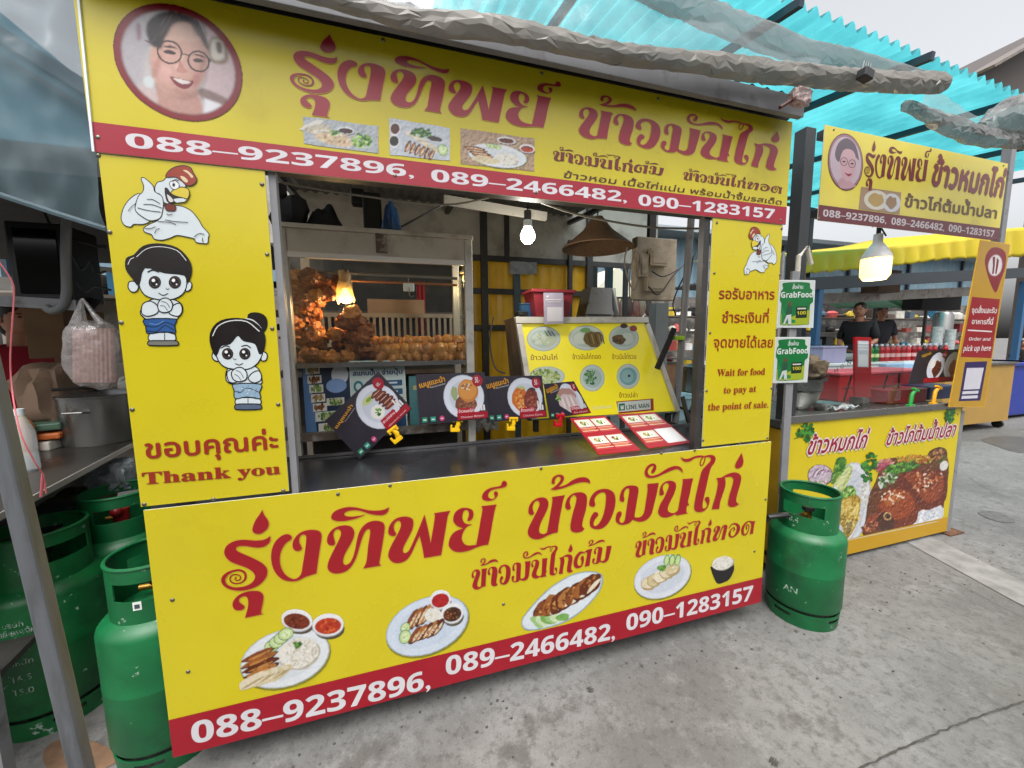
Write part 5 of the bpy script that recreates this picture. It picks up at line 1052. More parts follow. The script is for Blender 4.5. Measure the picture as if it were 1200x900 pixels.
# hanging code sign
c = at(649, 360, y=.63); QS = thing('code_sign', 'grey payment sign with blank white square hanging before the red basket', 'sign', (c.x, .62, c.z-.1))
A2 = Art((c.x, .622, c.z), (0, -1, .12)); p4 = [A2.pt(A2.loc(*p)) for p in ((637, 343), (660, 343), (661, 379), (638, 380))]
m = MB(); m.slab(p4, A2.n, .004); m.build('sign_plate', mat('lavender_grey_plastic', '8f899c', .4), QS)
A2.rect((639, 350.5), (658, 350.5), (658, 351.8), (639, 351.8), 'e4e2ea', 1); A2.rect((641, 353.3), (657, 353.3), (657, 354.4), (641, 354.4), 'd4d2da', 1); A2.rect((641, 360), (659, 360), (659.5, 376.5), (641, 377), 'dedce4', 1); A2.ell(641.5, 347.5, 1.4, 1.4, 'e4e2ea', 1); A2.build('printed_artwork', QS)
# stainless bin, blue tub
a, b_ = at(683, 370, y=.76), at(716, 338, y=.76); c = Vector(((a.x+b_.x)/2, .78, ztop)); BI = thing('metal_bin', 'open stainless steel bin with sloped lid on the menu board\'s right end', 'bin', c)
m = MB(); hh = b_.z-ztop; w = (b_.x-a.x)/2
m.add([(c.x-w*1.15, .70, ztop), (c.x+w*.8, .70, ztop), (c.x+w, .86, ztop), (c.x-w, .86, ztop), (c.x-w*.55, .74, ztop+hh), (c.x+w*.95, .74, ztop+hh), (c.x+w, .87, ztop+hh), (c.x-w*.5, .87, ztop+hh)], [(0, 3, 2, 1), (0, 4, 7, 3), (1, 2, 6, 5), (2, 3, 7, 6), (0, 1, 5, 4)]); m.build('bin_body', stainless, BI, bevel=.004)
m = MB(); m.add([(c.x-w*1.2, .69, ztop+.018), (c.x+w*.82, .69, ztop+.018), (c.x+w*.6, .705, ztop+hh*.42), (c.x-w*.98, .705, ztop+hh*.42)], [(0, 1, 2, 3)]); m.build('bin_flap', stainless, BI, solid=.004)
m = MB(); m.grid(lambda u, v: Vector((c.x+w*1.04+.03*v+.006*math.sin(u*20), .72+.13*u, ztop+hh*(1-.9*v))), 8, 4); o = m.build('plastic_bag_sheet', mat('white_plastic', 'd4dde0', .35), solid=.002); props(o, 'white plastic sheet draped at the steel bin\'s right side', 'plastic sheet')
c = at(608, 361, y=.8); m = MB(); m.lathe([(0, ztop-.001), (.045, ztop-.001), (.056, ztop+.075), (.06, ztop+.075), (.06, ztop+.08), (.051, ztop+.08), (.042, ztop+.01), (0, ztop+.01)], (c.x+.05, .8, 0), 24); o = m.build('small_tub', mat('blue_plastic', '20486c', .4), smooth=True); props(o, 'small blue plastic tub left of the red basket', 'tub')
c = at(606, 367, y=.72); m = MB(); m.bb(c.x+.0, c.x+.06, .70, .76, ztop-.002, ztop+.03); m.bb(c.x+.005, c.x+.03, .695, .7, ztop+.006, ztop+.02); o = m.build('card_reader', mat('black_plastic', '161616', .4), bevel=.004); props(o, 'small black device with cable at the menu board\'s left corner', 'device')
# blue rag hung on the yellow wall post
m = MB(); a0, a1 = at(597, 306, y=1.9), at(629, 322, y=1.9)
m.grid(lambda u, v: Vector((a0.x+(a1.x-a0.x)*u, 1.9+.03*noise.noise(Vector((u*5, v*3, 2))), a0.z+(a1.z-a0.z)*v*(1+.5*noise.noise(Vector((u*4, 7, 0)))))), 14, 8); o = m.build('rag', mat('grey_rag', '8a9298', .85, var=.3), smooth=True, solid=.004); props(o, 'torn grey rag hanging before the yellow corrugated wall', 'rag')
p, q_ = at(605, 306, y=1.95), at(607, 352, y=1.95); m = MB(); m.bar((p.x, 1.95, p.z), (q_.x, 1.95, 1.2), .06, .03); m.bb(p.x-.12, p.x+.12, 1.9, 2.0, 0, .03); m.bar((q_.x, 1.95, 1.3), (p.x, 1.95, .02), .05, .03); o = m.build('blue_grey_post', mat('blue_grey_paint', '3c4c58', .5, var=.2)); props(o, 'blue grey post under the rag in front of the yellow wall', 'post')
# ------------------------------------------------------------------ hanging bulb, straw lampshade, meter box, wires
blk = mat('black_plastic', '161616', .4)
c = at(618.5, 277, y=.5); LB = thing('hanging_bulb', 'bright white round bulb hanging from the stall roof right of the cabinet', 'lamp', c)
m = MB(); m.lathe([(0, -.037), (.02, -.031), (.034, -.014), (.037, .004), (.03, .024), (.02, .04), (.02, .046)], c, 24); m.build('bulb', bulb_mat('white_bulb_glow', '#fff6dc', 5), LB, smooth=True)
m = MB(); m.tube([c+Vector((0, 0, .044)), c+Vector((0, 0, .075))], .021, 16); m.build('bulb_collar', mat('white_plastic', 'd4dde0', .35), LB, smooth=True)
m = MB(); m.tube([c+Vector((0, 0, .073)), c+Vector((0, 0, .12))], .018, 14); m.build('lamp_socket', mat('grey_socket', '4a4a4c', .5), LB, smooth=True)
m = MB(); m.tube([c+Vector((0, 0, .12)), c+Vector((.003, 0, .3)), (c.x, c.y+.02, 2.36)], .004, 6); m.build('cord', blk, LB)
point('hanging_bulb_light', c+Vector((0, 0, -.06)), 5., .04, (1, .93, .8), LB)
c = at(700, 288, y=.95); m = MB(); r = (at(737, 296, y=.95).x-at(664, 303, y=.95).x)/2; h = at(700, 266, y=.95).z-at(700, 300, y=.95).z
HS = thing('straw_lampshade', 'brown straw cone shade hanging under the stall roof', 'lampshade', c)
m.lathe([(r, -.02), (r*1.0, -.015), (r*.5, h*.42), (r*.42, h*.5), (.03, h*.98), (0, h)], c, 32); m.build('shade', mat('straw_brown', '6b5138', .75, var=.3, scale=40, aniso=(1, 1, 6)), HS, smooth=True, solid=.004)
m = MB(); m.tube([c+Vector((0, 0, h)), (c.x, c.y, 2.5)], .004, 6); m.build('cord', blk, HS)
MX = at(770, 315, y=.85); E = thing('meter_box', 'beige electric meter board with looped black cables on the right inside the stall', 'electric box', (MX.x, .88, at(770, 350, y=.85).z))
a, b_ = at(746, 351, y=.85), at(795, 280, y=.85); bei = mat('beige_metal', 'a89b88', .5, var=.1, dirt='6e6252', dscale=7)
m = MB(); m.bb(a.x, b_.x, .86, .92, a.z, b_.z); m.build('back_plate', bei, E, bevel=.006)
for (x0, y0, x1, y1, nm) in ((749, 298, 760, 324, 'breaker_box'), (762, 292, 783, 311, 'meter_cover'), (758, 326, 779, 341, 'outlet_box')):
    a, b_ = at(x0, y1, y=.83), at(x1, y0, y=.83); m = MB(); m.bb(a.x, b_.x, .825, .86, a.z, b_.z); m.bb(a.x+.012, b_.x-.012, .82, .825, a.z+.015, b_.z-.015); m.build(nm, bei, E, bevel=.004)
def wire(mb, pts, r=.004, y=None): mb.tube([tuple(q) for q in open_spline([tuple(at(p[0], p[1], y=(p[2] if len(p) > 2 else y))) for p in pts], 6)], r, 6)
for pts in ([(764, 318), (778, 324), (800, 312), (812, 300)], [(760, 336), (772, 345), (790, 322), (810, 302)], [(735, 290), (732, 310), (742, 340), (748, 320), (742, 295)], [(745, 292), (738, 320), (738, 350)]):
    m = MB(); wire(m, pts, .0045, .81); m.build('cable', blk if pts[0][0] > 750 else mat('grey_cable', '7a766c', .5), E, smooth=True)
m = MB(); m.bar((E.location.x, .92, a.z), (E.location.x, .92, 2.45), .05, .03); m.build('hanger', steel_dark, E)
m = MB(); wire(m, [(330, 214), (400, 226), (520, 240), (590, 228), (620, 233)], .004, .3); o = m.build('roof_cable', mat('grey_cable', '7a766c', .5), smooth=True); props(o, 'thin grey cable sagging under the banner above the cabinet', 'cable')
m = MB(); wire(m, [(620, 232, .3), (680, 252, .3), (760, 266, .25), (830, 268, .2)], .005); o = m.build('roof_cable', mat('grey_cable', '7a766c', .5), smooth=True); props(o, 'pale cable sagging from the hanging bulb to the right sign', 'cable')
m = MB(); wire(m, [(470, 266), (500, 250), (526, 237)], .005, .7); o = m.build('roof_cable', blk, smooth=True); props(o, 'short black cable slanting above the display cabinet', 'cable')
# fluorescent batten
m = MB(); a, b_ = at(520, 234, y=.7), at(640, 254, y=.7); m.bar(a, b_, .03, .04); o = m.build('roof_batten', alu); props(o, 'pale batten under the roof behind the hanging bulb', 'batten')
# clutter on the cabinet's top
for (x0, x1, y1, nm, lab, mm, k) in ((357, 402, 246, 'cloth_bundle', 'black cloth bundle lying on top of the display cabinet', mat('black_cloth', '17171a', .9), .45), (446, 470, 238, 'plastic_bag', 'small blue plastic bag on top of the display cabinet', mat('blue_bag', '1f3f66', .4), .55)):
    a, b_ = at(x0, 262, y=.62), at(x1, y1, y=.62); m = MB(); hh = b_.z-(zc1+.006); w = (b_.x-a.x)/2
    m.grid(lambda u, v: Vector(((a.x+b_.x)/2+(u-.5)*2*w, .55+v*.2, zc1+.007+max(0, hh*math.sin(u*3.14)**k*math.sin(v*3.14)**.6*(1+.4*noise.noise(Vector((u*5, v*5, x0))))))), 16, 10); o = m.build(nm, mm, smooth=True, solid=.003); props(o, lab, nm.replace('_', ' '))
a, b_ = at(426, 265, y=.66), at(446, 228, y=.66); m = MB(); m.bb(a.x, b_.x, .64, .74, zc1+.007, b_.z); m.bb(a.x-.05, a.x+.01, .66, .72, b_.z-.05, b_.z+.02); o = m.build('speaker_box', blk, bevel=.006); props(o, 'black box standing on the cabinet top behind the worn label', 'box')
a = at(335, 250, y=.6); m = MB(); m.ball((a.x+.02, .6, zc1+.09), (.07, .06, .085), 14, 0, .5, 2); m.tube([(a.x-.02, .6, zc1+.01), (a.x-.02, .6, zc1+.2)], .03, 10); o = m.build('black_fan', mat('black_cloth', '17171a', .9), smooth=True); props(o, 'black object bundled in the cabinet top\'s left corner', 'bundle')
# ------------------------------------------------------------------ right side inside the stall
RK = thing('bottle_rack', 'steel rack with sauce bottles and boxes seen past the narrow right sign', 'rack', (3.1, 1.25, 0))
xr0, xr1 = at(806, 400, y=1.25).x, at(838, 400, y=1.25).x+.5
rz = [at(815, py, y=1.25).z for py in (420, 388, 360, 333)]
for z in rz: m = MB(); m.bb(xr0, xr1, 1.1, 1.5, z-.012, z); m.build('rack_shelf', steel_grey, RK)
for x in (xr0+.01, xr1-.01): m = MB(); m.bb(x-.012, x+.012, 1.085, 1.1, 0, 2.1); m.build('rack_post', steel_grey, RK)
R = random.Random(11)
for si, (z, cols, lab) in enumerate(((rz[0], ['3a1c14', '4a2418', '2c1410', '5c2c1c'], 'brown sauce bottle on the lowest rack shelf right of the pole'), (rz[1], ['6e2f22', '3c241c'], 'dark jar with white lid on the second rack shelf'), (rz[2], ['c8ccd4', '9ab0a0', 'd8c8d0'], 'pale packet on the third rack shelf'), (rz[3], ['d8dce6', 'e8e8f0'], 'white foam bowl stack on the top rack shelf'))):
    x = xr0+.05; i = 0
    while x < xr1-.04:
        m = MB(); cc = mat('jar_'+cols[i % len(cols)], cols[i % len(cols)], .3)
        if si < 2: m.lathe([(0, 0), (.03, 0), (.032, .01), (.032, .085), (.016, .11), (.016, .125)], (x, 1.16, z+.001), 14); m.lathe([(.018, .118), (.018, .145), (0, .145)], (x, 1.16, z+.001), 12, 1); o = m.build('sauce_bottle', [cc, mat('white_plastic', 'd4dde0', .35)], smooth=True); props(o, lab, 'bottle', 'bottles on the rack shelf %s' % ('low' if si == 0 else 'second')); x += .07
        elif si == 2: m.box((x+.02, 1.16, z+.056), (.07, .1, .11), R.uniform(-.2, .2)); o = m.build('packet', cc, bevel=.006); props(o, lab, 'packet', 'packets on the rack'); x += .1
        else:
            for k in range(4): m.lathe([(0, .02*k), (.025, .02*k), (.045, .02*k+.035), (.042, .02*k+.035), (.022, .02*k+.006), (0, .02*k+.006)], (x+.03, 1.16, z+.001), 16)
            o = m.build('foam_bowls', cc, smooth=True); props(o, lab, 'bowls', 'foam bowls on the rack'); x += .11
        i += 1
# side table inside with basin, pot, melon
stb = at(790, 492, y=.75).z
TB = thing('side_table', 'low steel table inside the stall carrying basin and pot', 'table', (2.75, .95, 0))
m = MB(); m.bb(2.42, 3.4, .62, 1.05, stb-.03, stb-.001); m.build('table_top', stainless, TB)
for x in (2.45, 3.36):
    for y in (.65, 1.02): m = MB(); m.bb(x-.015, x+.015, y-.015, y+.015, 0, stb-.031); m.build('leg', steel_grey, TB)
c = at(778, 478, y=.78); r = .17; m = MB(); m.lathe([(0, 0), (r*.7, 0), (r, .15), (r*1.06, .155), (r*1.06, .162), (r*.98, .16), (r*.68, .008), (0, .008)], (c.x+.06, .83, stb), 32); o = m.build('plastic_basin', mat('pale_blue_plastic', '9fc8d4', .4), smooth=True); props(o, 'pale blue plastic basin behind the pole at the counter\'s right', 'basin')
c = at(820, 450, y=.85); m = MB(); hz = at(822, 431, y=.85).z-stb; rp = .085
PT = thing('cooking_pot', 'stainless cooking pot between the pole and the narrow right sign', 'pot', (c.x, .9, stb))
m.lathe([(0, 0), (rp, 0), (rp, hz), (rp*1.06, hz), (rp*1.06, hz+.006), (rp*.97, hz+.006), (rp*.96, .01), (0, .01)], (c.x, .9, stb), 28); m.build('pot_body', stainless, PT, smooth=True)
m = MB(); m.lathe([(rp*1.0, hz+.008), (rp*.6, hz+.025), (0, hz+.032)], (c.x, .9, stb), 24); m.build('lid', stainless, PT, smooth=True)
m = MB(); m.ball((c.x-.12, 1.0, stb+.075), (.14, .08, .075), 18, 0, .1, 1); o = m.build('winter_melon', mat('melon_green', '5d8a3c', .5, var=.2), smooth=True); props(o, 'green melon lying beside the stainless pot', 'melon')
# inner pole with black rag, foot and lime tape
p, q_ = at(808, 282, y=.56), at(792, 482, y=.56); PL = thing('inner_pole', 'dark slanted pole with lime tape standing at the counter\'s right end', 'pole', (q_.x, .56, .909))
m = MB(); m.tube([(q_.x, .56, .9), p, p+(p-q_)*.25], .02, 12); m.build('pole_tube', steel_grey, PL, smooth=True)
c = at(797, 396, y=.535); m = MB(); m.bb(c.x-.04, c.x+.03, .53, .59, c.z-.012, c.z+.012); m.build('lime_tape', mat('lime_plastic', '9ac022', .4), PL, bevel=.003)
for dx, dy in ((-.12, -.05), (.16, -.12), (.05, .12)): m = MB(); m.bar((q_.x, .56, 1.0), (q_.x+dx, .56+dy, .915), .014); m.build('foot', blk, PL)
m = MB(); wire(m, [(790, 385), (784, 400), (776, 418), (770, 432)], .016, .53); o = m.build('umbrella_strap', mat('black_cloth', '17171a', .9), smooth=True); props(o, 'black strap hanging from the dark slanted pole', 'strap')
m = MB(); wire(m, [(800, 465, .5), (806, 490, .45), (815, 512, .4)], .013); o = m.build('spoon_handle', blk, smooth=True); props(o, 'thick black handle leaning by the foot of the slanted pole', 'handle')
m = MB(); wire(m, [(812, 302, .6), (806, 340, .58), (802, 380, .58)], .006); wire(m, [(815, 296, .6), (790, 350, .59), (792, 370, .585)], .004); o = m.build('pole_cable', blk, smooth=True); props(o, 'black cables running down along the slanted pole', 'cable')
m = MB(); wire(m, [(578, 372, .66), (574, 400, .6), (580, 430, .55), (592, 438, .52)], .004); o = m.build('board_cable', blk, smooth=True); props(o, 'black cable looping down the menu board\'s left side', 'cable')
c = at(567, 437, y=.6); m = MB(); m.grid(lambda u, v: Vector((c.x-.05+.12*u, .58+.03*v+.02*noise.noise(Vector((u*6, v*6, 3))), .935+.11*v+.03*noise.noise(Vector((u*5, v*4, 9))))), 12, 10); o = m.build('white_plastic_bag', sheet_mat('white_bag_film', 'd8dadc', .2, .5, .3, .6, 18), smooth=True, solid=.002); props(o, 'crumpled white plastic bag between the cabinet and menu board', 'plastic bag')
# ------------------------------------------------------------------ green gas cylinders
green = mat('cylinder_green_paint', '095a30', .42, var=.28, scale=7, dirt='0a3a20', dscale=5, dlo=.5, dhi=.72, bump=.1, bscale=24, chips='7d8f82', cscale=22, cth=.655)
green_w = mat('cylinder_green_worn', '085a2b', .42, var=.3, scale=9, dirt='0c3c22', dscale=6, dlo=.5, dhi=.7, bump=.1, bscale=24, chips='8fa497', cscale=18, cth=.635)
brass = mat('valve_brass', '8a6a2a', .4, metal=.8, var=.2)
def shell(b, c, r, z0, z1, holes, th=.0035, n=72, nz=12, flare=0.):
    """collar or foot ring: a thin drum with cut openings (a0,a1,t0,t1 in degrees and height fraction)"""
    def pt(i, k, rr): a = 2*math.pi*i/n; t = k/nz; return (c.x+(rr+flare*t)*math.cos(a), c.y+(rr+flare*t)*math.sin(a), z0+(z1-z0)*t)
    def solid(i, k):
        if k < 0 or k >= nz: return False
        a = ((i % n)+.5)*360/n; t = (k+.5)/nz
        return not any((a0 <= a <= a1 or a0 <= a-360 <= a1 or a0 <= a+360 <= a1) and t0 <= t <= t1 for a0, a1, t0, t1 in holes)
    for k in range(nz):
        for i in range(n):
            if not solid(i, k): continue
            A, B, C_, D = pt(i, k, r), pt(i+1, k, r), pt(i+1, k+1, r), pt(i, k+1, r); a, b2, c2, d = pt(i, k, r-th), pt(i+1, k, r-th), pt(i+1, k+1, r-th), pt(i, k+1, r-th)
            b.quad(A, B, C_, D); b.quad(d, c2, b2, a)
            if not solid(i, k+1): b.quad(D, C_, c2, d)
            if not solid(i, k-1): b.quad(a, b2, B, A)
            if not solid(i-1, k): b.quad(A, D, d, a)
            if not solid(i+1, k): b.quad(b2, c2, C_, B)
def cylinder(label, c, R, H, rot, m=green, marks=None, hc=.155):
    """H: total height; rot: direction (degrees) the collar's window faces"""
    c = Vector(c); t = thing('gas_cylinder', label, 'gas cylinder', c, 'green gas cylinders')
    hb = H-hc; zb, sh = .055, R*.42
    b = MB(); p = [(0, zb-.02)]
    for k in range(7): a = math.pi/2*k/6; p.append((R*math.sin(a), zb+.045*(1-math.cos(a))-.0))
    p += [(R, hb*.54), (R*1.004, hb*.545), (R*1.004, hb*.553), (R, hb*.558), (R, hb-sh)]
    for k in range(1, 9): a = math.pi/2*k/8; p.append((R*math.cos(a)*.94+R*.06*(1-k/8), hb-sh+sh*math.sin(a)))
    p.append((0, hb)); b.lathe(p, c, 56); b.build('cylinder_body', m, t, smooth=True)
    b = MB(); shell(b, c, R*.93, c.z, c.z+.075, [(rot-35+90*k, rot-5+90*k, .55, .8) for k in range(4)], nz=9, flare=R*.04); b.build('foot_ring', m, t, smooth=True)
    b = MB(); rc_ = R*.77; shell(b, c, rc_, c.z+hb-.03, c.z+H, [(rot-48, rot+40, .42, .72), (rot+125, rot+225, .38, .74)], nz=16); 
    b.build('collar', m, t, smooth=True)
    b = MB(); b.tube([(c.x+(rc_-.002)*math.cos(k*math.pi/18), c.y+(rc_-.002)*math.sin(k*math.pi/18), c.z+H) for k in range(37)], .006, 8, cap=False); b.build('collar_rim', m, t, smooth=True)
    b = MB(); b.tube([c+Vector((0, 0, hb-.01)), c+Vector((0, 0, hb+.05))], .016, 12); b.tube([c+Vector((-.005, 0, hb+.03)), c+Vector((-.05, -.01, hb+.034))], .011, 10); v = b.build('valve', brass, t, smooth=True)
    b = MB(); b.tube([c+Vector((0, 0, hb+.05)), c+Vector((0, 0, hb+.068))], .026, 12); b.build('valve_knob', mat('valve_black', '1c1c1c', .5), v, smooth=True)
    if marks:
        # stencilled lettering wrapped round the shell
        for s, ang, z, h, rr in marks:
            vs = []; fs = []; polys, W = layout(s); k = h/.7; w = W*k
            for q in polys:
                o = len(vs)
                for p_ in q: a = math.radians(ang)+(p_[0]*k-w/2)/rr; vs.append((rr*math.cos(a), rr*math.sin(a), z+p_[1]*k))
                fs.append(tuple(range(o, o+len(q))))
            me = bpy.data.meshes.new('stencil_lettering'); me.from_pydata(vs, [], fs); me.materials.append(mat('stencil_white', 'a9b8ae', .6, dirt='0c6b36', dscale=60, dlo=.45, dhi=.6)); o = bpy.data.objects.new('stencil_lettering', me); COL.objects.link(o); o.parent = t
    return t
def base_at(px, py, R):
    """centre of a round base whose front edge touches the ground at this pixel"""
    p = at(px, py, z=0); d = Vector((p.x-CAM_LOC[0], p.y-CAM_LOC[1], 0)).normalized(); return Vector((p.x, p.y, 0))+d*R
def face(c): return math.degrees(math.atan2(CAM_LOC[1]-c.y, CAM_LOC[0]-c.x)) % 360
c = base_at(936, 737, .158); f = face(c); RT = .158
cylinder('green gas cylinder standing alone between the two stalls on the right', c, RT, .65, f-8, green, [('18.4', f-30, .51, .026, RT*.77+.0006), ('AN', f-16, .17, .03, RT+.0008)])
b = MB(); b.tube([c+Vector((-.05, -.0, .515)), c+Vector((-.14, .01, .535)), c+Vector((-.2, .04, .52)), c+Vector((-.23, .12, .4))], .013, 8); o = b.build('gas_hose', mat('black_plastic', '161616', .4), smooth=True); props(o, 'black gas hose from the right cylinder to the main stall', 'hose')
c = base_at(80, 853, .165); f = face(c)
cylinder('worn green gas cylinder with white stencilled rows, behind the grey pole', c, .165, .725, f+25, green_w, [('บริษัท', f-30, .44, .016, .166), ('แก๊สหุงต้ม', f-28, .415, .016, .166), ('เปิด ปิด วาล์ว', f-28, .41, .012, .166), ('อันตราย', f-30, .38, .014, .166), ('น้ำหนัก', f-30, .3, .018, .166), ('16.5', f-30, .24, .022, .166), ('15.0', f-30, .19, .022, .166)])
c2 = Vector((-.088, .195, 0)); f = face(c2)
t = cylinder('green gas cylinder half hidden by the left end of the lower sign', c2, .16, .70, f-10, green)
for a_, w in ((-26, .022), (14, .03)):
    a = math.radians(f+a_); rr = .16*.77+.0012; b = MB(); z = .567
    b.add([(c2.x+rr*math.cos(a+s*w/2/rr), c2.y+rr*math.sin(a+s*w/2/rr), z+h) for s, h in ((-1, 0), (1, 0), (1, .028), (-1, .028))], [(0, 1, 2, 3)]); b.add([(c2.x+(rr+.0006)*math.cos(a+s*w/2/rr*.6), c2.y+(rr+.0006)*math.sin(a+s*w/2/rr*.6), z+h) for s, h in ((-1, .006), (1, .006), (1, .02), (-1, .02))], [(0, 1, 2, 3)], 1)
    b.build('sticker', [mat('sticker_white', 'd8dcd8', .4), mat('sticker_dark', '3c4650', .5)], t, merge=False)
c3 = at(155, 700, y=.72); c3.z = 0
cylinder('green gas cylinder with red valve standing farther back behind the half hidden one', (c3.x, c3.y, 0), .165, .76, face(c3)+10, green)
b = MB(); b.tube([Vector((c3.x, c3.y, .62)), Vector((c3.x, c3.y, .675))], .028, 10); b.ball((c3.x, c3.y-.03, .67), .022, 10); o = b.build('gas_regulator', mat('red_plastic', '8a1418', .4), smooth=True); props(o, 'dark red regulator on the rear gas cylinder', 'regulator')
# ------------------------------------------------------------------ leaning grey pole with pink cord
p0, p1 = at(97, 905, y=-.36), at(-6, 470, y=-.36); d = (p1-p0).normalized()
pb = p0-d*(p0.z/d.z); pt_ = p0+d*1.75
GP = thing('awning_pole', 'square grey steel pole leaning at the photo\'s left edge, pink cord wound on it', 'pole', pb)
b = MB(); b.bar(pb, pt_, .029, .029, up=(0, 1, 0)); b.build('pole_tube', mat('galvanised_steel', '5d6064', .5, metal=.3, var=.1, dirt='4e5052', dscale=10, aniso=(4, 4, .6)), GP, bevel=.005)
b = MB(); b.bb(pb.x-.07, pb.x+.07, pb.y-.07, pb.y+.07, .001, .012); b.build('foot_plate', mat('rusty_plate', '5a3a26', .8, var=.4, dirt='8a5a34', dscale=15), GP)
rust = mat('rusty_plate', '5a3a26', .8)
pk = mat('pink_cord', 'b85a62', .7)
b = MB(); b.tube([tuple(q) for q in open_spline([tuple(at(x, y, y=yy)) for x, y, yy in ((-6, 300, -.30), (14, 330, -.3), (16, 352, -.3), (12, 430, -.33), (22, 500, -.395), (40, 540, -.39), (50, 556, -.37), (54, 578, -.36))], 6)], 0.0012, 6); b.tube([at(50, 556, y=-.37), at(48, 582, y=-.36)], .002, 6); o = b.build('pink_cord', pk, smooth=True); props(o, 'thin pink cord tied round the leaning grey pole', 'cord')
# rusty cardboard scrap on ground at pole's foot
patch('rust_stain', [(52, 880), (80, 865), (120, 874), (140, 890), (110, 905), (60, 905)], mat('rust_stain', (.16, .09, .05), .9, var=.4, scale=12), .004)
# ------------------------------------------------------------------ side counter on the left with pot, bags and bottles
zt = .90
e0, e1, g0, g1 = at(30, 584, z=zt), at(158, 517, z=zt), at(30, 530, z=zt), at(100, 503, z=zt)
dirv = (e1-e0).normalized(); side = Vector((-dirv.y, dirv.x, 0)); wd = .5
LT = thing('side_counter', 'dark steel side counter left of the stall holding pot and bottles', 'counter', e0+Vector((0, 0, -zt)))
far = e0+dirv*1.5; near = e0-dirv*.25
b = MB(); b.slab([near, far, far+side*wd, near+side*wd], (0, 0, 1), .03); b.build('counter_top', mat('greasy_steel', '4d4a46', .3, metal=.7, var=.3, scale=4), LT)
b = MB(); b.bar(near-side*.003+Vector((0, 0, -.012)), far-side*.003+Vector((0, 0, -.012)), .005, .022); b.bar(near+side*wd+Vector((0, 0, .02)), far+side*wd+Vector((0, 0, .02)), .005, .03); b.build('edge_trim', mat('bright_trim', 'c8c4bc', .3, metal=.6), LT)
for s in (near+dirv*.1+side*.06, near+dirv*.1+side*(wd-.06), far-dirv*.1+side*.06, far-dirv*.1+side*(wd-.06)): b = MB(); b.bb(s.x-.018, s.x+.018, s.y-.018, s.y+.018, 0, zt-.031); b.build('leg', steel_grey, LT)
b = MB(); b.slab([near+side*.05+Vector((0, 0, -.5)), far+side*.05+Vector((0, 0, -.5)), far+side*wd+Vector((0, 0, -.5)), near+side*wd+Vector((0, 0, -.5))], (0, 0, 1), .02); b.build('lower_shelf', dkp, LT)
b = MB(); b.slab([near+side*(wd-.02)+Vector((0, 0, -.82)), far+side*(wd-.02)+Vector((0, 0, -.82)), far+side*(wd-.02)+Vector((0, 0, -.04)), near+side*(wd-.02)+Vector((0, 0, -.04))], side, .01); b.build('back_panel', dkp, LT)
pc = at(124, 521, z=zt); pc = pc+(pc-Vector(CAM_LOC)).normalized()*.13; pc.z = zt; rp = .15; hz = at(124, 463, y=pc.y).z-zt
PT = thing('stock_pot', 'large brushed steel pot with lid at the left of the tall sign', 'pot', (pc.x, pc.y, zt))
b = MB(); b.lathe([(0, .001), (rp*.98, .001), (rp, .01), (rp, hz), (rp*1.04, hz+.002), (rp*1.04, hz+.008), (rp*.97, hz+.008), (rp*.95, .012), (0, .012)], (pc.x, pc.y, zt), 40); b.build('pot_body', stainless, PT, smooth=True)
b = MB(); b.lathe([(rp*1.02, hz+.01), (rp*.7, hz+.022), (rp*.2, hz+.03), (0, hz+.03)], (pc.x, pc.y, zt), 32); ld = b.build('lid', stainless, PT, smooth=True)
b = MB(); b.tube([(pc.x, pc.y, zt+hz+.03), (pc.x, pc.y, zt+hz+.05)], .018, 10); b.build('lid_knob', blk, ld, smooth=True)
b = MB(); hd = [Vector((pc.x-.04, pc.y-rp*1.0, zt+hz*.72)), Vector((pc.x-.035, pc.y-rp*1.22, zt+hz*.74)), Vector((pc.x+.035, pc.y-rp*1.22, zt+hz*.74)), Vector((pc.x+.04, pc.y-rp*1.0, zt+hz*.72))]; b.tube(hd, .005, 8); b.build('pot_handle', stainless, PT, smooth=True)
b = MB(); b.tube([(pc.x-.02, pc.y-.03, zt+hz+.045), at(60, 457, y=pc.y-.1)], [.006, .008], 8); b.ball((pc.x-.02, pc.y-.03, zt+hz+.042), (.04, .03, .008), 12); o = b.build('ladle', blk, smooth=True); props(o, 'black handled ladle laid across the large pot\'s lid', 'ladle')
# bottles on the counter near the pole
def pet(label, px, py, y, m, capm, h=.24, r=.034, name='water_bottle', grp=None):
    c = at(px, py, y=y); c.z = zt if abs(c.z-zt) < .3 else c.z; t = thing(name, label, 'bottle', c, grp); b = MB(); b.lathe([(0, 0), (r*.9, 0), (r, .01), (r, h*.3), (r*.93, h*.33), (r, h*.36), (r, h*.62), (r*.5, h*.86), (r*.4, h*.9)], c, 20); b.build('bottle_body', m, t, smooth=True)
    b = MB(); b.lathe([(r*.45, h*.9), (r*.45, h), (0, h)], c, 14); b.build('cap', capm, t, smooth=True)
clear = mat('clear_pet', 'c8d4d8', .12, trans=.0, alpha=.45); 
e = near+dirv*.42+side*.13; pet('clear water bottle standing beside the leaning grey pole', 31, 545, .62, clear, mat('white_plastic', 'd4dde0', .35), .25, .036)
e = at(29, 505, y=.95); c = Vector((e.x, .95, zt)); t = thing('sauce_bottle', 'yellow and orange squeeze bottle behind the water bottle', 'bottle', c); b = MB(); b.lathe([(0, 0), (.03, 0), (.032, .01), (.032, .12), (.024, .15), (.012, .165)], (c.x, c.y, zt+.001), 16); b.build('bottle_body', mat('sauce_orange', 'c87a1a', .4), t, smooth=True); b = MB(); b.lathe([(.014, .16), (.005, .205), (0, .205)], (c.x, c.y, zt+.001), 12); b.build('nozzle', mat('clip_yellow', 'e8b90a', .35), t, smooth=True)
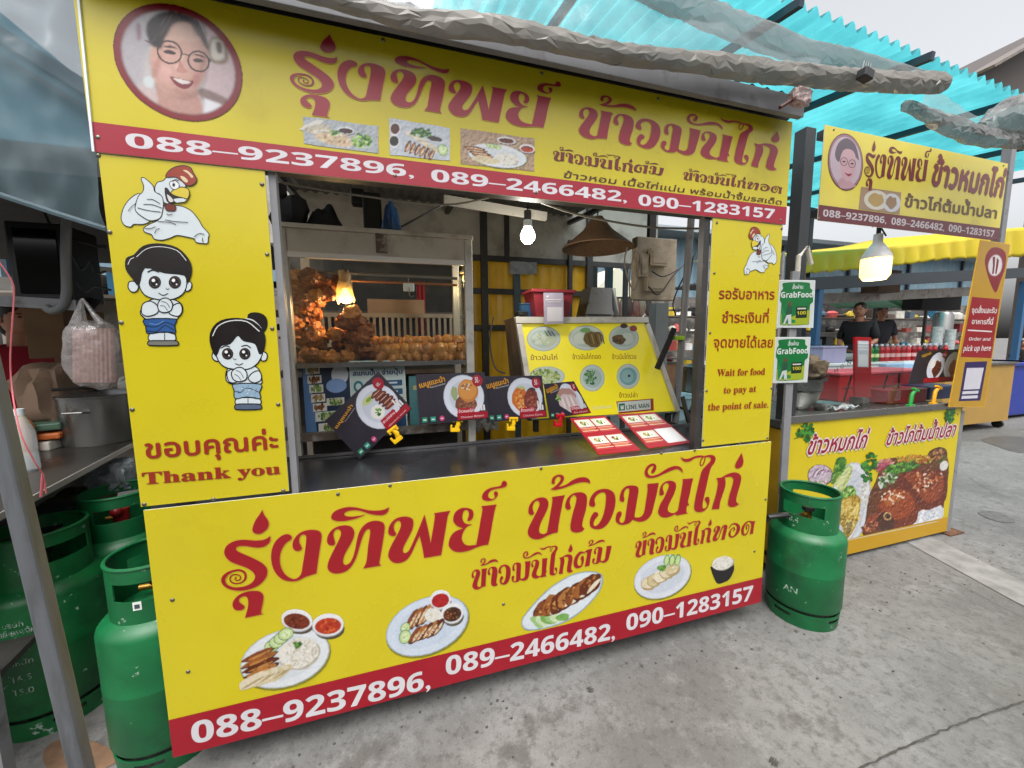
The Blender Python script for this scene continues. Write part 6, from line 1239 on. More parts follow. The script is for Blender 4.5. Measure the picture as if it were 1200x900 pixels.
for i, (px, col, w, h, lab) in enumerate(((44, 'c8c4bc', .12, .045, 'pale folded packet in the pile on the side counter'), (48, 'b8622c', .14, .03, 'orange packet in the pile on the side counter'), (46, '4c6a58', .13, .035, 'dark green packet in the pile on the side counter'))):
    c = at(px, 500, y=1.05); b = MB(); b.box((c.x+.02, 1.05, zt+.001+.02+i*.045), (w, .14, h), .2*i); o = b.build('packet', mat('packet_'+col, col, .4, var=.15), bevel=.008); props(o, lab, 'packet')
# big brown sack, cardboard, hanging bag with noodles
def lump(name, label, cat, x0, y0, x1, y1, y, dep, m, seed, wob=.35, ex=.55, parent=None):
    a, b_ = at(x0, y1, y=y), at(x1, y0, y=y); c = (a+b_)/2; rx, rz = abs(b_.x-a.x)/2, abs(b_.z-a.z)/2; b = MB(); vs = []; nu, nv = 26, 16
    def f(u, v):
        t = math.pi*v; p = 2*math.pi*u; s = lambda x: math.copysign(abs(x)**ex, x)
        d = Vector((s(math.cos(p))*math.sin(t)**ex, s(math.sin(p))*math.sin(t)**ex, -s(math.cos(t)))); w = 1+wob*noise.noise(d*2.1+Vector((seed, 0, seed)))+wob*.4*noise.noise(d*6+Vector((seed, 3, 0)))
        return Vector((c.x+d.x*rx*w, y+d.y*dep*w, c.z+d.z*rz*min(w, 1.05)))
    b.grid(f, nu, nv); o = b.build(name, m, parent, smooth=True, merge=True, weld=1e-4); return props(o, label, cat)
lump('brown_sack', 'big crumpled brown paper sack behind the large pot', 'sack', 56, 424, 98, 492, 1.25, .2, mat('brown_paper', '7d6654', .8, var=.2, bump=.4, bscale=18), 3)
a, b_ = at(44, 420, y=1.35), at(82, 362, y=1.35); b = MB(); b.bb(a.x, b_.x, 1.3, 1.6, a.z, b_.z); o = b.build('cardboard_box', mat('cardboard_dark', '5c4226', .8, var=.15), bevel=.004); props(o, 'brown cardboard box under the black screen on the left', 'box')
HB = lump('noodle_bag', 'clear plastic bag of pale noodles hanging beside the tall sign', 'bag', 84, 376, 140, 456, .62, .06, sheet_mat('noodle_bag_film', 'd2ccca', .66, .5, .12, .35, 30, gloss=.8), 8, .16, .75)
HB2 = MB(); p = [tuple(at(x, y, y=.62)) for x, y in ((96, 350), (94, 362), (92, 385))]; HB2.tube(p, [.004, .012, .03], 8); p = [tuple(at(x, y, y=.62)) for x, y in ((97, 350), (108, 366), (120, 380))]; HB2.tube(p, [.004, .008, .015], 8); o = HB2.build('bag_handle', sheet_mat('noodle_bag_film', 'c2b8b2'), HB, smooth=True)
for i in range(9): a = at(90+i*5.2, 385, y=.61); b = MB(); b.tube([a, at(91+i*5.2, 448, y=.61)], .011, 8, wob=.3); b.build('noodle_strand', mat('noodle_pinkish', '9c7a74', .6, var=.3, scale=60), HB, smooth=True)
# things under the counter
lump('olive_sack', 'olive crumpled bag under the side counter', 'bag', 70, 570, 120, 612, .95, .1, mat('olive_bag', '5a5638', .7, var=.2), 4)
lump('clear_bag', 'crumpled clear plastic bag beneath the large pot', 'plastic bag', 112, 538, 160, 576, .9, .09, sheet_mat('clear_bag_film', 'aab2b8', .2, .4, .2, .9, 22), 6)
lump('dark_basket_cloth', 'dark blue grey cloth bundle under the side counter by the pole', 'bundle', 36, 592, 76, 622, .75, .1, mat('dark_cloth', '2a2f38', .9, var=.4), 9)
# black screen, rail and curved pipe
a, b_ = at(16, 352, y=.9), at(74, 262, y=.9); SCN = thing('old_screen', 'black switched off screen on a grey rail at the upper left', 'screen', ((a.x+b_.x)/2, .95, a.z)); b = MB(); b.bb(a.x, b_.x, .9, 1.1, a.z, b_.z); b.build('screen_case', mat('screen_black', '0c0c0e', .35), SCN, bevel=.01)
b = MB(); b.bb(a.x+.03, b_.x-.03, .895, .9, a.z+.03, b_.z-.03); b.build('screen_glass', mat('screen_glass', '060607', .08), SCN)
b = MB(); p, q_ = at(-10, 352, y=.88), at(92, 358, y=.88); b.bar(p, q_, .03, .045); b.bar((p.x-.5, .88, p.z), p, .03, .045); o = b.build('grey_rail', steel_grey); props(o, 'grey steel rail under the black screen on the left', 'rail')
b = MB(); b.tube([tuple(q) for q in open_spline([tuple(at(x, y, y=.86)) for x, y in ((78, 258), (77, 300), (78, 340), (74, 358), (62, 364), (54, 360))], 5)], .017, 10); o = b.build('curved_pipe', mat('grey_pvc', '6a6c6c', .5), smooth=True); props(o, 'grey pipe curving down beside the black screen', 'pipe')
p = at(82, 262, y=1.8); UP = thing('awning_post', 'dark steel post rising beside the curved pipe', 'post', (p.x, 1.8, 0)); b = MB(); b.bb(p.x-.03, p.x+.03, 1.77, 1.83, 0, 1.95); b.build('post_tube', steel_dark, UP)
b = MB(); p, q_ = at(-20, 236, y=1.8), at(128, 288, y=1.8); b.bar(p, q_, .04, .05); b.build('cross_beam', steel_dark, UP)
for pts, lab, yy in ([(52, 248), (58, 262), (70, 276), (90, 282), (118, 290)], 'black cable tangle under the clear sheet on the left', .93), ([(86, 300), (96, 316), (106, 306), (112, 320), (124, 318)], 'thin black cable looping right of the curved pipe', .9), ([(88, 330), (100, 342), (112, 336), (130, 340)], 'black cable hanging above the noodle bag', .88):
    b = MB(); wire(b, pts, .005, yy); o = b.build('left_cable', blk, smooth=True); props(o, lab, 'cable'); o.name = 'hanging_cable'
p, q_ = at(86, 312, y=1.3), at(135, 317, y=1.3); b = MB(); b.bar(p, q_, .02, .025); o = b.build('lamp_tube', mat('pale_tube', 'd8d8d4', .4)); props(o, 'pale fluorescent tube behind the cables on the left', 'lamp tube')
p, q_ = at(90, 345, y=1.0), at(120, 352, y=1.0); b = MB(); b.add([p, q_, at(104, 370, y=1.0)], [(0, 1, 2)]); o = b.build('black_pennant', blk, solid=.004); props(o, 'black triangular flap above the noodle bag', 'flap')

# low dark roof added over the side counter to shade the left side
SRF = thing('side_shade_roof', 'dark sheet roof over the side counter behind the hazy plastic', 'roof', (-1.3, 1.4, 0))
b = MB(); b.bb(-2.8, -.05, .38, 2.45, 2.02, 2.05); b.build('roof_sheet', mat('dark_roof_sheet', '3a3835', .8, var=.3), SRF)
b = MB(); b.bb(-2.8, -.05, .38, .42, 1.96, 2.02); b.build('front_beam', steel_dark, SRF)
for x in (-2.6, -1.62): b = MB(); b.bb(x-.02, x+.02, 2.35, 2.39, 0, 2.02); b.build('roof_post', steel_dark, SRF)
# ------------------------------------------------------------------ turquoise translucent roof behind
turq = bpy.data.materials.new('turquoise_roof_sheet'); turq.use_nodes = True
_n, _l = turq.node_tree.nodes, turq.node_tree.links; _n.remove(_n['Principled BSDF'])
_d = _n.new('ShaderNodeBsdfDiffuse'); _t = _n.new('ShaderNodeBsdfTranslucent'); _g = _n.new('ShaderNodeBsdfGlossy'); _m1 = _n.new('ShaderNodeMixShader'); _m2 = _n.new('ShaderNodeMixShader')
_tc = _n.new('ShaderNodeTexCoord'); _nz = _n.new('ShaderNodeTexNoise'); _nz.inputs['Scale'].default_value = 2.5; _nz.inputs['Detail'].default_value = 7; _l.new(_tc.outputs['Object'], _nz.inputs[0])
_r = _n.new('ShaderNodeValToRGB'); _r.color_ramp.elements[0].position = .35; _r.color_ramp.elements[1].position = .65; _r.color_ramp.elements[0].color = (.07, .41, .46, 1); _r.color_ramp.elements[1].color = (.13, .60, .65, 1); _l.new(_nz.outputs['Fac'], _r.inputs[0])
_l.new(_r.outputs[0], _d.inputs[0]); _l.new(_r.outputs[0], _t.inputs[0]); _g.inputs['Roughness'].default_value = .3
_m1.inputs[0].default_value = .8; _l.new(_d.outputs[0], _m1.inputs[1]); _l.new(_t.outputs[0], _m1.inputs[2]); _m2.inputs[0].default_value = .05; _l.new(_m1.outputs[0], _m2.inputs[1]); _l.new(_g.outputs[0], _m2.inputs[2]); _l.new(_m2.outputs[0], _n['Material Output'].inputs[0])
# near eave through two points of its saw-tooth edge, rising gently to the back
Ra, Rb = at(930, 2, y=1.), at(1200, 112, y=1.); ex = (Rb-Ra).normalized(); ev = Vector((-.06, 1, .13)).normalized()
L0 = Ra-ex*2.4; L1 = Rb+ex*2.5; dep = 3.6
TR = thing('corrugated_roof', 'turquoise translucent corrugated roof on dark purlins above the second stall', 'roof', ((L0.x+L1.x)/2, 2.8, 0))
b = MB(); corr(b, L0, L1, L0+ev*dep, .13, .034); b.build('roof_sheet', turq, TR, smooth=True, merge=False)
navy = mat('navy_steel', '1f2c38', .5, var=.15)
for k, d in enumerate((3.5,)): b = MB(); o_ = Vector((0, 0, -.075))+ev*d; b.bar(L0+o_, L1+o_, .035, .05); b.build('purlin', navy, TR)
for k in range(6):
    p = L0+ex*(.9+k*1.45)+Vector((0, 0, -.075)); b = MB(); b.bar(p-ev*.1, p+ev*dep, .045, .06); b.build('rafter', navy, TR)
for p in (L0+ev*3.5+ex*.2, L1+ev*3.5-ex*.2, L0+ev*3.5+ex*3.2): b = MB(); b.bb(p.x-.05, p.x+.05, p.y-.05, p.y+.05, 0, p.z-.1); b.build('roof_post', navy, TR)
# far dark shed roof at the upper right
pts = [(1135, 90), (1200, 52), (1300, 10), (1300, 140), (1200, 140), (1180, 128)]
DS = thing('far_shed', 'dark roofed shed end rising beyond the turquoise roof at the far right', 'shed', at(1200, 100, y=5.)-Vector((0, 0, at(1200, 100, y=5.).z)))
q = [at(x, y, y=5.) for x, y in ((1133, 92), (1200, 53), (1330, -20), (1330, 150), (1180, 150))]
b = MB(); b.slab(q, (0, -1, 0), 4); b.build('shed_gable', mat('dark_brown_shed', '4a4340', .7, var=.2, aniso=(1, 1, 6)), DS)
b = MB(); e_ = Vector((0, -.35, 0)); b.bar(q[0]+e_*.3, q[2]+e_*.3, .7, .06); b.build('shed_eave', mat('shed_eave', '6a625c', .6, var=.2), DS)
b = MB(); c = at(1230, 100, y=5.5); b.bb(c.x-.1, c.x+.1, 5.4, 5.6, 0, c.z); b.build('shed_post', mat('dark_brown_shed', '4a4340'), DS)

# ------------------------------------------------------------------ rolled awning tarp
tarp = sheet_mat('awning_film_roll', '8f8a82', .12, .4, .3, .12, 6, gloss=.4, cvar=.72)
tarp_b = sheet_mat('awning_film_fold', '999c9b', .4, .55, .3, .12, 6, gloss=.35, cvar=.72)
tarp_c = sheet_mat('awning_film_clear', 'b5c4c8', .66, .7, .2, .4, 6, gloss=.35)
yT = -.13
TP = thing('awning_tarp', 'grey plastic awning tarp rolled up above the banner, clipped at its end', 'awning', (1.2, yT, 2.1))
def roll(name, pts, m, y, squash=1., wob=.4, seed=0, sub=24, n=36):
    """pts: px,py,radius_px"""
    Q = open_spline(pts, sub); P = []; r = []; R5 = random.Random(seed); n = 14
    for q in Q:
        p = at(q[0], q[1], y=y); e = at(q[0], q[1]+q[2], y=y); P.append(p); r.append((e-p).length)
    # resample along the length, then crumple: every ring is shifted, turned and dented a little
    S = [0]
    for i in range(1, len(P)): S.append(S[-1]+(P[i]-P[i-1]).length)
    m_ = max(4, int(S[-1]/.034)); b = MB(); ring = []; fs = []
    for i in range(m_+1):
        s = S[-1]*i/m_; k = max(0, min(len(S)-2, next((x for x in range(len(S)-1) if S[x+1] >= s), len(S)-2))); t = (s-S[k])/max(1e-6, S[k+1]-S[k]); p = P[k].lerp(P[k+1], t); rr = r[k]*(1-t)+r[k+1]*t; d = (P[k+1]-P[k]).normalized(); sy = Vector((0, 1, 0)); sz = d.cross(sy).normalized()
        if sz.z < 0: sz = -sz
        tw = noise.noise(Vector((s*2.2, seed, 0)))*1.6
        for k2 in range(n):
            a = 6.28318*(k2+R5.uniform(-.28, .28)+.5*(i % 2))/n+tw; w = 1+wob*(.55*noise.noise(Vector((p.x*4+seed, math.cos(a)*1.1, math.sin(a)*1.1)))+.5*R5.uniform(-.5, .5))
            ring.append(p+d*R5.uniform(-.011, .011)+(sy*math.cos(a)*squash+sz*math.sin(a))*rr*w)
    for i in range(m_):
        for k in range(n):
            A_, B_, C_, D_ = i*n+k, i*n+(k+1) % n, (i+1)*n+(k+1) % n, (i+1)*n+k
            fs += [(A_, B_, C_), (A_, C_, D_)] if (i+k) % 2 else [(A_, B_, D_), (B_, C_, D_)]
    fs += [tuple(range(n-1, -1, -1)), tuple(m_*n+k for k in range(n))]
    b.add(ring, fs); o = b.build(name, m, TP, smooth=True)
    sd = o.modifiers.new('soften', 'SUBSURF'); sd.levels = 1; sd.render_levels = 1; sd.subdivision_type = 'SIMPLE'
    o.data.polygons.foreach_set('use_smooth', [False]*len(o.data.polygons)); o.modifiers.remove(sd)
    bv = o.modifiers.new('crease', 'BEVEL'); bv.width = .0022; bv.segments = 2; bv.limit_method = 'ANGLE'; bv.angle_limit = .15; bv.harden_normals = False
    return o
roll('tarp_roll', [(200, -48, 12), (300, -24, 12), (415, 5, 12), (492, 25, 13), (560, 31, 15), (625, 43, 14), (687, 56, 12.5), (740, 64, 12), (800, 71, 12.5), (855, 78, 13.5), (901, 84, 13.5), (955, 88, 13), (1008, 94, 12.5), (1066, 97, 12.5), (1100, 97, 12), (1109, 97, 9)], tarp, yT, .75, .42, 1)
roll('tarp_fold', [(660, -48, 16), (740, -24, 20), (790, -4, 23), (843, 23, 21), (901, 45, 20), (947, 60, 16), (1000, 70, 13), (1050, 82, 10), (1100, 92, 6)], tarp_b, yT+.05, .3, .34, 4)
lo = [(180, -60), (300, -30), (415, 0), (492, 18), (560, 22), (625, 36), (700, 50), (780, 62), (860, 72), (960, 80)]; hi = [(180, -140), (300, -130), (400, -110), (500, -80), (600, -50), (690, -22), (780, 8), (860, 34), (960, 70)]
def sheet_between(name, A_, B_, y0, y1, m, parent, amp=.012, seed=0, nu=60, nv=14):
    def ev_(P, u): f = u*(len(P)-1); i = min(int(f), len(P)-2); t = f-i; return np.array(P[i])*(1-t)+np.array(P[i+1])*t
    def f(u, v):
        a, b_ = ev_(A_, u), ev_(B_, u); q = a*(1-v)+b_*v; y = y0*(1-v)+y1*v; p = at(q[0], q[1], y=y); return p+Vector((0, amp*noise.noise(Vector((p.x*5+seed, p.z*7, 1)))+amp*.6*noise.noise(Vector((p.x*17, p.z*13, seed))), 0))
    b = MB(); b.grid(f, nu, nv); return b.build(name, m, parent, smooth=True, merge=False)
sheet_between('tarp_sheet', lo, hi, yT, yT+.05, tarp_c, TP, .02)
# binder clip on the roll
c = at(1014, 88, y=yT-.06); b = MB(); b.box(c, (.05, .035, .036), M=Matrix.Rotation(.2, 3, 'Y')); b.build('binder_clip', blk, TP, bevel=.004)
b = MB()
for dx in (-.012, .014): b.tube([c+Vector((dx-.008, 0, .018)), c+Vector((dx, 0, .05)), c+Vector((dx+.012, 0, .05)), c+Vector((dx+.008, 0, .018))], .0015, 6)
b.build('clip_wire', stainless, TP)
# second tarp bundle by the right edge
yR = -.05
def roll2(name, pts, m, seed): 
    global TP
    old = TP; TP = TP2; o = roll(name, pts, m, yR, .8, .5, seed); TP = old; return o
TP2 = thing('tarp_bundle', 'crumpled clear plastic bundle hanging at the upper right corner', 'tarp', at(1150, 170, y=yR))
silv = sheet_mat('awning_film_silver', '8a8c8a', .3, .4, .22, .12, 8, gloss=.6, cvar=.6)
roll2('rolled_edge', [(1062, 124, 7), (1085, 134, 9), (1115, 148, 11), (1150, 160, 11), (1190, 164, 10), (1260, 166, 10)], silv, 3)
roll2('crumpled_bunch', [(1148, 150, 8), (1165, 142, 16), (1185, 138, 22), (1215, 140, 24), (1260, 146, 26)], silv, 7)
sheet_between('hanging_sheet', [(1076, 132), (1100, 142), (1130, 156), (1152, 158)], [(1084, 104), (1104, 106), (1124, 124), (1156, 142)], yR, yR+.06, tarp_c, TP2, .02, 5, 24, 10)
# ------------------------------------------------------------------ clear sheet hanging left of the banner
film_l = sheet_mat('side_film', '7d949d', .36, .6, .3, .04, 2.0, gloss=.1, cvar=.85)
SS = thing('plastic_side_sheet', 'hazy blue grey clear plastic sheet hanging left of the banner', 'plastic sheet', (-.5, .06, 1.75))
A_, B_ = [(-170, 176), (-80, 206), (0, 228), (60, 248), (124, 268)], [(-170, -160), (-80, -130), (0, -110), (50, -100), (84, -60)]
sheet_between('sheet_film', A_, B_, .06, .05, film_l, SS, .05, 2, 40, 40)
b = MB(); b.tube([at(x, y, y=.06) for x, y in A_], .007, 8); b.build('rolled_hem', film_l, SS, smooth=True)
b = MB(); p, q_ = at(97, 0, y=-.002), at(110, 178, y=-.002); b.bar(p+Vector((0, 0, .4)), q_, .005, .006); b.build('edge_strip', mat('white_plastic', 'd4dde0', .35), SS)
# knotted bag tied to the fascia's right end
c = at(938, 112, y=-.14); KB = lump('knotted_bag', 'small pink and clear bag knotted on the fascia\'s right end', 'bag', 926, 106, 948, 122, -.14, .02, sheet_mat('knot_film', 'b89a94', .2, .4, .2, .9, 30), 5)
b = MB(); b.tube([at(914, 126, y=-.13), at(930, 116, y=-.14)], .007, 6); o = b.build('bag_tie', mat('dark_red_tie', '4a2220', .6), KB)
# ------------------------------------------------------------------ second stall on the right (front plane y=.25)
Y2 = .25
s2 = lambda x, y: at(x, y, y=Y2)
x0, x1 = s2(919, 500).x, s2(1124, 500).x; ztop = (s2(925, 489).z+s2(1128, 479).z)/2; zbot = (s2(985, 652).z+s2(1100, 630).z)/2+.02
S2 = thing('second_stall', 'second food stall on the right with grey posts, counter and glass front', 'stall', ((x0+x1)/2, Y2+.5, 0))
b = MB(); b.bb(x0-.02, x1+.03, Y2+.006, Y2+.75, ztop-.04, ztop+.004); b.bb(x0-.02, x1+.03, Y2-.012, Y2+.006, ztop-.012, ztop+.028); b.build('counter_top', [stainless], S2, bevel=.002)
for px in (948, 1178): 
    pass
pxl = s2(950, 148); b = MB(); b.bb(pxl.x-.02, pxl.x+.05, Y2+.004, Y2+.07, 0, pxl.z); b.build('post', mat('charcoal_steel', '2b2d30', .45, var=.15), S2, bevel=.003)
xr = x1+.015; b = MB(); b.bb(xr, xr+.04, Y2+.004, Y2+.05, .012, ztop-.041); b.build('post', steel_grey, S2, bevel=.003)
b = MB(); b.bb(xr-.03, xr+.13, Y2-.03, Y2+.1, .002, .01); b.build('foot_plate', rust, S2)
pxr = s2(1188, 185); b = MB(); b.bb(pxr.x-.02, pxr.x+.03, Y2+.004, Y2+.05, ztop+.3, pxr.z+.1); b.build('post', steel_grey, S2)
b = MB(); b.bb(x0, x1, Y2+.006, Y2+.7, .1, .13); b.build('base_shelf', steel_dark, S2)
b = MB(); b.bb(x0, x1, Y2+.72, Y2+.74, .05, ztop-.05); b.build('back_panel', dkp, S2)
b = MB(); b.bb(x0, x0+.02, Y2+.007, Y2+.719, .05, ztop-.05); b.build('end_panel', mat('ochre_board', 'b08a1a', .5, var=.1), S2)
# lower sign
yel2 = mat('sign_yellow_second', tuple(x*.66 for x in lin('e2cb10')), .35, var=.05, scale=5); och = mat('ochre_print', tuple(x*.66 for x in lin('d0a010')), .4)
L2 = board('lower_sign', 'yellow counter sign on the second stall with printed chicken and rice picture', x0, x1, zbot, ztop-.012, y=Y2, face=yel2)
A = Art((x0, Y2, zbot), (0, -1, 0)); z9 = Z(930, 470, 5)
A.local([(.0, .0), (x1-x0, 0), (x1-x0, .105), (0, .105)], och, 1)
A.rect((985.5, 635), (1098, 611.5), (1098, 610.5), (985.5, 634), 'd8d4b8', 2)
# left dish
A0 = A; A = Art((x0, Y2, zbot), (0, -1, 0))
A.ell(996, 590, 24, 49, 'bfc4cc', 2, 8); A.ell(996, 590, 22.5, 47, 'e3e6ec', 3, 8); A.ell(996, 592, 18, 42, 'd0d5de', 4, 8)
A.ell(961, 557, 15, 13, '5c3038', 6); A.ell(961, 557, 14, 12, 'c9b8c4', 7)
for i in range(7): A.ribbon([(952+i*2.6, 560-i*1.2), (956+i*2.4, 552), (962+i*2, 549+i*.8)], 1.1, ['8a4a74', 'f0e8f0', '6a3860'][i % 3], 8)
A.scatter(962, 566, 7, 3, 20, 1, ['a8402c', 'e0d8d0', '6a8a3a'], 9)
A.poly(z9('215,475 235,390 255,335 290,325 310,350 300,400 250,480'), '5f8a34', 8); A.scatter(985, 546, 6, 9, 40, 1.6, GRN[:3], 10)
A.poly(z9('240,480 300,390 330,375 345,400 330,450 280,540 265,520'), 'b9c878', 10); A.poly(z9('250,480 305,400 328,385 332,410 300,470 275,520'), 'd6dea0', 11); A.poly(z9('265,560 310,500 350,500 360,540 300,580'), '6f9a3c', 12); A.scatter(996, 578, 8, 6, 50, 1.4, GRN, 13)
A.poly(z9('250,600 300,570 360,548 388,570 392,610 380,680 360,740 330,790 300,815 285,740 255,700'), 'b08f2c', 14); A.poly(z9('258,605 310,578 340,575 330,640 290,690 262,680'), 'd2b458', 15); A.poly(z9('300,720 340,640 375,590 385,620 370,690 335,760'), 'e0c870', 15); A.poly(z9('300,730 330,700 345,730 315,790'), '8a7a4a', 16); A.scatter(996, 603, 12, 16, 60, 1.2, ['c9a840', 'e6d28a', '9a7a24'], 17)
A.scatter(1012, 580, 5, 16, 60, 1.1, ['f2f0ea', 'd9d4c8', 'c0bcb0'], 9)
# right dish: glazed chicken on rice
A.poly(z9('410,790 420,700 440,560 480,470 500,400 520,350 600,330 700,345 790,330 860,310 900,330 908,420 880,600 860,690 700,735 560,775'), '6b3a1c', 4)
A.poly(z9('690,735 720,660 860,610 862,692'), 'dfe2e8', 5); A.scatter(1087, 604, 14, 7, 110, 1.2, ['ffffff', 'c6ccd8', 'e8eaf0'], 6, -12)
A.poly(z9('495,600 520,540 590,505 670,510 720,560 730,640 715,710 640,745 560,740 500,700 485,650'), '7a2f12', 8); A.poly(z9('510,600 545,545 600,520 660,528 700,575 705,640 640,690 560,690 515,650'), '9c4419', 9); A.poly(z9('530,590 570,545 620,535 650,560 600,600 550,615'), 'b8622c', 10)
A.scatter(1046, 582, 15, 8, 26, 1.1, ['efd0b0', 'd89a60', 'f6e6d4'], 12, -20)
A.poly(z9('600,480 640,410 720,395 790,420 860,395 900,450 895,560 860,610 770,640 725,600 700,540 640,510'), '6e2710', 8); A.poly(z9('650,440 720,410 790,440 850,420 880,470 860,560 790,600 740,560 700,500'), '93401a', 9); A.scatter(1085, 563, 20, 12, 50, 1.2, ['d99a6a', 'b8622c', 'f0d8c0', '5a1e0c'], 12, -20)
A.poly(z9('780,330 800,290 850,268 890,280 900,320 880,370 820,390 790,370'), '6a4020', 8); A.scatter(1099, 534, 9, 8, 40, 1.5, ['8a5a30', '4a2a14', '3f5a24', 'b8804a'], 10); A.ell(1106, 546, 4.5, 6, 'e8e6e0', 11, 30)
A.poly(z9('490,700 520,650 560,655 590,700 580,750 520,765'), '4a2010', 12); A.ell(1040, 605, 5, 5, 'b8905c', 13); A.ell(1040, 605, 3, 3, '3a1a10', 14)
A.poly(z9('415,760 430,690 490,660 480,700 440,750'), '8f3c1c', 9); A.scatter(1020, 617, 10, 5, 50, 1.4, ['7a2f18', 'a8502c', '4a1a0c', 'c88a5a'], 10, -15)
A.scatter(1037, 546, 11, 8, 60, 2, ['b8506a', 'd8a09a', '8a3a30', 'c87a5a'], 9); A.scatter(1055, 548, 20, 5, 80, 1.8, GRN[:3]+['3a5a20'], 10, -10); A.scatter(1040, 562, 12, 6, 60, 1.8, ['5a7a3a', '9ab07a', 'd8e0d0', '3a5a2a'], 10, -30); A.scatter(1075, 538, 24, 4, 50, 1.6, ['c8842c', 'b0601c', 'a8a030'], 8)
print_photo(A, 'picture_print', L2, .0028, (0, 99, .0022), .3, 6, .009, relief=.6); A = A0
for (x, y, rx, ry, rot) in ((1018, 548, 8, 18, 14), (944, 507, 9, 10, 20), (1113, 486, 5, 9, 8)): A.scatter(x, y, rx, ry, 44, 1.9, ['2f7a24', '1f5a1a', '4a9a34', '25661e'], 20, rot)
A.ribbon([(930, 514), (940, 510), (948, 500)], .8, '3f7a2a', 19)
for s_, a_, b_, h_ in (('ข้าวหมกไก่', (944.5, 532.5), (1012.5, 524), 15), ('ข้าวไก่ต้มน้ำปลา', (1037, 521.5), (1117, 510), 12.5)):
    for k, (c_, bd) in enumerate((('efe2e4', .2), ('a00f30', .05))): A.text(s_, a_, b_, h_, c_, 22+k, shear=.3, bold=bd)
A.build('printed_artwork', L2)
screws(L2, [(922, 494), (975, 489), (1035, 484), (1090, 481), (1122, 485)], Y2)
# upper banner
bx0, bx1 = (s2(968, 148).x+s2(957, 258).x)/2, (s2(1183, 192).x+s2(1168, 282).x)/2; bz0, bz1 = (s2(957, 258).z+s2(1168, 282).z)/2, (s2(968, 148).z+s2(1183, 191).z)/2
yel3 = mat('sign_yellow_faded', tuple(x*.78 for x in lin('d8c850')), .3, var=.08, scale=4, dirt='a89a44', dscale=3, dlo=.6, dhi=.85)
B2 = board('top_banner', 'smaller yellow banner over the second stall with round portrait and faded red title', bx0, bx1, bz0, bz1, y=Y2, face=yel3)
A = Art((bx0, Y2, bz0), (0, -1, 0)); W_, H_ = bx1-bx0, bz1-bz0
hs_ = A.loc(960, 240)[1]; A.local([(0, 0), (W_, 0), (W_, hs_), (0, hs_)], '6d1a24', 1)
for s_, a_, b_ in (('088–9237896,', (964, 253.5), (1038, 262)), ('089–2466482,', (1044, 263), (1106, 270.5)), ('090–1283157', (1111, 271), (1164, 278))): A.text(math_bold(s_, False), a_, b_, 8.5, 'd8d0d4', 3, bold=.01)
pc_ = A.loc(990.5, 190); 
for r, c_, L in ((1., '5a2028', 2), (.97, 'a07884', 3), (.88, 'c8b4c0', 5)): A.ell(990.5, 190, 20.5*r, 33.5*r, c_, L, -4, 40)
A.poly([(978, 182), (982, 168), (992, 162), (1002, 170), (1006, 188), (1000, 182), (988, 176), (983, 190)], '6a5a66', 6)
A.poly([(984, 186), (990, 175), (1000, 178), (1003, 192), (1000, 206), (993, 213), (986, 206)], 'cfa8b0', 7); A.poly([(982, 212), (990, 208), (998, 214), (1002, 219), (985, 221)], 'c49aa4', 6)
for x, y in ((988.5, 189.5), (998, 192)): A.ribbon([(x+4*math.cos(k*.7), y+4.6*math.sin(k*.7)) for k in range(9)], .7, '6a3a50', 9, closed=True); A.ell(x, y, 2, 1, '5a3a44', 9)
A.poly([(989, 202), (993, 204), (998, 203.5), (994, 207)], '9a3a50', 9)
words(A, W1, W1R, LA, [zA('778,525')[0], (572, 638), zB('1145,100')[0]], [(1036, 207), (1084, 212), (1074, 186)], col='7d3038')
A.text('ข้าวหมกไก่', (1091, 216), (1173, 231), 24, '84383e', 3, bold=.09, shear=.12)
A.text('ข้าวไก่ต้มน้ำปลา', (1060, 242), (1167, 256), 10.5, '6a4a2c', 3, bold=.06)
f = bil([(1009, 219), (1056, 224), (1054, 251), (1006, 246)]); uvpoly(A, f, [(0, 0), (1, .06), (1, 1), (0, .96)], 'a88a70', 2); uvell(A, f, .4, .5, .3, .42, 'd8d4c4', 3); uvell(A, f, .4, .5, .2, .28, 'b89a5a', 4, wob=.2); uvell(A, f, .78, .55, .22, .4, 'cdd0d4', 4); uvell(A, f, .78, .55, .14, .26, '9a7a5a', 5, wob=.3)
A.build('printed_artwork', B2); screws(B2, [(977, 152), (960, 256), (1176, 194), (1166, 280)], Y2)
b = MB(); b.bb(bx0, bx1, Y2+.006, Y2+.04, bz0+.02, bz0+.06); b.bb(bx0, bx1, Y2+.006, Y2+.04, bz1-.06, bz1-.02); b.build('banner_rail', steel_dark, B2)
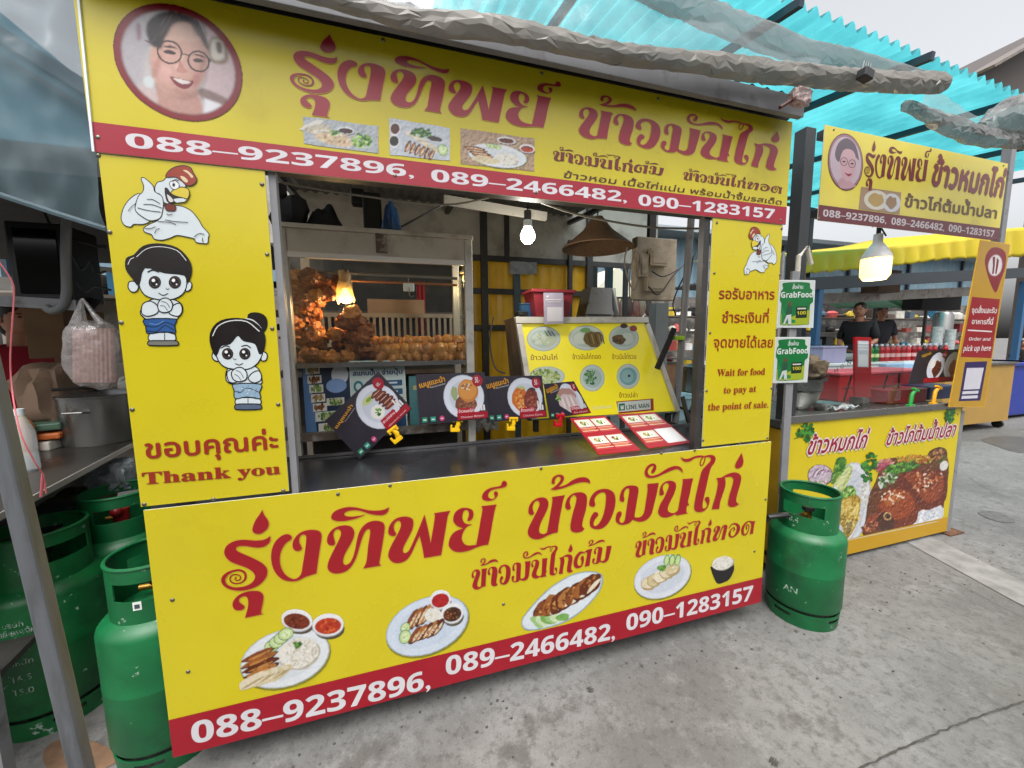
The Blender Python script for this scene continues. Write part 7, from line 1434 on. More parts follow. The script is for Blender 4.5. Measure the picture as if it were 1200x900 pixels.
# standing order sign
q = [(1149.5, 281), (1184, 286), (1154, 477), (1112, 477)]
def order(A):
    f = bil(q); uvpoly(A, f, [(.01, .004), (.99, .004), (.99, .996), (.01, .996)], 'c99a24', 1)
    A.poly([(1166, 343), (1157, 322), (1154, 304), (1160, 292), (1169, 290), (1178, 296), (1178, 312), (1172, 330)], '8c1420', 2); A.ell(1166, 311, 8.5, 13, 'c8a0a4', 3, 8); A.ell(1166, 311, 7.6, 12, 'ece4e4', 4, 8)
    A.poly([(1163, 301), (1166, 301), (1165.5, 311), (1164.2, 321), (1162.3, 321), (1163.3, 311)], '7c1020', 5, False); A.poly([(1168, 302), (1170.4, 305), (1169.4, 312), (1167.6, 321), (1165.9, 321), (1167, 311)], '7c1020', 5, False)
    uvpoly(A, f, [(.06, .34), (.94, .34), (.96, .70), (.06, .70)], 'a01420', 2)
    A.text('จุดสั่งและรับ', f(.14, .435), f(.9, .425), 5, 'f0e6e4', 4, bold=.05); A.text('อาหารที่นี่', f(.2, .5), f(.84, .495), 4.6, 'f0e6e4', 4, bold=.05)
    uvpoly(A, f, [(.12, .535), (.86, .535), (.86, .543), (.12, .543)], 'f0e6e4', 3)
    A.text(math_bold('Order and', False), f(.2, .6), f(.84, .595), 4, 'f0e6e4', 4, shear=.2); A.text(math_bold('pick up here', False), f(.1, .665), f(.9, .655), 4, 'f0e6e4', 4, shear=.2)
    uvpoly(A, f, [(.22, .73), (.86, .72), (.84, .96), (.24, .965)], '2c1a5c', 2); uvpoly(A, f, [(.3, .765), (.79, .76), (.77, .89), (.31, .895)], 'dedbe6', 3)
    for k in range(2): uvpoly(A, f, [(.3, .905+.028*k), (.75, .9+.028*k), (.75, .918+.028*k), (.3, .923+.028*k)], 'dedbe6', 3)
card('order_sign', 'tall ochre sign with fork pin and red order panel at the second stall\'s corner', 'sign', q, Y2-.03, 0, 'c99a24', order, th=.005)
# big lamp bulb
c = at(1026, 312, y=Y2+.12); r = (at(1045, 312, y=Y2+.12).x-at(1008, 312, y=Y2+.12).x)/2*.52; hh = at(1026, 272, y=Y2+.12).z-at(1026, 328, y=Y2+.12).z
BL = thing('large_bulb', 'large white bulb with warm glowing drum under the second banner', 'lamp', c)
z_ = lambda py: at(1026, py, y=Y2+.12).z-c.z
b = MB(); b.lathe([(0, z_(329)), (r*.75, z_(328)), (r*.98, z_(323)), (r, z_(305)), (r, z_(303.5))], c, 28); b.build('glowing_drum', bulb_mat('warm_drum_glow', '#ffd56a', 1.5), BL, smooth=True)
b = MB(); b.lathe([(r, z_(303)), (r*.97, z_(300)), (r*.6, z_(290)), (r*.33, z_(284)), (r*.3, z_(274)), (0, z_(273))], c, 28); b.build('bulb_housing', mat('white_housing', 'c9c8c8', .35), BL, smooth=True)
b = MB(); b.tube([c+Vector((0, 0, z_(274))), c+Vector((0, 0, z_(262)))], .012, 8); b.tube([c+Vector((-.06, 0, z_(266))), c+Vector((0, 0, z_(263))), c+Vector((.07, 0, z_(275)))], .005, 6); b.build('cord', blk, BL)
point('large_bulb_light', c+Vector((0, 0, z_(340))), 2.5, .05, (1, .8, .45), BL)
# two green delivery signs on the dark post
def grab(q):
    def d(A):
        f = bil(q); uvpoly(A, f, [(.01, .01), (.99, .01), (.99, .99), (.01, .99)], 'd9dfdc', 1)
        g = [(.1, .06), (.82, .05), (.86, .16), (.93, .22), (.96, .45), (.88, .52), (.88, .88), (.84, .94), (.12, .95), (.08, .88), (.08, .5), (.03, .42), (.05, .24), (.1, .18)]
        uvpoly(A, f, g, '147a3c', 2, True); uvpoly(A, f, [(.09, .7), (.3, .8), (.88, .62), (.88, .88), (.84, .935), (.12, .945), (.09, .9)], 'a8b82c', 3); uvpoly(A, f, [(.1, .55), (.2, .7), (.35, .82), (.5, .84), (.5, .9), (.12, .92)], '2c8a48', 4)
        A.text('สั่งผ่าน', f(.36, .19), f(.66, .18), 3.6, 'e6eee8', 5, bold=.04); A.text(math_bold('GrabFood', False), f(.06, .375), f(.94, .36), 7, 'f2f6f2', 5)
        uvpoly(A, f, [(.5, .56), (.8, .55), (.8, .79), (.5, .8)], '1c2a20', 6); A.text(math_bold('100', False), f(.53, .73), f(.77, .72), 4, 'd8d02c', 7); uvpoly(A, f, [(.53, .585), (.77, .58), (.77, .61), (.53, .615)], 'd8dcc8', 7)
        uvell(A, f, .31, .5, .05, .045, '6a4a3c', 7); uvpoly(A, f, [(.25, .55), (.37, .54), (.39, .7), (.36, .72), (.38, .93), (.3, .93), (.27, .78), (.22, .93), (.16, .93), (.22, .72)], '2a5a40', 6, True); uvpoly(A, f, [(.24, .74), (.37, .72), (.39, .93), (.31, .93), (.28, .8), (.21, .93), (.16, .93)], 'd0d8d4', 7)
    return d
for lab, q in (('upper of the two green delivery signs fixed on the dark post', [(914, 328), (955.5, 328.5), (953, 384), (910, 384)]), ('lower of the two green delivery signs fixed on the dark post', [(909, 395), (950, 395), (946, 448), (906, 449)])):
    card('delivery_sign', lab, 'sign', q, .16, 0, 'd9dfdc', grab(q), 'green delivery signs on the post', th=.004)
b = MB(); p, q_ = at(932, 318, y=.175), at(905, 520, y=.175); b.bar(p, (p.x+.02, .175, .55), .05, .012); o = b.build('sign_strip', steel_grey); props(o, 'grey metal strip carrying the two green delivery signs', 'strip')
b = MB(); p = at(938, 300, y=.2); b.tube([at(934, 325, y=.2), at(936, 300, y=.2), at(946, 290, y=.2), at(950, 310, y=.2)], .012, 8); o = b.build('bent_pipe', mat('pale_pipe', 'b8b4a8', .5), smooth=True); props(o, 'pale bent pipe beside the dark post of the second stall', 'pipe')
# goods on the second counter
def on(px, y): p = at(px, 470, y=y); return Vector((p.x, y, ztop+.0045))
CT = ztop+.0045
c = on(935, .52)
b = MB(); R_ = .12
BW2 = thing('steel_bowl', 'wide steel bowl of dark food at the second stall\'s left end', 'bowl', c)
b.lathe([(0, 0), (R_*.5, 0), (R_*.85, .06), (R_, .12), (R_*1.05, .122), (R_*.98, .116), (R_*.8, .06), (0, .02)], c, 32); b.build('bowl_body', stainless, BW2, smooth=True)
b = MB(); b.lathe([(R_*.98, .125), (R_*1.05, .13), (R_*1.05, .2), (R_*.97, .2), (R_*.97, .125)], c, 32); b.build('pan_ring', stainless, BW2, smooth=True)
lump('braised_food', 'dark brown heap of food in the steel bowl of the second stall', 'food', 930, 415, 962, 450, c.y, .09, mat('braised_brown', '5c4a36', .5, var=.4, scale=40, bump=.8), 2, .4, .9)
b = MB(); b.lathe([(.06, 0), (.075, .04), (.08, .05), (.07, .045), (0, .01)], on(968, .42), 24); o = b.build('small_steel_bowl', stainless, smooth=True); props(o, 'small shallow steel bowl before the red crate', 'bowl')
b = MB(); c = on(985, .36); b.grid(lambda u, v: c+Vector(((u-.5)*.2, (v-.5)*.1, .03+.03*noise.noise(Vector((u*6, v*5, 2))))), 16, 10); o = b.build('plastic_wrap', sheet_mat('wrap_film', 'd0d6d8', .4, .4, .15, .9, 24), smooth=True, solid=.002); props(o, 'crumpled clear wrap lying on the second counter', 'plastic wrap')
def crate(label, px0, px1, y0, y1, h, m, lid=None, name='food_crate'):
    a, b_ = at(px0, 470, y=y0).x, at(px1, 470, y=y0).x; t = thing(name, label, 'crate', ((a+b_)/2, (y0+y1)/2, CT)); m_ = MB(); m_.bb(a, b_, y0, y1, CT, CT+h); m_.build('crate_body', m, t, bevel=.008)
    if lid: m_ = MB(); m_.bb(a-.008, b_+.008, y0-.008, y1+.008, CT+h, CT+h+.022); m_.build('crate_lid', lid, t, bevel=.006)
    return t
redp = mat('red_crate_plastic', 'a0141c', .4, var=.1); pinkp = mat('pink_lid_plastic', 'c85a68', .4, var=.08)
crate('wide red crate with pink lid on the second counter', 982, 1082, .62, .9, .19, redp, pinkp)
crate('dark red crate in front, right of the red clipboard', 1040, 1086, .42, .58, .1, mat('dark_red_plastic', '7a0f18', .4))
crate('dark blue crate at the right end of the second counter', 1088, 1120, .45, .62, .1, mat('navy_plastic', '16264c', .4))
crate('pale blue lidded box behind the wide red crate', 1035, 1080, .92, .98, .235, mat('pale_blue_box', '8fb0d0', .4))
# red clipboard stand
q = [(1002, 395), (1021, 395.5), (1021, 465), (1002, 465)]
def redc(A): f = bil(q); uvpoly(A, f, [(.02, .01), (.98, .01), (.98, .99), (.02, .99)], 'a8141e', 1); uvpoly(A, f, [(.16, .06), (.84, .06), (.84, .5), (.16, .5)], 'c4ccda', 2); [uvpoly(A, f, [(.2, .09+.05*k), (.8, .09+.05*k), (.8, .115+.05*k), (.2, .115+.05*k)], 'e9ecf2', 3) for k in range(3)]; uvpoly(A, f, [(.22, .29), (.78, .29), (.78, .48), (.22, .48)], 'e4e8ee', 3)
t = card('code_stand', 'red upright payment stand with pale sheet on the second counter', 'stand', q, .4, 0, 'a8141e', redc, th=.012)
a = at(1011, 466, y=.4); b = MB(); b.bb(a.x-.03, a.x+.03, .38, .46, CT, a.z); b.build('stand_foot', mat('dark_grey_panel', '3c3a38'), t)
# wire rack frames
b = MB()
for px in (988, 1030): 
    p = [at(px, 473, y=.5), at(px+10, 440, y=.5), at(px+24, 437, y=.5), at(px+22, 472, y=.5)]; b.tube(p, .006, 6)
b.tube([at(988, 455, y=.5), at(1052, 452, y=.5)], .005, 6); o = b.build('wire_rack', mat('black_plastic', '161616', .4)); props(o, 'black wire rack standing over the red crates', 'rack')
# tilted card with two dishes and its clips
q = [(1076, 411), (1131, 409), (1124, 446.5), (1064, 450.5)]
def two(A):
    f = bil(q); uvpoly(A, f, [(.01, .01), (.99, .01), (.99, .99), (.01, .99)], '2a242c', 1)
    for u, cc in ((.46, ['6a2f24', '8a4a38', '3f2018']), (.8, ['a85a2c', 'c87a3c', '8a4420'])):
        uvell(A, f, u, .5, .17, .42, 'd9dce6', 3); uvell(A, f, u+.03, .58, .09, .24, cc[0], 5, wob=.3); uvscat(A, f, u+.03, .55, .08, .2, 30, .016, cc, 6); uvpoly(A, f, [(u-.18, .84), (u+.14, .84), (u+.14, .98), (u-.18, .98)], 'a01022', 7); uvell(A, f, u+.13, .14, .05, .11, 'a8142e', 8); A.text('50', f(u+.1, .19), f(u+.16, .19), 3, 'f0e4e4', 9)
    uvell(A, f, .38, .42, .06, .14, 'eceae4', 6); A.text('เมนูแนะนำ', f(.12, .2), f(.3, .12), 2.6, 'd8a028', 6, bold=.06)
card('menu_card', 'dark two dish menu card leaning on the second stall\'s counter', 'menu card', q, .3, 6, '2a242c', two)
def clip2(label, px, y, m):
    c = at(*px, y=y); t = thing('card_clip', label, 'clip', (c.x, y, CT)); b = MB(); b.box(c+Vector((.02, 0, .035)), (.05, .022, .014), M=Matrix.Rotation(.4, 3, 'Y')); b.build('jaw', m, t, bevel=.002); b = MB(); b.tube([c+Vector((.02, 0, .035)), c+Vector((-.01, 0, .005)), Vector((c.x-.02, y, CT+.01))], .011, 8); b.build('swivel_arm', m, t, smooth=True); b = MB(); b.box((c.x-.015, y, CT+.012), (.05, .03, .022)); b.build('base_clamp', m, t, bevel=.003)
clip2('green clip on the edge of the second stall\'s counter', (1070, 463), .29, gc); clip2('yellow clip on the edge of the second stall\'s counter', (1097, 460), .29, mat('clip_amber', 'd89a14', .35))
# glass shield with curved lettering
pA, pB = at(940, 462, y=.34), at(1062, 402, y=.34)
GS = thing('glass_shield', 'low clear glass shield on the second counter with small dark letters', 'glass shield', ((pA.x+pB.x)/2, .34, CT))
b = MB(); b.bb(pA.x, pB.x, .338, .342, CT, pB.z); b.build('glass_pane', glass, GS)
A = Art(((pA.x+pB.x)/2, .338, CT), (0, -1, 0))
for ch, x, y in zip('SIPHON', (964, 968, 972, 980, 987, 995), (450, 446, 441, 435, 430, 426)): A.text(ch, (x-2, y+2.5), (x+2, y+.5), 5.2, '3a3c40', 2)
A.build('glass_lettering', GS)
# ------------------------------------------------------------------ market beyond the stalls
def wallbox(name, label, cat, x0, x1, y0, y1, z0, z1, m): t = thing(name, label, cat, ((x0+x1)/2, (y0+y1)/2, z0)); b = MB(); b.bb(x0, x1, y0, y1, z0, z1); b.build('wall', m, t); return t
bluew = mat('blue_grey_cladding', '6c8796', .6, var=.06, scale=2, dirt='8698a0', dscale=1.2)
HL_ = thing('market_hall', 'long blue grey clad market hall wall behind all the stalls', 'building', (6, 11, 0))
b = MB(); corr(b, (-14, 11, 0), (30, 11, 0), (-14, 11, 5.2), .35, .02); b.build('wall', bluew, HL_, smooth=True, merge=False)
b = MB(); b.bb(-14, 30, 10.2, 14, 5.2, 5.35); b.build('roof', mat('hall_roof', '8f9aa0', .6), HL_)
for x in range(-12, 30, 4): b = MB(); b.bb(x-.06, x+.06, 10.86, 10.96, 0, 5.19); b.build('pilaster', navy, HL_)
# dark panel coloured as the shade inside the hall's open front
b = MB(); b.bb(-13, 29, 10.75, 10.82, 0, 3.0); b.build('opening_shade_panel', mat('hall_shadow', '4a4744', .8, var=.5, scale=1.2, dirt='8a857c', dscale=2.5), HL_)
# blue grey side shelter on the left seen through the clear sheet
q = [at(-160, -60, y=2.6), at(0, 14, y=2.6), at(104, 100, y=2.6), at(140, 128, y=2.6), at(140, 300, y=2.6), at(-160, 300, y=2.6)]
LS = thing('side_shelter', 'blue shelter sheet with sloping top seen through the hazy plastic on the left', 'shelter', ((q[0].x+q[3].x)/2, 2.6, 0))
b = MB(); b.slab([q[0], q[1], q[2], q[3], at(140, 232, y=2.6), at(-160, 232, y=2.6)], (0, -1, 0), .03); b.build('sheet_wall', mat('shelter_blue', '3f6c7e', .6, var=.08), LS)
b = MB(); b.bar(q[0], q[3], .08, .1); b.bar(at(-60, 30, y=2.55), at(140, 150, y=2.55), .03, .04); b.build('top_beam', navy, LS)
# wall of goods left far behind
b = MB(); p = at(60, 330, y=3.4); b.bb(-6, .0, 3.4, 3.5, 0, 1.9); o = b.build('partition_panel', mat('warm_grey_panel', '8c8378', .7, var=.2, dirt='4a443e', dscale=2)); props(o, 'warm grey partition panel far behind the side counter on the left', 'partition')
# ---- stalls of the far market, right side
wht = mat('white_table_paint', 'cfd2d4', .45, var=.06)
DT = thing('drinks_table', 'white fronted drinks table behind the second stall with bottles in a row', 'table', (7.2, 2.4, 0))
yd = 2.2; xd0, xd1 = at(950, 430, y=yd).x, at(1112, 430, y=yd).x+.6; zd = at(1040, 424, y=yd).z
b = MB(); b.bb(xd0, xd1, yd, yd+.9, zd-.03, zd); b.build('table_top', wht, DT, bevel=.004)
b = MB(); b.bb(xd0+.03, xd1-.03, yd+.02, yd+.04, .1, zd-.031); b.build('front_panel', wht, DT)
for x in (xd0+.05, xd1-.05): b = MB(); b.bb(x-.02, x+.02, yd+.8, yd+.84, 0, zd-.031); b.build('leg', steel_grey, DT)
cols = ['1f6a34', '2c7a3a', '1f6a34', 'a01c24', 'b8242c', 'a01c24', 'c0282c', 'a01c24', 'b03034', '8a1820', 'a01c24', '3a1a1c', '8a1c24', 'a01c24', '2c2024', 'a82028']
proto = {}
for i in range(16):
    for row in range(2):
        px = 1013+i*6.2; c = at(px, 424, y=yd+.08+.12*row); c.z = zd+.001; key = cols[i]
        if key not in proto:
            t = thing('drink_bottle', 'x', 'bottle', c, 'drink bottles on the white table'); b = MB(); b.lathe([(0, 0), (.03, 0), (.034, .015), (.034, .11), (.03, .13), (.034, .15), (.032, .17), (.014, .21), (.013, .22)], c, 14); b.build('bottle_body', mat('drink_'+key, key, .2, var=.2, scale=20), t, smooth=True); b = MB(); b.lathe([(.0343, .06), (.0343, .11)], c, 14); b.build('bottle_label', mat('drink_label_'+key, {'1': 'c8d890', '2': 'c8d890', '3': 'c0b0a8'}.get(key[0], 'd8a8a8'), .4), t, smooth=True)
            b = MB(); b.lathe([(.016, .215), (.016, .24), (0, .24)], c, 12); b.build('cap', mat('cap_'+('w' if i % 2 else 'b'), 'b8c4dc' if i % 2 == 0 else 'd8d8dc', .4), t, smooth=True); proto[key] = t
        else: t = copy_tree(proto[key]); t.location = c
        nm = {'1': 'green', '2': 'green' if key == '2c7a3a' else 'dark brown', '3': 'dark brown'}.get(key[0], 'red')
        t['label'] = '%s drink bottle in the %s row on the white table' % (nm, 'front' if row == 0 else 'back')
# stacks of cups, steamer, boxes on the drinks table
def stack_cups(px, y, n, r, h, label, m):
    c = at(px, 424, y=y); c.z = zd+.001; t = thing('cup_stack', label, 'cups', c, 'cup stacks on the drinks table'); b = MB()
    p = []
    for k in range(n): p += [(r*.82, h*k/n), (r, h*(k+.9)/n), (r*1.05, h*(k+.95)/n)]
    b.lathe([(0, 0)]+p+[(r*.8, h)], c, 16); b.build('cups', m, t, smooth=True)
cupm = mat('clear_cup_stack', 'c2c6c4', .25, var=.15, scale=30)
stack_cups(1095, yd+.45, 12, .07, .5, 'left stack of clear plastic cups on the drinks table', cupm); stack_cups(1110, yd+.5, 12, .07, .46, 'right stack of clear plastic cups on the drinks table', cupm)
c = at(1103, 395, y=yd+.75); b = MB(); zz = at(1103, 366, y=yd+.75).z; b.lathe([(0, 0), (.13, 0), (.13, zz-zd-.06), (.1, zz-zd), (0, zz-zd)], (c.x, yd+.75, zd+.001), 24); o = b.build('steel_urn', stainless, smooth=True); props(o, 'steel urn behind the clear cup stacks', 'urn')
c = at(968, 424, y=yd+.2); b = MB(); b.bb(c.x-.22, c.x+.22, yd+.1, yd+.4, zd+.001, zd+.2); b.bb(c.x-.23, c.x+.23, yd+.09, yd+.41, zd+.2, zd+.225); o = b.build('lavender_crate', mat('lavender_plastic', '9a94b4', .4, var=.1), bevel=.008); props(o, 'pale lavender plastic crate at the drinks table\'s left', 'crate')
c = at(995, 416, y=yd+.3); b = MB(); b.ball((c.x, yd+.3, zd+.06), (.16, .1, .06), 14, 0, .3, 2); o = b.build('grey_bundle', mat('grey_bundle', '8c8a88', .6, var=.2), smooth=True); props(o, 'grey wrapped bundle beside the lavender crate', 'bundle')
# yellow canopy with dark beam
ycan = mat('yellow_canopy_cloth', tuple(x*.72 for x in lin('d8c020')), .6, var=.06, scale=3); yc_ = 3.4
YC = thing('yellow_canopy', 'yellow canopy with drooping scalloped edge and dark beam behind the second stall', 'canopy', (8, yc_, 0))
def ev2(P, x):
    for i in range(len(P)-1):
        if x <= P[i+1][0]: t = (x-P[i][0])/(P[i+1][0]-P[i][0]); return P[i][1]*(1-t)+P[i+1][1]*t
    return P[-1][1]
top = [(930, 300), (1060, 288), (1130, 280), (1180, 268), (1260, 262)]; bot = [(930, 322), (1000, 318), (1100, 306), (1165, 304), (1260, 296)]
def fcan(u, v): px = 930+330*u; a, b_ = ev2(top, px), ev2(bot, px)-2.5*abs(math.sin(px*.2)); p = at(px, a*(1-v)+b_*v, y=yc_); return p+Vector((0, .05*math.sin(px*.35)*v, 0))
b = MB(); b.grid(fcan, 110, 8); b.build('valance', ycan, YC, smooth=True, solid=.01)
def fcan2(u, v): p = fcan(u, 0); return p+Vector((0, 2.2*v, .35*v))
b = MB(); b.grid(fcan2, 30, 6); b.build('canopy_top', ycan, YC, smooth=True, solid=.01)
b = MB(); p, q_ = at(925, 334, y=yc_+.06), at(1270, 316, y=yc_+.06); b.bar(p, q_, .1, .2); b.build('beam', mat('dark_blue_beam', '2b3036', .5), YC)
for px in (958, 1198): p = at(px, 330, y=yc_+.1); b = MB(); b.bb(p.x-.05, p.x+.05, yc_+.02, yc_+.12, 0, p.z); b.build('canopy_post', mat('canopy_post_blue', '2f5a80', .5), YC)
b = MB(); p, q_ = at(925, 352, y=yc_+.8), at(1170, 340, y=yc_+.8); b.bar(p, q_, .05, .2); o = b.build('market_sign', mat('faded_sign', 'a8a29c', .6, var=.25, scale=3, dirt='6a4a3c', dscale=6)); props(o, 'long faded sign board hanging under the yellow canopy', 'sign')
b = MB(); p, q_ = at(1022, 342, y=yc_+.5), at(1050, 318, y=yc_+.5); b.bb(p.x, q_.x, yc_+.4, yc_+.7, p.z, q_.z); o = b.build('hanging_box', mat('brown_metal', '5a4230', .6, var=.2), bevel=.01); props(o, 'brown box hung beneath the yellow canopy behind the large bulb', 'box')
# green awnings further back
def awning(label, x0, x1, yt0, yb0, y, m):
    a, b_ = at(x0, yt0, y=y), at(x1, yt0, y=y); lo_ = at(x0, yb0, y=y).z; b = MB(); t = thing('green_awning', label, 'awning', ((a.x+b_.x)/2, y, 0), 'green awnings in the far market')
    b.grid(lambda u, v: Vector((a.x+(b_.x-a.x)*u, y-.5*v+.03*math.sin(u*40)*v, a.z*(1-u)+b_.z*u+(lo_-a.z)*v-.03*abs(math.sin(u*20))*v)), 50, 6); b.build('awning_cloth', m, t, smooth=True, solid=.012)
    for x in (a.x+.1, b_.x-.1): b = MB(); b.bb(x-.03, x+.03, y-.03, y+.03, 0, a.z); b.build('awning_post', steel_dark, t)
awning('pale green striped awning in the far market left of the large bulb\'s box', 955, 1030, 349, 362, 5.5, mat('pale_green_cloth', '6fa890', .7, var=.2, aniso=(8, 1, 1)))
awning('dark green awning in the far market right of the pale one', 1028, 1090, 345, 362, 5.9, mat('dark_green_cloth', '1f6a3c', .7, var=.1))
b = MB(); p, q_ = at(1080, 362, y=5.), at(1128, 343, y=5.); b.bb(p.x, q_.x, 5., 5.4, p.z, q_.z); o = b.build('black_awning_box', mat('black_cloth', '17171a', .9)); props(o, 'black box awning in the far market right of the green ones', 'awning')
# market clutter: tables with goods
R = random.Random(21)
palette = ['b8b2aa', '8a3a34', '3f5a3a', 'c8c4b8', '5a4a40', 'd8d4d0', '9a6a4a', '4a5a6a', 'a89a84', '7a2a2c', 'e0dcd6', '2c2c30']
def goods_table(label, gl, px0, px1, y, z, n, grp, hmax=.28):
    a, b_ = at(px0, 400, y=y).x, at(px1, 400, y=y).x; t = thing('market_table', label, 'table', ((a+b_)/2, y, 0)); m = MB(); m.bb(a, b_, y, y+.8, z-.04, z); m.build('table_top', mat('shelf_board', '5c5349', .6), t); m = MB(); m.bb(a+.02, b_-.02, y+.02, y+.05, .05, z-.041); m.build('table_front', mat('table_skirt_'+palette[n % 12], palette[n % 12], .7, var=.2), t)
    for i in range(n):
        x = a+.1+(b_-a-.2)*(i+.5)/n; h = R.uniform(.08, hmax); w = (b_-a)/n*R.uniform(.3, .46); m = MB(); c_ = palette[R.randrange(12)]
        k = i % 3
        if k == 0: m.box((x, y+.2, z+.001+h/2), (w*2, .3, h), R.uniform(-.2, .2)); nm, ct = 'goods_box', 'box'
        elif k == 1: m.lathe([(0, 0), (w*.8, 0), (w, h*.7), (w*.5, h), (0, h)], (x, y+.2, z+.001), 14); nm, ct = 'goods_jar', 'jar'
        else: m.ball((x, y+.2, z+h*.5), (w, .15, h*.55), 12, 0, .4, i); nm, ct = 'goods_bundle', 'bundle'
        o = m.build(nm, mat('goods_'+c_, c_, .6, var=.25), smooth=k > 0, bevel=.008 if k == 0 else 0); props(o, gl % ct, ct, grp+', '+ct+' kind')
goods_table('long market table of mixed goods in the far background on the right', '%s of goods on the far table behind the drinks table', 950, 1135, 4.6, .95, 30, 'goods on the far table')
goods_table('market table of mixed goods far behind the meter box', '%s of goods on the table seen under the meter box', 690, 800, 5.2, .95, 18, 'goods under the meter box')
goods_table('market table of goods far behind the hanging noodle bag', '%s of goods on the far left table', 0, 150, 4.2, .9, 12, 'goods on the far left table')
def goods_rack(label, gl, px0, px1, y, zs, n, grp):
    a, b_ = at(px0, 400, y=y).x, at(px1, 400, y=y).x; t = thing('goods_rack', label, 'rack', ((a+b_)/2, y, 0))
    for x in (a, b_): m = MB(); m.bb(x-.03, x+.03, y, y+.06, 0, zs[-1]+.4); m.build('rack_post', steel_grey, t)
    for li, z in enumerate(zs):
        m = MB(); m.bb(a, b_, y, y+.5, z-.03, z); m.build('rack_shelf', mat('shelf_board', '5c5349', .6), t)
        for i in range(n):
            x = a+.1+(b_-a-.2)*(i+R.uniform(.2, .8))/n; hh = R.uniform(.1, .32); w = (b_-a)/n*R.uniform(.28, .42); m = MB(); c_ = R.choice(palette+['e8e4dc', 'd8d4d0', 'c8c4b8', '2a6a8a', 'b8a02a', 'c85a5a']); kk = R.randrange(3)
            if kk == 0: m.box((x, y+.18, z+.001+hh/2), (w*2, .25, hh), R.uniform(-.2, .2)); ct = 'box'
            elif kk == 1: m.lathe([(0, 0), (w*.8, 0), (w, hh*.7), (w*.5, hh), (0, hh)], (x, y+.18, z+.001), 12); ct = 'jar'
            else: m.ball((x, y+.18, z+hh*.5), (w, .14, hh*.55), 10, 0, .4, i); ct = 'bundle'
            o = m.build('goods_'+ct, mat('goods_'+c_, c_, .6, var=.25), smooth=kk > 0); props(o, gl % (ct, ('lowest', 'second', 'third', 'top')[min(li, 3)]), ct, '%s, %s on %s shelf' % (grp, ct, ('lowest', 'second', 'third', 'top')[min(li, 3)]))
goods_rack('tall rack of packed goods in the far market beyond the large bulb', '%s on the %s shelf of the far rack beyond the large bulb', 930, 1150, 7.2, (.7, 1.15, 1.6, 2.05), 20, 'far rack beyond the bulb')
goods_rack('tall rack of packed goods in the far market under the meter box', '%s on the %s shelf of the far rack under the meter box', 690, 850, 8., (.6, 1.1, 1.6, 2.1), 16, 'far rack under the meter box')
goods_rack('rack of packed goods seen past the noodle bag on the left', '%s on the %s shelf of the rack past the noodle bag', -10, 150, 3.1, (.5, .95, 1.4, 1.85), 9, 'rack past the noodle bag')
# shelf rack of hanging goods
for k, (px0, px1, y, py0, py1, lab) in enumerate(((700, 760, 4.4, 352, 380, 'row of pinkish hanging goods under the pale gable tent'),)):
    for i in range(9):
        px = px0+(px1-px0)*i/8; a = at(px, py0, y=y); m = MB(); m.ball(a+Vector((0, 0, -.12)), (.08, .06, .16), 10, 0, .4, i); o = m.build('hanging_goods', mat('goods_h%d' % (i % 3), ['a8685c', 'b8907c', '6a4a44'][i % 3], .7, var=.2), smooth=True); props(o, lab, 'goods', 'hanging goods under the gable tent')
    m = MB(); m.bar(at(px0-10, py0-3, y=y), at(px1+8, py0-3, y=y), .03); o = m.build('hanging_rail', steel_dark); props(o, 'dark rail holding pinkish goods under the gable tent', 'rail')
# white gable tent
GT = thing('gable_tent', 'white peaked market tent seen between yellow wall and meter box', 'tent', at(722, 350, y=7)-Vector((0, 0, at(722, 350, y=7).z)))
pk_, lf, rg = at(724, 312, y=7), at(690, 348, y=7), at(756, 348, y=7); b = MB(); b.add([pk_, lf, rg, pk_+Vector((0, 2.5, 0)), lf+Vector((0, 2.5, 0)), rg+Vector((0, 2.5, 0))], [(0, 1, 2), (0, 3, 4, 1), (0, 2, 5, 3)]); b.build('tent_roof', mat('tent_white', 'd2cdb8', .6), GT, solid=.01)
b = MB(); b.bb(lf.x, rg.x, 6.98, 7., lf.z-.25, lf.z); b.build('tent_valance', mat('tent_yellowish', 'c8bc7c', .6), GT)
for x in (lf.x+.05, rg.x-.05): b = MB(); b.bb(x-.04, x+.04, 7.0, 7.08, 0, lf.z-.01); b.build('tent_post', wht, GT)
# post and tan pillar by the meter box
p = at(706, 340, y=2.8); 
for px, lab in ((697, 'left thin dark post behind the menu board'), (733, 'right thin dark post behind the menu board')): p = at(px, 340, y=3.); b = MB(); b.bb(p.x-.025, p.x+.025, 2.98, 3.03, 0, 2.7); o = b.build('market_post', steel_dark); props(o, lab, 'post')
p = at(773, 380, y=3.2); b = MB(); b.bb(p.x-.1, p.x+.1, 3.15, 3.3, 0, 1.9); o = b.build('grey_pillar', mat('grey_pillar', '6a6866', .7, var=.1)); props(o, 'grey pillar standing below the meter box in the background', 'pillar')
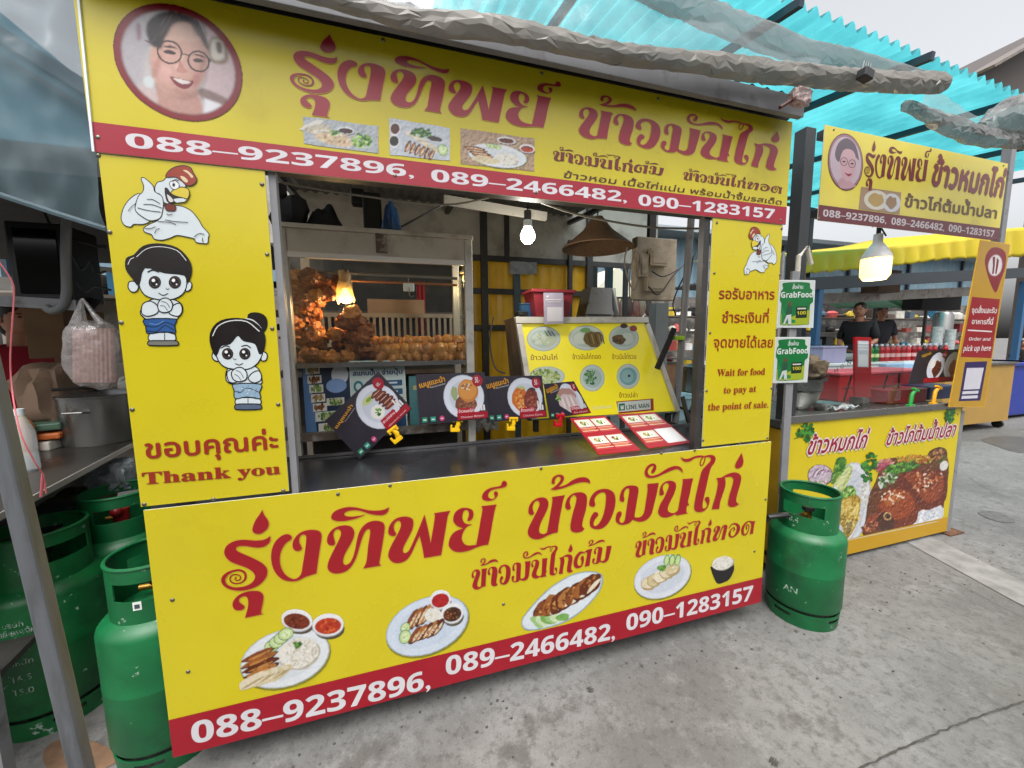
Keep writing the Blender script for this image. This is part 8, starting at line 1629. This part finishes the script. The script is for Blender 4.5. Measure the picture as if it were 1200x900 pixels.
# tan cart and blue bin at right
g0 = at(1128, 510, z=0); yC = g0.y-.6
cx0_, cx1_ = at(1105, 470, y=2.).x, at(1184, 470, y=2.).x; cz = at(1150, 428, y=2.).z
TC = thing('tan_cart', 'tan boxed food cart on small wheels behind the second stall', 'cart', ((cx0_+cx1_)/2, 2.3, 0))
tan = mat('tan_panel', 'a07e3e', .5, var=.06); b = MB(); b.bb(cx0_, cx1_, 2., 2.7, .12, cz); b.build('cart_body', tan, TC, bevel=.006)
b = MB(); b.bb(cx0_-.03, cx1_+.03, 1.97, 2.73, cz, cz+.03); b.build('cart_top', stainless, TC)
for x in (cx0_+.1, cx1_-.1): b = MB(); b.lathe([(0, -.02), (.06, -.02), (.06, .02), (0, .02)], (x, 2.06, .06), 16, M=Matrix.Rotation(math.pi/2, 3, 'Y')); b.build('wheel', blk, TC, smooth=True)
bx = at(1178, 440, y=2.35).x; b = MB(); bz = at(1190, 425, y=2.35).z
BB = thing('blue_bin', 'large blue plastic bin at the photo\'s right edge', 'bin', (bx+.6, 2.8, 0)); b.bb(bx+.1, bx+1.4, 2.35, 3.2, .05, bz); b.build('bin_body', mat('deep_blue_plastic', '1c2f86', .4, var=.1), BB, bevel=.04, seg=3)
b = MB(); b.bb(bx+.06, bx+1.44, 2.31, 3.24, bz-.06, bz); b.build('bin_rim', mat('deep_blue_plastic', '1c2f86'), BB, bevel=.01)
# ------------------------------------------------------------------ people
skin = mat('skin_tone', 'a8745a', .5, var=.05); hair_m = mat('black_hair', '17120f', .5)
def person(label, feet, h, yaw, shirt, trousers, cat='person', lean=0.):
    feet = Vector(feet); t = thing('person', label, cat, feet); k = h/1.7; Rz = Matrix.Rotation(yaw, 3, 'Z')
    J0 = J = {'pel': (0, 0, .92), 'waist': (0, 0, 1.05), 'ch': (0, -.01, 1.28), 'nk': (0, 0, 1.43), 'hd': (0, -.02, 1.52), 'ls': (.17, 0, 1.38), 'le': (.22, -.02, 1.12), 'lw': (.16, -.22, 1.02), 'lh': (.13, -.29, 1.03), 'rs': (-.17, 0, 1.38), 're': (-.22, -.02, 1.12), 'rw': (-.16, -.22, 1.02), 'rh': (-.13, -.29, 1.03),
         'lk': (.1, -.01, .5), 'la': (.1, .02, .08), 'lt': (.1, -.13, .03), 'rk': (-.1, -.01, .5), 'ra': (-.1, .02, .08), 'rtt': (-.1, -.13, .03), 'lhip': (.09, 0, .86), 'rhip': (-.09, 0, .86)}
    rad = {'pel': .13, 'waist': .125, 'ch': .14, 'nk': .05, 'hd': .055, 'ls': .06, 'le': .042, 'lw': .03, 'lh': .035, 'rs': .06, 're': .042, 'rw': .03, 'rh': .035, 'lk': .055, 'la': .04, 'lt': .035, 'rk': .055, 'ra': .04, 'rtt': .035, 'lhip': .085, 'rhip': .085}
    E_ = [('pel', 'waist'), ('waist', 'ch'), ('ch', 'nk'), ('nk', 'hd'), ('ch', 'ls'), ('ls', 'le'), ('le', 'lw'), ('lw', 'lh'), ('ch', 'rs'), ('rs', 're'), ('re', 'rw'), ('rw', 'rh'), ('pel', 'lhip'), ('lhip', 'lk'), ('lk', 'la'), ('la', 'lt'), ('pel', 'rhip'), ('rhip', 'rk'), ('rk', 'ra'), ('ra', 'rtt')]
    def skinmesh(name, keys, grow, m):
        J = dict(J0)
        if name == 'shirt': J['nk'] = (0, -.005, 1.4)
        ks = [q for q in J if q in keys]; me = bpy.data.meshes.new(name); me.from_pydata([tuple(Rz @ (Vector(J[q])*k)) for q in ks], [(ks.index(a), ks.index(b_)) for a, b_ in E_ if a in ks and b_ in ks], [])
        o = bpy.data.objects.new(name, me); COL.objects.link(o); o.modifiers.new('skin', 'SKIN'); sd = o.modifiers.new('sub', 'SUBSURF'); sd.levels = 1; sd.render_levels = 2
        for i, q in enumerate(ks): sv = me.skin_vertices[0].data[i]; r = (rad[q]+grow)*k; sv.radius = (r, r); sv.use_root = (i == 0)
        dg = bpy.context.evaluated_depsgraph_get(); m2 = bpy.data.meshes.new_from_object(o.evaluated_get(dg)); bpy.data.objects.remove(o); m2.materials.clear(); m2.materials.append(m); m2.polygons.foreach_set('use_smooth', [True]*len(m2.polygons))
        o = bpy.data.objects.new(name, m2); COL.objects.link(o); o.parent = t; return o
    skinmesh('body', J.keys(), 0, skin)
    skinmesh('shirt', ('pel', 'waist', 'ch', 'ls', 'le', 'rs', 're', 'nk'), .024, shirt); skinmesh('trousers', ('pel', 'lhip', 'lk', 'la', 'rhip', 'rk', 'ra'), .018, trousers)
    hc = feet+Rz @ (Vector((0, -.03, 1.6))*k); b = MB(); b.ball(hc, (.076*k, .092*k, .112*k), 20, M=Rz); b.ball(hc+Rz @ Vector((0, -.095*k, -.012*k)), (.013*k, .018*k, .02*k), 8, M=Rz)
    b.tube([feet+Rz @ (Vector((0, -.005, 1.4))*k), feet+Rz @ (Vector((0, -.02, 1.55))*k)], .052*k, 12)
    for s in (-1, 1): b.ball(hc+Rz @ Vector((s*.077*k, .005*k, -.005*k)), (.012*k, .02*k, .03*k), 8, M=Rz)
    b.build('head', skin, t, smooth=True, merge=False)
    b = MB(); b.ball(hc+Rz @ Vector((0, .018*k, .03*k)), (.088*k, .095*k, .1*k), 18, 0, .15, 3, M=Rz); b.ball(hc+Rz @ Vector((0, .06*k, -.03*k)), (.075*k, .05*k, .09*k), 14, 0, .15, 5, M=Rz); b.build('hair', hair_m, t, smooth=True, merge=False)
    b = MB()
    for s in (-1, 1): b.ball(hc+Rz @ Vector((s*.03*k, -.083*k, .008*k)), (.012*k, .008*k, .006*k), 8, M=Rz); b.ball(hc+Rz @ Vector((s*.03*k, -.08*k, .028*k)), (.018*k, .008*k, .004*k), 8, M=Rz)
    b.ball(hc+Rz @ Vector((0, -.083*k, -.05*k)), (.022*k, .008*k, .006*k), 8, M=Rz); b.build('facial_features', mat('dark_features', '3a1c18', .5), t, smooth=True, merge=False)
    return t
redsh = mat('red_shirt', '9c1428', .8, var=.1); blks = mat('black_shirt', '101012', .85); jean = mat('dark_trousers', '20242c', .85)
p = at(17, 371, y=1.9); person('person in a red shirt behind the side counter at the left edge', (p.x, 1.9, 0), 1.66, math.radians(60), redsh, jean)
p = at(1008, 364, y=3.9); person('person in a black T-shirt turned sideways beyond the drinks table', (p.x, 3.9, 0), p.z/.94, math.radians(-70), blks, jean)
p = at(1033, 366, y=5.2); person('person in dark grey behind the one in the black T-shirt', (p.x, 5.2, 0), p.z/.94, math.radians(-40), mat('grey_shirt', '34343c', .85), jean)
p = at(1196, 404, y=4.2); person('person in black sitting low past the blue bin at the right edge', (p.x+.1, 4.2, 0), 1.3, math.radians(-60), blks, jean)
# parked motorbike glimpsed far left is only a dark mass behind the noodle bag: a scooter front

# unseen stall row added behind the camera to block the low sky
OR = thing('sky_blocker_row', 'unseen row of market stalls added behind the camera to block low sky light', 'building', (1, -9, 0))
b = MB(); b.bb(-22, 24, -11, -8.6, 0, 3.4); b.build('wall', mat('blocker_wall', '8a8780', .7, var=.2, scale=1), OR)
b = MB(); b.bb(-22, 24, -11.2, -7.2, 3.4, 3.5); b.build('roof', mat('blocker_roof', '7c7a78', .6), OR)
for x in range(-21, 24, 5): b = MB(); b.bb(x, x+4, -8.59, -8.55, .1, 2.7); b.build('shutter', mat('shutter_grey', '6d7276', .5, var=.1), OR)
